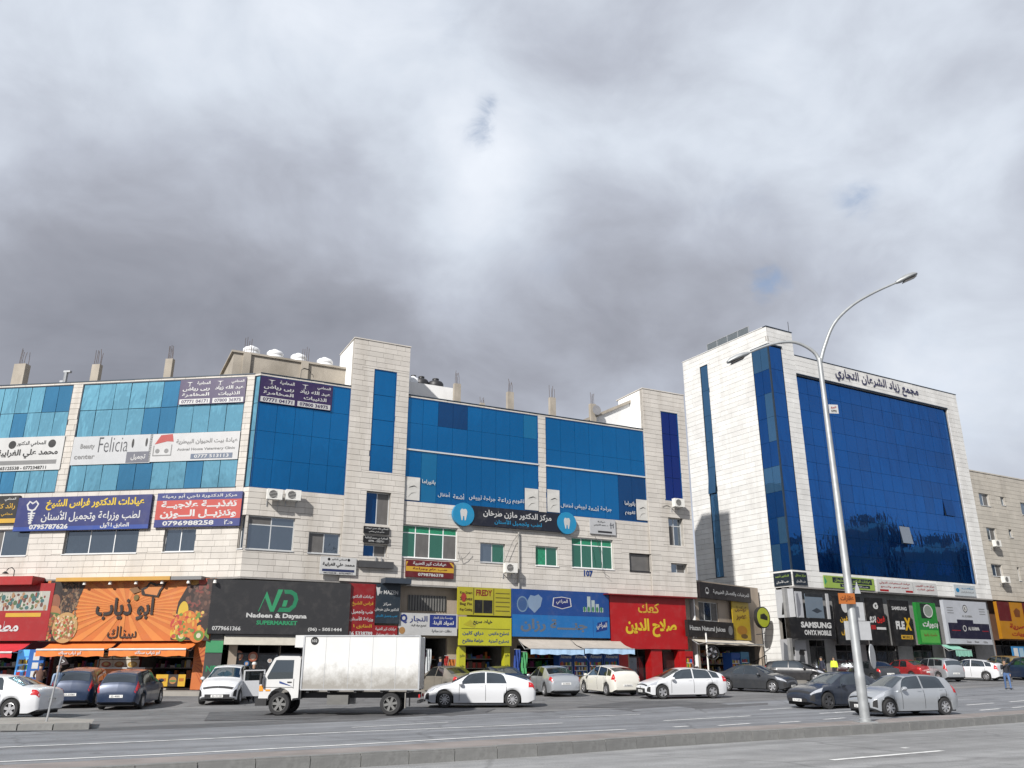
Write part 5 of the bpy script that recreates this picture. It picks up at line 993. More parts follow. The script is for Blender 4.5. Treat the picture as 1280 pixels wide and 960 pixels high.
M_ORC = mat('orange_canvas', (.56, .15, .025), .75, var=.12); M_RDC = mat('red_canvas', (.45, .02, .03), .75); M_GYC = mat('sun_bleached_grey_canvas', (.40, .36, .31), .85, var=.15, dirt=((.22, .2, .18), 1.5, .5)); M_BLC = mat('pale_blue_canvas', (.36, .52, .70), .8, var=.15); M_CRC = mat('cream_awning_canvas', (.50, .45, .37), .85, var=.12)
awning(PL, 'orange_awning', 'orange awning with white stripe over the left half of the snack bar', 64, 147, 803, 811.5, .36, M_ORC, 1.1, WH, ('ابو ذياب سناك', WH))
awning(PL, 'orange_awning', 'orange awning with white stripe over the right half of the snack bar', 153, 247, 802.5, 811, .36, M_ORC, 1.1, WH, ('ابو ذياب سناك', WH))
awning(PL, 'red_awning', 'dark red awning of the restaurant at the left edge', -40, 40, 803, 815, .3, M_RDC, 1.4, WH)
awning(PM, 'dairy_awning', 'faded grey awning with blue valance, left of the pair under the blue fascia', 647, 712, 798.5, 811, .32, M_GYC, 1.7, val_m=M_BLC)
awning(PM, 'dairy_awning', 'faded grey awning with blue valance, right of the pair under the blue fascia', 713, 774, 800, 810.5, .32, M_GYC, 1.7, val_m=M_BLC)
awning(PJ, 'juice_awning', 'cream awning stretched over the juice shop front', 862, 934, 799, 803.5, .1, M_CRC, 1.3)
awning(PR, 'green_awning', 'small faded green awning under the white and navy fascia', 1176, 1196, 806, 812, .5, mat('faded_green_canvas', (.2, .42, .33), .8), 1.2)
# orange pier with dark arch at the right end of the snack bar
s_ = PL.sz(250, 830)[0]; r = PL.empty('snack_bar_pier', s_ + .25, 0, PL.ground(s_, -1) + .2); tag(r, 'orange pier with sunburst print at the right end of the snack bar', 'pier'); MB().box(-.55, .4, -.2, .3, 0, 3.6).build('panel', paint(228, 125, 55), r)
for k in range(9): MB().prism([(-.54, 1.4 + (k - 4) * .06), (.39, 1.4 + (k - 4) * .42 - .06), (.39, 1.4 + (k - 4) * .42 + .1)], -.204, -.2005).build('ray', paint(190, 85, 35), r)
# menu pictures above the counter and the counter itself
cnt = PL.rect((126, 838), (176, 862), -.2); r = PL.empty('snack_counter', (cnt[0] + cnt[1]) / 2, .2, PL.ground(cnt[0], -1) + .2); tag(r, 'orange snack counter between the two snack bar openings', 'counter'); MB().box(-(cnt[1] - cnt[0]) / 2, (cnt[1] - cnt[0]) / 2, -.3, .4, 0, 1.0).build('front', paint(222, 120, 50), r); MB().box(-(cnt[1] - cnt[0]) / 2 - .05, (cnt[1] - cnt[0]) / 2 + .05, -.36, .4, 1.001, 1.06).build('top', M_METAL, r)
for i, px_ in enumerate((126, 142.5, 159)):
    for j, (ya, yb) in enumerate(((816, 824), (825, 836))):
        q = PL.rect((px_, ya), (px_ + 14.5, yb), .3); signboard(PL, 'menu_picture', '%s menu picture in the %s row above the snack counter' % (['left', 'middle', 'right'][i], ['top', 'lower'][j]), None, None, paint(235, 225, 205), [('e', .5, .5, .38, .34, paint(170 + 20 * j, 90 + 30 * i, 50)), ('e', .5, .55, .2, .18, paint(225, 190, 120))], rect=q, depth=.04, out=-.3, cat='picture', group='menu pictures')
for i, (px0, px1) in enumerate(((196, 210), (211, 222), (223, 231))):
    q = PL.rect((px0, 843), (px1, 858), -.1); signboard(PL, 'counter_poster', ['left yellow poster low on the snack bar glass', 'burger picture low on the snack bar glass', 'right yellow poster low on the snack bar glass'][i], None, None, paint(240, 190, 40) if i != 1 else paint(60, 45, 40), [('r', .2, .42, .8, .68, paint(200, 120, 30))] if i != 1 else [('e', .5, .5, .35, .3, paint(200, 140, 80)), ('e', .5, .45, .36, .08, paint(90, 140, 60))], rect=q, depth=.04, out=.1, cat='poster')
def cooler(pl, px, py_top, px1, label, body, glow=None, depth=-.8, title=None):
    s0, s1 = pl.sz(px, 830, depth)[0], pl.sz(px1, 830, depth)[0]; z0 = pl.ground((s0 + s1) / 2, -1.5) + .2; h = pl.sz((px + px1) / 2, py_top, depth)[1] - z0; w = (s1 - s0) / 2
    r = pl.empty('drinks_cooler', (s0 + s1) / 2, depth, z0); tag(r, label, 'cooler', 'drinks coolers'); b = MB()
    b.box(-w, w, .06, .7, 0, h); b.box(-w, w, 0, .06, 0, .25); b.box(-w, w, 0, .06, h - .35, h); b.box(-w, -w + .07, 0, .06, .25, h - .35); b.box(w - .07, w, 0, .06, .25, h - .35); b.build('cabinet', body, r)
    rr = random.Random(int(px * 3)); 
    for k in range(4):
        zz = .3 + k * (h - .75) / 4; sh_ = MB().box(-w + .07, w - .07, .035, .058, zz, zz + .03).build('shelf', M_WFRAME, r); gd = MB(); x = -w + .09
        while x < w - .15: gd.mi = rr.randrange(len(GOODS)); gd.box(x, x + .09, .03, .059, zz + .032, zz + .03 + (h - .75) / 4 * rr.uniform(.6, .85)); x += .1
        tag(gd.build('bottles', GOODS, r), kind='stuff')
    MB().box(w - .1, w - .075, -.04, -.002, .6, h * .6).build('handle', M_METAL, r)
    if title: lettering(title[0], title[1], r, -w * .8, w * .8, h - .28, h - .08, -.012, .03)
    return r
CB = paint(35, 95, 185)
cooler(PL, 20, 812, 40, 'blue lit drinks cooler by the restaurant entrance', mat('lit_blue_cooler', (.08, .28, .60), .4, emit=.25)); 
vb = PL.rect((40, 812), (54, 842), -.9); signboard(PL, 'upright_blue_board', 'upright bright blue advertising board beside the restaurant cooler', None, None, paint(30, 110, 200), [('r', .3, .72, .7, .92, WH), ('r', .3, .5, .7, .66, WH), ('r', .3, .28, .7, .44, WH)], rect=(vb[0], vb[1], PL.ground(-12, -1) + .2, vb[3]), depth=.15, out=.9)
for k, (a, b_) in enumerate(((699, 716), (717, 735), (736, 754), (755, 774))): cooler(PM, a, 817, b_, ['first', 'second', 'third', 'fourth'][k] + ' blue drinks cooler from the left under the dairy awnings', CB, title=('Almarai', WH))
cooler(PM, 857, 814, 867, 'narrow red drinks cooler beside the bakery', paint(195, 30, 32)); cooler(PJ, 915, 816, 926, 'left blue drinks cooler of the juice shop', CB); cooler(PJ, 927, 815, 937, 'right pale blue drinks cooler of the juice shop', paint(90, 160, 205))
s_, z_ = PO.sz(1262, 829, -.1); q = PO.rect((1262, 808), (1281, 828), -.1); signboard(PO, 'lit_blue_sign', 'bright blue window sign under the amber fascia', None, None, paint(60, 150, 215), [('r', .1, .1, .45, .9, WH), ('r', .55, .1, .9, .9, paint(180, 215, 235))], rect=q, depth=.08, out=.2)
# hanging clothes and bright goods outside the key shop and dairy
for k, (px0, px1, y0, y1, c, lab) in enumerate(((643, 650, 812, 842, (40, 80, 170), 'blue cloth hanging beside the key shop'), (652, 659, 815, 842, (90, 190, 120), 'green cloth hanging left of the dairy awnings'), (556, 560, 820, 832, (200, 50, 40), 'red bag hanging by the materials shop'), (561, 569, 824, 838, (210, 120, 40), 'orange display rack by the materials shop'), (533, 538, 812, 848, (225, 230, 232), 'white rolled display stand at the materials shop door'))):
    q = PM.rect((px0, y0), (px1, y1), -.5); r = PM.empty('hanging_goods', (q[0] + q[1]) / 2, -.5, q[2]); tag(r, lab, 'goods'); b = MB(); w = (q[1] - q[0]) / 2; h = q[3] - q[2]
    for i in range(9):
        for j in range(7): b.v.append((-w + 2 * w * j / 6, .05 * math.sin(j * 2.2 + i * .6), h * i / 8))
    for i in range(8):
        for j in range(6): a = i * 7 + j; b.f.append((a, a + 1, a + 8, a + 7)); b.m.append(0)
    n = len(b.v); b.v += [(x, y + .06, z) for x, y, z in b.v[:n]]
    for i in range(8):
        for j in range(6): a = n + i * 7 + j; b.f.append((a, a + 7, a + 8, a + 1)); b.m.append(0)
    b.build('cloth', paint(*c, .8), r, smooth=True)
    MB().box(-w, w, .0, .06, h, h + .04).build('rail', M_METAL, r)
# little lamp over the restaurant
s_, z_ = PL.sz(16, 722, -.6); r = PL.empty('wall_lamp', s_, -.05, z_); tag(r, 'small black arm lamp above the red canopy box', 'lamp'); MB().tube([(0, -.5, 0), (.02, -.55, .4), (-.12, -.6, .55), (-.3, -.62, .5), (-.4, -.62, .38)], .025, 6).build('arm', M_BLACK, r); MB().lathe([(.05, .12), (.18, 0)], 12, 'z', (-.45, -.62, .22)).build('shade', M_BLACK, r)

# ------------------------------------------------------------------ the double-armed street lamp with its signs
lp = gnd(1082, 903, .22); lp.z = gz(lp.x, lp.y) + .22
lamp = empty('street_lamp', lp); tag(lamp, 'tall galvanised street lamp with two curved arms on the median', 'street lamp')
def at_depth(px, py, Y):
    d = ray(px, py); return Vector((0, 0, CAM_H)) + d * (Y / d.y)
M_LAMP = mat('weathered_lamp_steel', (.36, .375, .38), .5, .45, var=.2, scale=4, dirt=((.2, .19, .17), 2.0, .5))
top = at_depth(1027, 448, lp.y) - lp; H_ = top.z
MB().lathe([(.17, 0), (.17, .1), (.14, .12), (.145, 1.2), (.15, 1.3), (.13, 1.4), (.075, H_)], 16).build('pole', M_LAMP, lamp, smooth=True)
MB().box(-.26, .26, -.26, .26, 0, .03).build('base_plate', M_LAMP, lamp)
def arm(pts, nm):
    P = [at_depth(x, y, lp.y) - lp for x, y in pts]; P[0] = Vector((0, 0, P[0].z)); out = []
    for i in range(len(P) - 1):
        p0, p1, p2, p3 = P[max(0, i - 1)], P[i], P[i + 1], P[min(len(P) - 1, i + 2)]
        for k in range(6):
            t = k / 6; out.append(.5 * ((2 * p1) + (p2 - p0) * t + (2 * p0 - 5 * p1 + 4 * p2 - p3) * t * t + (3 * p1 - p0 - 3 * p2 + p3) * t ** 3))
    out.append(P[-1]); n = len(out)
    MB().tube(out, [.065 - .03 * i / n for i in range(n)], 10).build('arm', M_LAMP, lamp, smooth=True); return out[-1], (out[-1] - out[-4]).normalized()
def head(p, d):
    h = MB(); d = Vector((d.x, d.y, d.z)); x = d; yv = Vector((0, 1, 0)); zv = x.cross(yv).normalized() * -1
    if zv.z < 0: zv = -zv
    prof = [(-.06, .055, .05, .05), (.08, .10, .09, .07), (.35, .16, .13, .07), (.62, .15, .11, .06), (.76, .08, .05, .04)]; rows = []
    for t, w, u, l in prof:
        b0 = len(h.v)
        for k in range(12):
            a = 2 * math.pi * k / 12; q = p + x * t + yv * (w * math.cos(a)) + zv * ((u if math.sin(a) > 0 else l) * math.sin(a)); h.v.append(tuple(q))
        rows.append(b0)
    for a, b in zip(rows, rows[1:]):
        for k in range(12): k2 = (k + 1) % 12; h.f.append((a + k, a + k2, b + k2, b + k)); h.m.append(0)
    h.f += [tuple(rows[0] + k for k in range(12)), tuple(rows[-1] + k for k in reversed(range(12)))]; h.m += [0, 0]
    hd = h.build('lamp_head', M_LAMP, lamp, smooth=True)
    g = MB(); c = p + x * .42 - zv * .075; 
    g.v += [tuple(c + x * a * .24 + yv * b * .11 - zv * e) for e in (0, .025) for a, b in ((-1, -1), (1, -1), (1, 1), (-1, 1))]; g.f += [(0, 1, 2, 3), (7, 6, 5, 4), (0, 4, 5, 1), (1, 5, 6, 2), (2, 6, 7, 3), (3, 7, 4, 0)]; g.m += [0] * 6; g.build('lens', mat('dark_lamp_lens', (.06, .055, .05), .2), hd)
pR, dR = arm([(1027, 455), (1031, 432), (1043, 404), (1065, 382), (1092, 366), (1122, 352.5)], 'r'); head(pR, dR)
pL, dL = arm([(1026.5, 455), (1020, 443), (1007, 433), (990, 427.5), (968, 429.5), (948, 436), (934, 442)], 'l'); head(pL, dL)
def pole_plate(name, label, px0, py0, px1, py1, m, off=-.2, items=None, shape='r', thick=.02, back=True):
    a, b = at_depth(px0, py0, lp.y + off), at_depth(px1, py1, lp.y + off); w, h = (b.x - a.x) / 2, a.z - b.z; r = empty(name, ((a.x + b.x) / 2, lp.y + off, b.z), R(8)); tag(r, label, 'sign')
    if shape == 'r': MB().box(-w, w, -thick, 0, 0, h).build('plate', m, r)
    elif shape == 'c': MB().lathe([(h / 2, -thick), (h / 2, 0)], 28, 'y', (0, 0, h / 2)).build('plate', m, r)
    else: MB().prism([(-w, 0), (w, 0), (0, h)], -thick, 0).build('plate', m, r)
    MB().box(-.03, .03, .001, max(.02, -off), h * .45, h * .55).build('clamp', M_LAMP, r)
    if items:
        for s, u0, v0, u1, v1, c in items: lettering(s, c, r, -w + 2 * w * u0, -w + 2 * w * u1, h * v0, h * v1, -thick - .004, .03)
    return r
M_SBACK = mat('sign_back_aluminium', (.47, .48, .49), .5, .4, var=.1, dirt=((.3, .29, .27), 2, .4))
pole_plate('advert_plate', 'small orange plate with brown Arabic script on the lamp post', 1046.5, 741.5, 1070, 755, paint(215, 125, 55), -.24, [('عقارات', .1, .2, .9, .8, paint(110, 50, 20))])
pole_plate('pole_notice', 'small white notice high on the lamp post', 1035, 506, 1048.5, 517, WH, -.18, [('للبيع', .2, .5, .8, .85, RD), ('0795', .2, .12, .8, .4, BK)])
pole_plate('road_sign', 'large square grey sign back clamped across the lamp post', 1053.5, 776.5, 1091, 800, M_SBACK, .2); pole_plate('road_sign', 'tall grey sign back above the square one on the lamp post', 1057.5, 753, 1082, 776, M_SBACK, .26)
r_ = pole_plate('triangular_road_sign', 'grey triangular sign back near the orange plate', 1066, 727, 1076, 742, M_SBACK, .22, shape='t'); 
r_ = pole_plate('round_road_sign', 'round grey sign back low on the lamp post', 1076, 805, 1092, 836, M_SBACK, .25, shape='c'); r_.rotation_euler = (0, 0, R(55)); r_.location.x += .15
# small tilted sign post at the left
sp = gnd(58, 902, .15); r = empty('sign_post', (sp.x, sp.y, gz(sp.x, sp.y) + .13)); tag(r, 'leaning pale sign post with a small plate on the left traffic island', 'sign post'); r.rotation_euler = (0, R(4), 0)
MB().tube([(0, 0, 0), (0, 0, 1.95)], .03, 8).build('post', M_METAL, r); MB().prism([(.02, 1.66), (.30, 1.74), (.06, 2.0)], -.06, -.04).build('plate', paint(60, 40, 40), r); lettering('>', WH, r, .08, .17, 1.74, 1.86, -.07)
# white posts in front of the juice shop and of the shops on the right
for px_, py_, hh, lab in ((887, 857, 3.3, 'pale post in front of the juice shop awning'), (1180, 845, 3.6, 'left white post before the white and navy fascia'), (1208, 845, 3.6, 'right white post before the white and navy fascia'), (1266, 838, 2.6, 'white post before the amber fascia shop')):
    p = gnd(px_, py_); r = empty('white_post', p); tag(r, lab, 'post', 'posts before the shops'); MB().tube([(0, 0, -.05), (0, 0, hh)], .055, 8).build('shaft', M_ACW, r); MB().lathe([(.12, -.02), (.12, .03), (.06, .05)], 12).build('foot', M_METAL, r); MB().lathe([(.07, hh), (.02, hh + .05)], 8).build('cap', M_METAL, r)
p = gnd(890, 857); r = empty('standing_fan', (p.x + .15, p.y - .1, p.z + 2.05)); tag(r, 'round wire fan strapped to the post before the juice shop', 'fan');
for k in range(10):
    a = math.pi * k / 10; MB().tube([(.42 * math.cos(a), -.1, .42 * math.sin(a)), (0, -.16, 0), (-.42 * math.cos(a), -.1, -.42 * math.sin(a))], .008, 4).build('wire', M_BLACK, r)
MB().tube([(.43 * math.cos(2 * math.pi * k / 24), -.1, .43 * math.sin(2 * math.pi * k / 24)) for k in range(25)], .018, 6).build('rim', M_BLACK, r)
for k in range(4):
    a = math.pi / 2 * k; MB().prism([(0, 0), (.34 * math.cos(a), .34 * math.sin(a)), (.3 * math.cos(a + .7), .3 * math.sin(a + .7))], -.06, -.05).build('blade', mat('grey_fan_blade', (.2, .2, .22), .5), r)
MB().lathe([(.09, -.12), (.1, .05), (.05, .1)], 12, 'y').build('motor', M_BLACK, r)
# ------------------------------------------------------------------ cars: a lofted body shell with parts laid on its surface
def interp(tab, x):
    if x <= tab[0][0]: return tab[0][1]
    for (a, va), (b, vb) in zip(tab, tab[1:]):
        if x <= b: return va + (vb - va) * (x - a) / (b - a)
    return tab[-1][1]
def smooth_tab(tab, L, n=60, it=1):
    v = [interp(tab, -L / 2 + L * i / n) for i in range(n + 1)]
    for _ in range(it): v = [v[0]] + [(v[i - 1] + 2 * v[i] + v[i + 1]) / 4 for i in range(1, n)] + [v[-1]]
    return [(-L / 2 + L * i / n, v[i]) for i in range(n + 1)]
class Shell:
    # shape tables: x as a fraction of the length (rear -0.5 .. front 0.5), height as a fraction of the car's height
    TOPS = {'sedan': [(-.5, .52), (-.492, .66), (-.46, .70), (-.36, .735), (-.20, .955), (-.06, 1.0), (.06, .97), (.245, .675), (.36, .62), (.44, .55), (.485, .46), (.5, .38)],
            'fastback': [(-.5, .48), (-.49, .66), (-.45, .74), (-.30, .88), (-.12, .985), (-.02, 1.0), (.08, .96), (.27, .665), (.38, .60), (.45, .52), (.485, .44), (.5, .36)],
            'liftback': [(-.5, .45), (-.492, .70), (-.465, .78), (-.42, .84), (-.28, .94), (-.06, 1.0), (.05, .98), (.29, .66), (.38, .59), (.45, .52), (.485, .44), (.5, .36)],
            'hatch': [(-.5, .42), (-.494, .60), (-.47, .68), (-.41, .93), (-.25, .985), (-.05, 1.0), (.07, .97), (.27, .68), (.38, .61), (.45, .53), (.485, .45), (.5, .38)],
            'suv': [(-.5, .42), (-.494, .58), (-.475, .66), (-.43, .93), (-.30, .99), (-.05, 1.0), (.09, .97), (.26, .69), (.39, .64), (.45, .57), (.485, .48), (.5, .38)]}
    BELT = {'sedan': .62, 'fastback': .63, 'liftback': .62, 'hatch': .63, 'suv': .62}
    WB = {'sedan': (-.295, .315), 'fastback': (-.29, .315), 'liftback': (-.30, .315), 'hatch': (-.31, .33), 'suv': (-.30, .32)}
    def __init__(self, kind, L, W, H, rw):
        self.kind, self.L, self.W, self.H, self.rw = kind, L, W, H, rw
        self.top = smooth_tab([(x * L, z * H) for x, z in self.TOPS[kind]], L)
        self.wx = [x * L for x in self.WB[kind]]; self.sill = .125 * H
        self.wt = [(x * L, w) for x, w in ((-.5, .80), (-.485, .90), (-.44, .965), (-.3, 1), (.25, 1), (.40, .965), (.455, .90), (.485, .80), (.5, .68))]
    def section(self, x):
        H, w = self.H, self.W / 2 * interp(self.wt, x); T = interp(self.top, x); hood = .70 * H
        belt = H * (self.BELT[self.kind] + .03 * (-x / self.L + .1)); zb = min(belt, T - .045 * H); g = max(0.0, min(1.0, (T - zb - .045 * H) / (.25 * H)))   # 0 hood .. 1 cabin
        zs = self.sill + .09 * max(0, (abs(x) / (self.L / 2) - .86) / .14) * H
        for c in self.wx:
            d = abs(x - c); a = self.rw + .055
            if d < a: zs = max(zs, self.rw + math.sqrt(a * a - d * d) - .0)
        zs = min(zs, zb - .06); wr = w * (.90 - .17 * g)
        zm = max(zs + .03, .40 * H) if zs < .40 * H else zs + (zb - zs) * .35
        zm = min(zm, zb - .03)
        return [(0, max(zs, self.sill + .02)), (w * .84, zs + .0), (w * .955, zs + .015), (w * 1.0, zm), (w * .985, zm + (zb - zm) * .62), (w * (.95 - .01 * g), zb), (wr + (w * .945 - wr) * .10 * g, zb + (T - zb) * (.5 + .30 * g)), (wr * (.93 - .04 * (1 - g)), T - .012 * H), (wr * .5, T + .012 * H), (0, T + .02 * H)]
    def pt(self, x, k, off=0.0):
        S = self.section(x); k = max(0, min(8.999, k)); i = int(k); t = k - i; y = S[i][0] + (S[i + 1][0] - S[i][0]) * t; z = S[i][1] + (S[i + 1][1] - S[i][1]) * t
        if off:
            dy, dz = S[i + 1][0] - S[i][0], S[i + 1][1] - S[i][1]; l = math.hypot(dy, dz) or 1; y += dz / l * off; z += -dy / l * off
        return (x, y, z)
    def body(self):
        xs = set(-self.L / 2 + self.L * i / 44 for i in range(45)) | {self.L / 2 * s * f for s in (-1, 1) for f in (.99, .975, .95)}
        for c in self.wx: xs |= {c + (self.rw + .055) * math.cos(math.pi * i / 12) for i in range(13)} | {c + s * (self.rw + .0565) for s in (-1, 1)}
        xs = sorted(xs); b = MB(); K = [0, .5, 1, 1.5, 2, 2.5, 3, 3.5, 4, 4.5, 5, 5.5, 6, 6.5, 7, 7.5, 8, 8.5, 9]; n = len(K)
        for sgn in (1, -1):
            o = len(b.v)
            for x in xs:
                for k in K: p = self.pt(x, k); b.v.append((p[0], p[1] * sgn, p[2]))
            for i in range(len(xs) - 1):
                for j in range(n - 1):
                    q = (o + i * n + j, o + (i + 1) * n + j, o + (i + 1) * n + j + 1, o + i * n + j + 1); b.f.append(q[::-1] if sgn < 0 else q); b.m.append(0)
            for i in (0, len(xs) - 1):
                ring = [o + i * n + j for j in range(n)]; b.f.append(tuple(ring if (i == 0) == (sgn > 0) else ring[::-1])); b.m.append(0)
        return b
    def patch(self, b, x0, x1, k0, k1, off, sgn, nx=8, nk=4, slant=0.0, slant1=None):
        """a thin skin over part of the surface; slant moves the upper edge along the car"""
        o = len(b.v); s1 = slant if slant1 is None else slant1
        for i in range(nx + 1):
            for j in range(nk + 1):
                t = j / nk; u = i / nx; x = x0 + (x1 - x0) * u + (slant * (1 - u) + s1 * u) * t; p = self.pt(x, k0 + (k1 - k0) * t, off); b.v.append((p[0], p[1] * sgn, p[2]))
        for i in range(nx):
            for j in range(nk):
                a = o + i * (nk + 1) + j; q = (a, a + nk + 1, a + nk + 2, a + 1); b.f.append(q if sgn > 0 else q[::-1]); b.m.append(b.mi)
        return b
M_TYRE = mat('tyre_rubber', (.022, .022, .023), .85, var=.2); M_RIM = mat('alloy_rim', (.5, .5, .51), .35, .7, var=.08); M_DRIM = mat('dark_alloy_rim', (.12, .12, .125), .35, .7); M_WELL = mat('wheel_well', (.012, .012, .012), .9)
G_CAR = glass_mat('car_glass', (.40, .46, .50), (.012, .015, .017), .30, rough=.01, wob=.0); M_TRIM = mat('black_trim', (.02, .02, .021), .5)
M_HEAD = glass_mat('headlight_lens', (.8, .82, .85), (.45, .46, .48), .45, wob=0); M_TAIL = mat('tail_light_lens', (.42, .012, .015), .2, coat=.5); M_PLATE = mat('number_plate', (.72, .72, .70), .5); M_PLT = mat('number_plate_text', (.05, .05, .06), .5)
M_AMB = mat('indicator_lens', (.75, .28, .03), .25)
def car_paint(name, rgb, metal=.0, rough=.32): return mat(name, rgb, rough, metal, var=.04, scale=1.2, coat=.7, dirt=((.22, .2, .17), 1.2, .10))
WHEEL = {}
def wheel_mesh(rw, style):
    key = (rw, style)
    if key not in WHEEL:
        w = .105
        t = MB().lathe([(rw * .66, -w), (rw * .93, -w), (rw * .985, -w * .8), (rw, -w * .4), (rw, w * .4), (rw * .985, w * .8), (rw * .93, w), (rw * .66, w)], 28, 'y', caps=False).mesh('tyre', M_TYRE); smooth_mesh(t)
        r = MB(); r.mi = 1; r.lathe([(rw * .60, -.03), (rw * .60, .05)], 24, 'y'); r.mi = 0
        r.lathe([(rw * .67, -w * .92), (rw * .62, -w * .98), (rw * .60, -w * .5), (rw * .60, -.031)], 24, 'y', caps=False)
        n = {'five': 5, 'multi': 10, 'cover': 7, 'steel': 6}[style]
        for k in range(n):
            a = 2 * math.pi * k / n; hw = {'five': .055, 'multi': .022, 'cover': .034, 'steel': .05}[style]; c, s = math.cos(a), math.sin(a); o = len(r.v)
            for rad, ww in ((rw * .12, hw * .8), (rw * .61, hw)):
                for y in (-w * .8, -w * .45):
                    for e in (-1, 1): r.v.append((c * rad - s * ww * e, y, s * rad + c * ww * e))
            r.f += [(o, o + 1, o + 5, o + 4), (o + 2, o + 6, o + 7, o + 3), (o, o + 4, o + 6, o + 2), (o + 1, o + 3, o + 7, o + 5)]; r.m += [0] * 4
        r.lathe([(rw * .15, -w * .88), (rw * .17, -w * .4)], 12, 'y')
        WHEEL[key] = (t, r)
    return WHEEL[key]
RIMS = {}
def add_wheel(root, x, y, rw, style, rim_m, flip):
    t, r = wheel_mesh(rw, style); k = (rw, style, rim_m.name)
    if k not in RIMS: RIMS[k] = r.mesh('rim', [rim_m, M_WELL])
    w = empty('wheel', (x, y, rw), math.pi if flip else 0, root); w.rotation_euler = (0, random.uniform(0, 1), math.pi if flip else 0)
    for nm, me in (('tyre', t), ('rim', RIMS[k])):
        o = bpy.data.objects.new(nm, me); C.objects.link(o); o.parent = w
def car(px, py, heading, label, m, kind='sedan', L=4.6, W=1.8, H=1.47, rw=.32, style='five', rim=None, plate='front rear', grille='mid', name='parked_car', group=None, dz=0.0, open_door=False, roof_m=None, handle=None, off=(0, 0)):
    p = gnd(px, py); x, y = p.x + off[0], p.y + off[1]; a = R(heading); d = Vector((math.cos(a), math.sin(a), 0)); n = Vector((-d.y, d.x, 0))
    f, bk = Vector((x, y, 0)) + d * L * .3, Vector((x, y, 0)) - d * L * .3; zf, zb = gz(f.x, f.y), gz(bk.x, bk.y); lf, rt = Vector((x, y, 0)) + n * .7, Vector((x, y, 0)) - n * .7
    pitch = -math.atan2(zf - zb, L * .6); roll = math.atan2(gz(lf.x, lf.y) - gz(rt.x, rt.y), 1.4)
    root = empty(name, (x, y, gz(x, y) + dz + .004)); root.rotation_mode = 'XYZ'; root.rotation_euler = (Matrix.Rotation(a, 3, 'Z') @ Matrix.Rotation(pitch, 3, 'Y') @ Matrix.Rotation(roll, 3, 'X')).to_euler()
    tag(root, label, 'car', group); S = Shell(kind, L, W, H, rw); h = L / 2
    S.body().build('body', m, root, smooth=True)
    MB().box(-h * .93, h * .93, -W * .40, W * .40, S.sill - .03, S.sill + .22).build('underbody', M_WELL, root)
    for sx in S.wx:
        MB().box(sx - rw - .04, sx + rw + .04, -W * .455, W * .455, S.sill + .1, rw * 2 + .03).build('wheel_arch', M_WELL, root)
        for s in (1, -1): add_wheel(root, sx, s * (W / 2 - .115), rw, style, rim or M_RIM, s > 0)
    # glass, laid 6 mm proud of the shell
    TP = [(x_ * L, z_) for x_, z_ in Shell.TOPS[kind]]
    roof_f = {'sedan': .075, 'fastback': .095, 'liftback': .07, 'hatch': .085, 'suv': .105}[kind] * L; base_f = {'sedan': .235, 'fastback': .255, 'liftback': .275, 'hatch': .255, 'suv': .245}[kind] * L
    roof_r = {'sedan': -.20, 'fastback': -.22, 'liftback': -.30, 'hatch': -.405, 'suv': -.425}[kind] * L; base_r = {'sedan': -.345, 'fastback': -.425, 'liftback': -.435, 'hatch': -.465, 'suv': -.468}[kind] * L
    def skin(nm, mt, *ps):
        b = MB()
        for q in ps: S.patch(b, *q)
        return b.build(nm, mt, root, smooth=True)
    skin('windscreen', G_CAR, *[(roof_f + .02, base_f, 6.9, 9.0, .006, s, 8, 5) for s in (1, -1)])
    skin('rear_window', G_CAR, *[(base_r, roof_r - .03, 7.0, 9.0, .006, s, 8, 5) for s in (1, -1)])
    bp = {'sedan': -.055, 'fastback': -.05, 'liftback': -.07, 'hatch': -.075, 'suv': -.06}[kind] * L; rl = {'sedan': -.215, 'fastback': -.24, 'liftback': -.30, 'hatch': -.345, 'suv': -.22}[kind] * L
    for s in (1, -1):
        skin('side_window', G_CAR, (bp + .03, base_f - .13 * L * .55, 5.12, 6.75, .006, s, 10, 4, 0, -.075 * L)); skin('side_window', G_CAR, (rl, bp - .04, 5.12, 6.75, .006, s, 8, 4, .05 * L, 0))
        if kind in ('suv', 'liftback'): skin('side_window', G_CAR, (-.40 * L, rl - .05, 5.2, 6.6, .006, s, 6, 4, .03 * L, .05 * L))
        for xs_, x2 in ((bp, bp), (base_f - .07 * L, base_f - .07 * L), (rl + .02, rl + .02)): skin('door_seam', M_TRIM, (xs_ - .009, xs_ + .009, 1.6, 5.0, .003, s, 1, 10))
        for xs_ in (bp + .10, rl + .16): skin('door_handle', handle or m, (xs_, xs_ + .17, 4.55, 4.78, .022, s, 2, 1))
        skin('sill_trim', M_TRIM, (S.wx[0] + rw + .08, S.wx[1] - rw - .08, 1.0, 1.9, .004, s, 6, 2))
        skin('headlight', M_HEAD, (.385 * L, .484 * L, 3.9, 5.7, .007, s, 6, 3, -.035 * L, .0)); skin('tail_light', M_TAIL, (-.493 * L, -.435 * L, 4.05, 5.9, .007, s, 5, 3))
        skin('fog_lamp', M_TRIM, (.455 * L, .489 * L, 2.2, 3.2, .006, s, 3, 2))
        mr = MB(); my = s * (W / 2 + .10); mx_ = base_f - .10 * L; mz = S.BELT[kind] * H + .06
        ring = [(.0, .055, .04), (.03, .10, .075), (.11, .105, .08), (.17, .06, .05)]
        o = len(mr.v)
        for t, ry, rz in ring:
            for k in range(10): w_ = 2 * math.pi * k / 10; mr.v.append((mx_ + t, my + ry * math.cos(w_), mz + rz * math.sin(w_)))
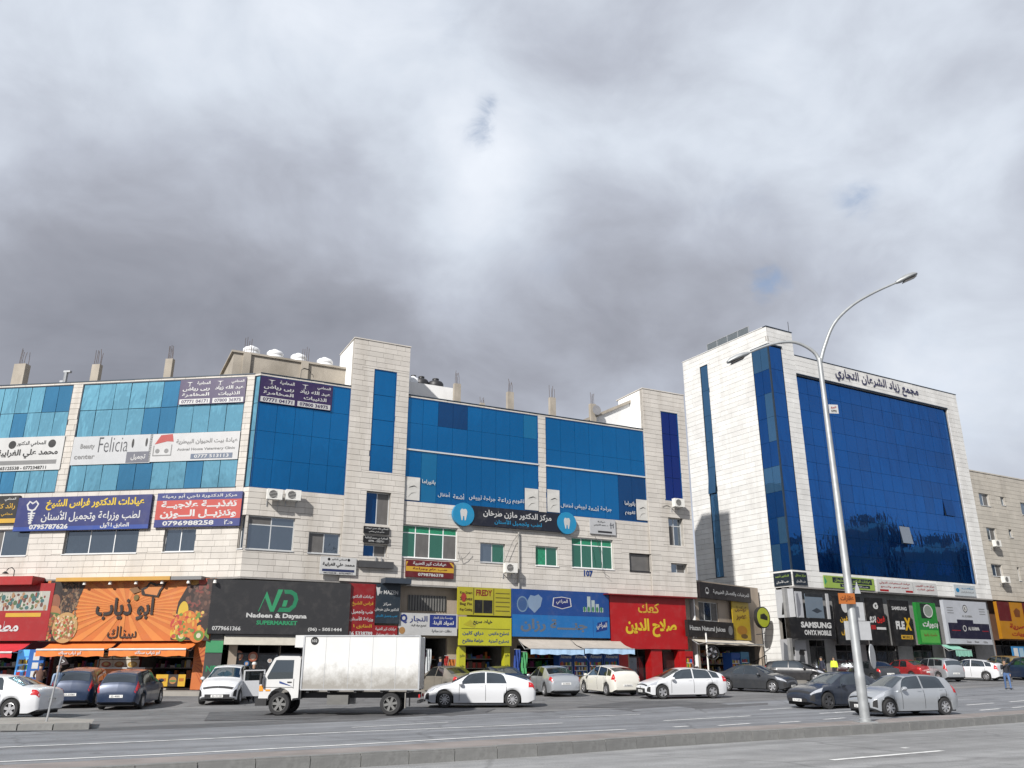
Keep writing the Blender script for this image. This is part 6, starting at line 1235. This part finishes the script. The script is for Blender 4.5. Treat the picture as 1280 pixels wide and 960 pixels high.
        for i in range(3):
            for k in range(10): k2 = (k + 1) % 10; mr.f.append((o + i * 10 + k, o + i * 10 + k2, o + (i + 1) * 10 + k2, o + (i + 1) * 10 + k)); mr.m.append(0)
        mr.f += [tuple(o + k for k in range(10)), tuple(o + 30 + k for k in reversed(range(10)))]; mr.m += [0, 0]
        mr.build('wing_mirror', m, root, smooth=True)
    fx = h * .992; wv = W * .30
    if grille == 'mid':
        skin('grille', M_TRIM, *[(.470 * L, .488 * L, 6.2, 8.99, .006, s, 3, 4) for s in (1, -1)]); MB().box(fx, h + .012, -W * .30, W * .30, .20 * H, .29 * H).build('lower_grille', M_TRIM, root)
    else:
        MB().box(fx, h + .014, -W * .31, W * .31, .16 * H, .34 * H).build('grille', M_TRIM, root); skin('upper_grille', M_TRIM, *[(.474 * L, .486 * L, 6.4, 8.99, .006, s, 3, 4) for s in (1, -1)]); MB().lathe([(.055, h + .018), (.055, h + .012)], 14, 'y').build('badge', M_RIM, root, mx=Matrix.Translation((-.012, 0, .37 * H)) @ Matrix.Rotation(R(-90), 4, 'Z'))
    for e, sg in (('front', 1), ('rear', -1)):
        if e not in plate: continue
        zz = .245 * H if sg > 0 else (.36 * H if kind in ('hatch', 'suv', 'liftback') else .44 * H); x_ = sg * (h + (.022 if sg > 0 else .008))
        pl_ = MB().box(x_ - .008, x_ + .008, -.26, .26, zz - .055, zz + .055).build('number_plate', M_PLATE, root)
        o = lettering('22-' + str(10000 + (int(px * 7919) % 89999)), M_PLT, pl_, 0, .42, 0, .07, 0); o.location = (x_ + sg * .012, -.21 * sg, zz - .035); o.rotation_euler = (0, 0, R(90 * sg))
    skin('bumper_trim', M_TRIM, *[(-.495 * L, -.45 * L, 1.1, 1.9, .005, s, 3, 2) for s in (1, -1)])
    return root, S
CP = {'white': car_paint('white_car_paint', (.56, .57, .585)), 'cream': car_paint('pearl_cream_paint', (.60, .585, .53)), 'silver': car_paint('silver_car_paint', (.42, .44, .46), .55, .35), 'grey': car_paint('mid_grey_car_paint', (.12, .125, .135), .3),
      'navy': car_paint('navy_car_paint', (.018, .024, .038), .2), 'blue': car_paint('blue_car_paint', (.016, .030, .068), .25), 'black': car_paint('black_car_paint', (.012, .012, .014)), 'beige': car_paint('dull_beige_paint', (.20, .185, .155), .3), 'red': car_paint('red_car_paint', (.22, .015, .017)), 'gold': car_paint('olive_gold_paint', (.22, .16, .06), .4), 'dgrey': car_paint('charcoal_car_paint', (.035, .038, .043), .3)}
GP = 'cars parked along the shops'
car(28, 900, 176, 'white sedan cut off by the left edge, behind the leaning sign post', CP['white'], 'sedan', 4.8, 1.83, 1.47, .33, 'five', name='car', off=(-2.0, 1.2))
car(104, 881, 100, 'dark navy hatchback with brown-red roof reflections between the white sedan and the blue hatchback', CP['blue'], 'hatch', 4.2, 1.76, 1.55, .31, group=GP)
car(163, 883, 97, 'blue hatchback with red tail lights parked nose in before the snack bar', CP['blue'], 'hatch', 4.2, 1.75, 1.51, .31, 'five', group=GP)
byd, byd_s = car(283, 877, -84, 'small white hatchback facing the street with its door open', CP['white'], 'hatch', 4.07, 1.77, 1.57, .31, 'five', group=GP)
car(556, 868, 128, 'dull beige sedan half hidden behind the box truck', CP['beige'], 'sedan', 4.6, 1.76, 1.47, .31, group=GP)
car(622, 868, 120, 'dark navy sedan mostly hidden behind the white sedan in front of the key shop', CP['navy'], 'sedan', 4.6, 1.78, 1.46, .31, group=GP)
car(599, 884.5, 182, 'white fastback sedan half in the shadow of the box truck', CP['white'], 'fastback', 4.87, 1.85, 1.48, .335, 'multi', grille='low', name='car', off=(0, .8))
car(688, 868, 108, 'silver sedan parked nose in below the dairy awnings', CP['silver'], 'sedan', 4.82, 1.82, 1.47, .32, group=GP)
car(761, 867.5, 111, 'pearl cream liftback with clear tail lamps before the dairy coolers', CP['cream'], 'liftback', 4.46, 1.75, 1.50, .31, 'multi', group=GP)
car(817, 855, 112, 'black sedan behind the cream liftback before the bakery', CP['black'], 'sedan', 4.7, 1.8, 1.46, .32, group=GP)
car(852, 872, 194, 'white liftback with black grille turning out before the bakery', CP['white'], 'liftback', 4.47, 1.82, 1.45, .32, 'five', grille='low', name='car')
car(945, 864, -42, 'dark grey sedan facing right before the juice shop', CP['dgrey'], 'sedan', 4.62, 1.81, 1.47, .32, 'five', group=GP)
car(996, 853, -28, 'black car just behind the dark grey sedan near the steps', CP['black'], 'hatch', 4.4, 1.78, 1.5, .31, group=GP)
car(1028, 846, -160, 'white car at the phone shop beside the person in the yellow vest', CP['white'], 'suv', 4.4, 1.8, 1.62, .33, group=GP)
car(1042, 885, 204, 'black-blue sedan driving left behind the lamp post', CP['navy'], 'sedan', 4.75, 1.85, 1.45, .33, 'five', rim=M_DRIM, name='car', grille='mid', off=(.5, .5))
car(1139, 895, 199, 'silver hatchback at the kerb right of the lamp post', CP['silver'], 'hatch', 4.05, 1.72, 1.46, .31, 'cover', name='car', grille='low', off=(0, .6))
car(1066, 845, 120, 'grey hatchback behind the lamp post near the black fascias', CP['grey'], 'hatch', 4.3, 1.78, 1.5, .31, group=GP)
car(1092, 853, 98, 'dark grey sedan with red tail lights right behind the lamp post', CP['dgrey'], 'sedan', 4.6, 1.78, 1.46, .31, group=GP)
car(1112, 847, 112, 'white sedan partly hidden by the red car', CP['white'], 'sedan', 4.5, 1.76, 1.47, .31, group=GP)
car(1133, 850, 112, 'red sedan in front of the green shop sign', CP['red'], 'sedan', 4.5, 1.77, 1.46, .31, group=GP)
car(1156, 844.5, 108, 'white sport utility car behind the silver one', CP['white'], 'suv', 4.7, 1.85, 1.72, .34, group=GP)
car(1171, 851, 103, 'silver sport utility car with red tail lamp before the white and navy fascia', CP['silver'], 'suv', 4.3, 1.76, 1.6, .32, group=GP)
car(1216, 850, 130, 'white liftback with dark side windows left of the gold car', CP['white'], 'liftback', 4.46, 1.75, 1.50, .31, 'multi', group=GP)
car(1255, 847.5, 103, 'olive gold sport utility car before the amber fascia', CP['gold'], 'suv', 4.3, 1.76, 1.68, .33, group=GP)
car(1287, 850, 100, 'dark blue car cut off by the right edge', CP['blue'], 'suv', 4.4, 1.8, 1.65, .33, group=GP)
# the open door of the white hatchback
dm = MB(); dm.box(0, .95, -.03, .03, .28, .95); dm.box(0, .06, -.025, .025, .95, 1.40); dm.box(.06, .95, -.025, .025, 1.36, 1.41); dm.box(.89, .95, -.025, .025, .95, 1.36)
door = dm.build('open_door', CP['white'], byd); door.location = (.95, .86, 0); door.rotation_euler = (0, 0, R(112)); piece('pane', G_CAR, door, .06, .89, -.006, .006, .95, 1.36)

# ------------------------------------------------------------------ the box truck
def truck():
    p = gnd(414, 895); a = R(181); root = empty('box_truck', (p.x + .22, p.y + 1.0, gz(p.x, p.y + 1.0) + .004)); root.rotation_euler = (0, 0, a)
    tag(root, 'white box truck with grimy cargo body standing before the supermarket', 'truck')
    W = 2.0; tw = mat('truck_white_paint', (.54, .54, .53), .4, var=.05, coat=.3); M_BOXW = mat('cargo_body_sheet', (.58, .58, .565), .5, var=.05, scale=1.0)
    nt = M_BOXW.node_tree; N = nt.nodes; L = nt.links; b_ = N['Principled BSDF']; src = b_.inputs['Base Color'].links[0].from_socket   # road grime splashed up the lower third of the cargo body
    tc = N.new('ShaderNodeTexCoord'); sp_ = N.new('ShaderNodeSeparateXYZ'); L.new(tc.outputs['Object'], sp_.inputs[0]); nz = N.new('ShaderNodeTexNoise'); nz.inputs['Scale'].default_value = 3.2; nz.inputs['Detail'].default_value = 9; nz.inputs['Roughness'].default_value = .7; L.new(tc.outputs['Object'], nz.inputs['Vector'])
    ad = N.new('ShaderNodeMath'); ad.operation = 'MULTIPLY_ADD'; L.new(nz.outputs['Fac'], ad.inputs[0]); ad.inputs[1].default_value = 1.4; L.new(sp_.outputs[2], ad.inputs[2]); mr = N.new('ShaderNodeMapRange'); L.new(ad.outputs[0], mr.inputs[0]); mr.inputs[1].default_value = 1.75; mr.inputs[2].default_value = 2.5; mr.inputs[3].default_value = .85; mr.inputs[4].default_value = 0
    mx = N.new('ShaderNodeMix'); mx.data_type = 'RGBA'; L.new(mr.outputs[0], mx.inputs['Factor']); L.new(src, mx.inputs['A']); mx.inputs['B'].default_value = (.20, .185, .16, 1); L.new(mx.outputs['Result'], b_.inputs['Base Color'])
    x0, x1, zb, zt = -3.0, 1.45, .92, 2.86
    MB().box(x0, x1, -W / 2 - .02, W / 2 + .02, zb, zt).build('cargo_body', M_BOXW, root)
    fr = MB()
    for z in (zb - .03, zt - .02):
        for y in (-1, 1): fr.box(x0 - .02, x1 + .02, y * (W / 2 + .02) - .025, y * (W / 2 + .02) + .025, z, z + .05)
    for x in (x0, x1):
        for y in (-1, 1): fr.box(x - .03, x + .03, y * (W / 2 + .022) - .025, y * (W / 2 + .022) + .025, zb + .021, zt - .021)
    fr.build('edge_rails', M_METAL, root)
    for k in range(4): piece('panel_seam', M_METAL, root, x0 + .9 * (k + 1) - .008, x0 + .9 * (k + 1) + .008, -W / 2 - .024, W / 2 + .024, zb + .03, zt - .03)
    for y in (-.5, .5): MB().box(x0 - .035, x0 - .004, y - .48, y + .48, zb + .05, zt - .06).build('rear_door', M_BOXW, root)
    MB().box(x1 + .0, x1 + .42, -.7, .7, 2.45, 2.90).build('refrigeration_unit', tw, root)
    em = MB().lathe([(.15, 1.025), (.15, 1.03)], 20, 'y', (1.05, 0, 2.68)).build('round_badge', BK, root); lettering('102', WH, em, 0, .2, 0, .1, 0).location = (1.15, 1.04, 2.63); em.children[0].rotation_euler = (0, 0, math.pi)
    prof = [(1.55, .62), (1.55, 2.05), (1.62, 2.12), (2.35, 2.13), (2.55, 2.05), (2.92, 1.35), (3.02, 1.15), (3.05, .60), (2.70, .60)]
    for k in range(9): an = math.pi * k / 8; prof.append((2.25 + .46 * math.cos(an), .52 + .46 * math.sin(an)))
    prof.append((1.75, .60))
    c = MB(); c.prism(prof, -W / 2 + .08, W / 2 - .08); cab = c.build('cab', tw, root)
    bv = cab.modifiers.new('bevel', 'BEVEL'); bv.width = .04; bv.segments = 2; bv.limit_method = 'ANGLE'; bv.angle_limit = R(35)
    for s in (1, -1):
        y = s * (W / 2 - .077); q = [(1.80, 1.30), (2.74, 1.28), (2.78, 1.36), (2.48, 1.98), (1.80, 1.98)]; b = MB(); b.poly([(x, y, z) for x, z in (q if s < 0 else q[::-1])]).build('side_window', G_CAR, root)
        b = MB(); b.poly([(x, y + s * .004, z) for x, z in ([(1.80, 1.02), (2.3, 1.14), (2.3, 1.22), (1.95, 1.09)] if s < 0 else [(1.80, 1.02), (2.3, 1.14), (2.3, 1.22), (1.95, 1.09)][::-1])]).build('blue_swoosh', paint(45, 80, 160), root)
        for x in (1.76, 2.86): piece('door_seam', M_TRIM, root, x - .008, x + .008, y - .004, y + .004, .95, 1.3)
        piece('door_seam', M_TRIM, root, 1.76, 2.86, y - .004, y + .004, .985, 1.0); piece('door_handle', M_TRIM, root, 1.84, 2.0, y - .02, y + .02, 1.16, 1.2)
        piece('corner_lamp', M_AMB, root, 2.90, 3.04, s * (W / 2 - .08) - .02, s * (W / 2 - .08) + .02, .86, 1.06); piece('side_lamp', M_AMB, root, 2.62, 2.8, y - .015, y + .015, .86, .92)
        MB().tube([(2.85, s * .9, 1.45), (2.98, s * 1.08, 1.45), (2.98, s * 1.08, 1.15)], .015, 6).build('mirror_arm', M_TRIM, root); MB().box(2.94, 3.0, s * 1.08 - .09, s * 1.08 + .09, 1.1, 1.5).build('wing_mirror', M_TRIM, root)
    MB().poly([(2.93 + .006, -.82, 1.38), (2.93 + .006, .82, 1.38), (2.60, .76, 2.0), (2.60, -.76, 2.0)]).build('windscreen', G_CAR, root)
    MB().box(2.72, 3.14, -W / 2 + .02, W / 2 - .02, .34, .60).build('bumper', M_TRIM, root); MB().box(3.052, 3.07, -.6, .6, .75, .95).build('grille', M_TRIM, root)
    for s in (1, -1): piece('headlight', M_HEAD, root, 3.04, 3.07, s * .72 - .16, s * .72 + .16, .74, .94)
    MB().box(-3.0, 2.2, -.42, -.30, .60, .80).box(-3.0, 2.2, .30, .42, .60, .80).build('chassis', M_TRIM, root)
    for x in (-2.6, -1.6, -.6, .4, 1.2): piece('cross_beam', M_TRIM, root, x - .05, x + .05, -.98, .98, .80, .915)
    piece('rear_guard', M_TRIM, root, -3.05, -2.95, -.9, .9, .42, .52); 
    for s in (1, -1): piece('tail_light', M_TAIL, root, -3.06, -3.0, s * .8 - .12, s * .8 + .12, .62, .74); piece('mudguard', M_BOXW, root, -2.52, -2.49, s * .82 - .16, s * .82 + .16, .25, .8)
    piece('tool_box', mat('ribbed_grey_tank', (.13, .128, .12), .6, .2), root, -.35, .45, .55, .95, .38, .72); piece('fuel_tank', M_METAL, root, -.35, .55, -.95, -.55, .35, .72); piece('cab_rear_panel', M_TRIM, root, 1.46, 1.55, -.85, .85, .6, 2.0)
    for x, ys in ((2.25, (.83, -.83)), (-1.95, (.86, .62, -.62, -.86))):
        for y in ys: add_wheel(root, x, y, .40, 'steel', mat('steel_rim_grey', (.16, .16, .155), .7, .2), y > 0)
truck()

# ------------------------------------------------------------------ people
PEOPLE = []
def person(loc, heading, label, top, legs, pose='stand', h=1.72, hair=(.02, .016, .012), skin=(.36, .22, .15), bag=None, vest=None):
    """skeleton of joints grown into one skinned body; colours follow the body's height"""
    J = {'pel': (0, 0, .53), 'wst': (0, .0, .60), 'chs': (.01, 0, .72), 'nek': (.012, 0, .825), 'hd0': (.02, 0, .86), 'hd1': (.025, 0, .93), 'hd2': (.02, 0, .985)}
    stride = .13 if pose == 'walk' else .015
    Rr = {'pel': (.085, .07), 'wst': (.078, .062), 'chs': (.098, .066), 'nek': (.034, .034), 'hd0': (.042, .045), 'hd1': (.052, .058), 'hd2': (.036, .042)}
    E = [('pel', 'wst'), ('wst', 'chs'), ('chs', 'nek'), ('nek', 'hd0'), ('hd0', 'hd1'), ('hd1', 'hd2')]
    for s, t in ((1, 'l'), (-1, 'r')):
        f = stride * s
        J['hp' + t] = (0, s * .055, .50); J['kn' + t] = (f * .6 + .015, s * .057, .28); J['an' + t] = (f * 1.0 - (.02 if f < 0 else 0), s * .057, .045); J['to' + t] = (f + .075, s * .062, .018)
        J['sh' + t] = (.0, s * .108, .80)
        el, wr = ((-f * .5 - .01, s * .135, .64), (-f * .9 + .04, s * .135, .50))
        if pose == 'walk' and s < 0: el, wr = (.07, s * .13, .66), (.16, s * .05, .80)      # a hand raised to the face
        if pose == 'lean': el, wr = (.07, s * .14, .66), (.18, s * .12, .62)
        J['el' + t] = el; J['wr' + t] = wr; d = Vector(wr) - Vector(el); d.normalize(); pm = Vector(wr) + d * .045; J['pm' + t] = tuple(pm)
        E += [('pel', 'hp' + t), ('hp' + t, 'kn' + t), ('kn' + t, 'an' + t), ('an' + t, 'to' + t), ('chs', 'sh' + t), ('sh' + t, 'el' + t), ('el' + t, 'wr' + t), ('wr' + t, 'pm' + t)]
        Rr.update({'hp' + t: (.056, .056), 'kn' + t: (.036, .036), 'an' + t: (.026, .026), 'to' + t: (.024, .018), 'sh' + t: (.038, .038), 'el' + t: (.027, .027), 'wr' + t: (.018, .018), 'pm' + t: (.02, .012)})
        side = Vector((d.z, 0, -d.x)) if abs(d.x) + abs(d.z) > .1 else Vector((1, 0, 0)); side.normalize()
        for k in range(4):
            fb = pm + side * (.0125 * (k - 1.5)) + d * .02; ft = fb + d * (.035, .042, .038, .028)[k] + Vector((.006, -s * .008, 0)); J['f%d%s' % (k, t)] = tuple(fb); J['g%d%s' % (k, t)] = tuple(ft); E += [('pm' + t, 'f%d%s' % (k, t)), ('f%d%s' % (k, t), 'g%d%s' % (k, t))]; Rr['f%d%s' % (k, t)] = Rr['g%d%s' % (k, t)] = (.0052, .0052)
        th = pm + side * .026 + d * .012; J['th' + t] = tuple(th); E.append(('wr' + t, 'th' + t)); Rr['th' + t] = (.006, .006)
    if pose == 'lean':
        for k in J:
            if k[:2] not in ('hp', 'kn', 'an', 'to') and k != 'pel': x, y, z = J[k]; q = z - .53; J[k] = (x * .9 + q * .45, y, .53 + q * .9)
    names = list(J); me = bpy.data.meshes.new('body'); me.from_pydata([tuple(c * h for c in J[n]) for n in names], [(names.index(a), names.index(b)) for a, b in E], []); o = bpy.data.objects.new('body', me); C.objects.link(o)
    sk = o.modifiers.new('skin', 'SKIN'); sk.use_smooth_shade = True; sv = me.skin_vertices[0].data
    for i, n in enumerate(names): sv[i].radius = tuple(r * h for r in Rr[n]); sv[i].use_root = n == 'pel'
    ss = o.modifiers.new('sub', 'SUBSURF'); ss.levels = ss.render_levels = 1
    root = empty('person', loc, R(heading)); tag(root, label, 'person'); o.parent = root
    PEOPLE.append((o, h, top, legs, skin, J)); hd = Vector(J['hd1']) * h; hr = MB().lathe([(.062 * h, -.004 * h), (.060 * h, .03 * h), (.045 * h, .055 * h), (.015 * h, .066 * h)], 14).build('hair', mat('hair_%d' % int(hair[0] * 1000), hair, .6), root, smooth=True); hr.location = hd + Vector((-.012 * h, 0, .012 * h))
    nz = MB().box(-.012, .012, -.01, .01, -.016, .016).build('nose', mat('skin_tone', skin, .6), root); nz.location = hd + Vector((.056 * h, 0, -.008 * h))
    if bag:
        w = Vector(J['pml']) * h; bg_ = empty('handbag', root.matrix_basis @ (w + Vector((0, .0, -.36))), R(heading)); tag(bg_, bag, 'bag'); MB().prism([(-.16, 0), (.16, 0), (.13, .24), (-.13, .24)], -.06, .06).build('pouch', M_BLACK, bg_); MB().tube([(-.09, 0, .24), (-.06, 0, .34), (.06, 0, .34), (.09, 0, .24)], .012, 6).build('strap', M_BLACK, bg_)
    if vest: MB().lathe([(.125 * h, .56 * h), (.125 * h, .66 * h), (.13 * h, .74 * h), (.105 * h, .80 * h), (.06 * h, .815 * h)], 16).build('vest', vest, root, smooth=True).scale = (.75, 1, 1)
    return root
bp_ = byd.matrix_basis @ Vector((.35, 1.15, 0)); person((bp_.x, bp_.y, gz(bp_.x, bp_.y) + .01), -60, 'person in dark clothes and white cap standing in the open car door', (.015, .015, .02), (.02, .022, .03), 'stand', hair=(.5, .5, .48))
q = gnd(1261, 862); person((q.x, q.y, q.z + .01), 250, 'person in a dark jacket and blue jeans walking across the road, hand to face', (.015, .016, .022), (.07, .13, .27), 'walk', bag='black handbag carried by the walking person at the right')
q = gnd(1030, 853); person((q.x, q.y, q.z + .01), 200, 'person in dark clothes and helmet standing beside the person in yellow', (.02, .022, .04), (.02, .02, .03), 'stand', h=1.74)
q = gnd(1045, 851); person((q.x, q.y, q.z + .01), 240, 'person wearing a bright yellow safety vest by the white car', (.55, .62, .05), (.02, .022, .035), 'stand', h=1.7, vest=mat('yellow_safety_vest', (.62, .75, .05), .7))
s_ = PM.sz(549, 830, -.4)[0]; q = PM.pt(s_, -.5); person((q.x, q.y, gz(q.x, q.y) + .2), 20, 'person in navy seen from behind at the materials shop door', (.012, .018, .05), (.02, .02, .03), 'stand', h=1.72)
q = gnd(44, 878); person((q.x, q.y, q.z + .01), 120, 'person in a brown jacket bending forward before the restaurant cooler', (.10, .05, .035), (.03, .035, .06), 'lean', h=1.75)
q = gnd(66, 886); person((q.x, q.y, q.z + .01), 150, 'person in a pale blue shirt next to the leaning sign post', (.22, .30, .42), (.03, .04, .07), 'stand', h=1.7, hair=(.25, .16, .12))
dg = bpy.context.evaluated_depsgraph_get()
for o, h, top, legs, skin, J in PEOPLE:
    me = bpy.data.meshes.new_from_object(o.evaluated_get(dg)); o.modifiers.clear(); o.data = me; k = len(bpy.data.materials)
    me.materials.clear(); me.materials.append(mat('cloth_top_%d' % k, top, .85, var=.2, scale=8)); me.materials.append(mat('cloth_legs_%d' % k, legs, .85, var=.2, scale=8)); me.materials.append(mat('skin_tone', skin, .6)); me.materials.append(M_BLACK)
    hands = [Vector(J['pml']) * h, Vector(J['pmr']) * h]; neck = Vector(J['nek']).z * h
    for p in me.polygons:
        c = p.center; p.use_smooth = True
        p.material_index = 2 if c.z > neck + .01 and abs(c.y) < .12 and (c - Vector(J['hd1']) * h).length < .16 else 2 if min((c - hh).length for hh in hands) < .085 else 3 if c.z < .05 * h else 1 if c.z < .54 * h else 0
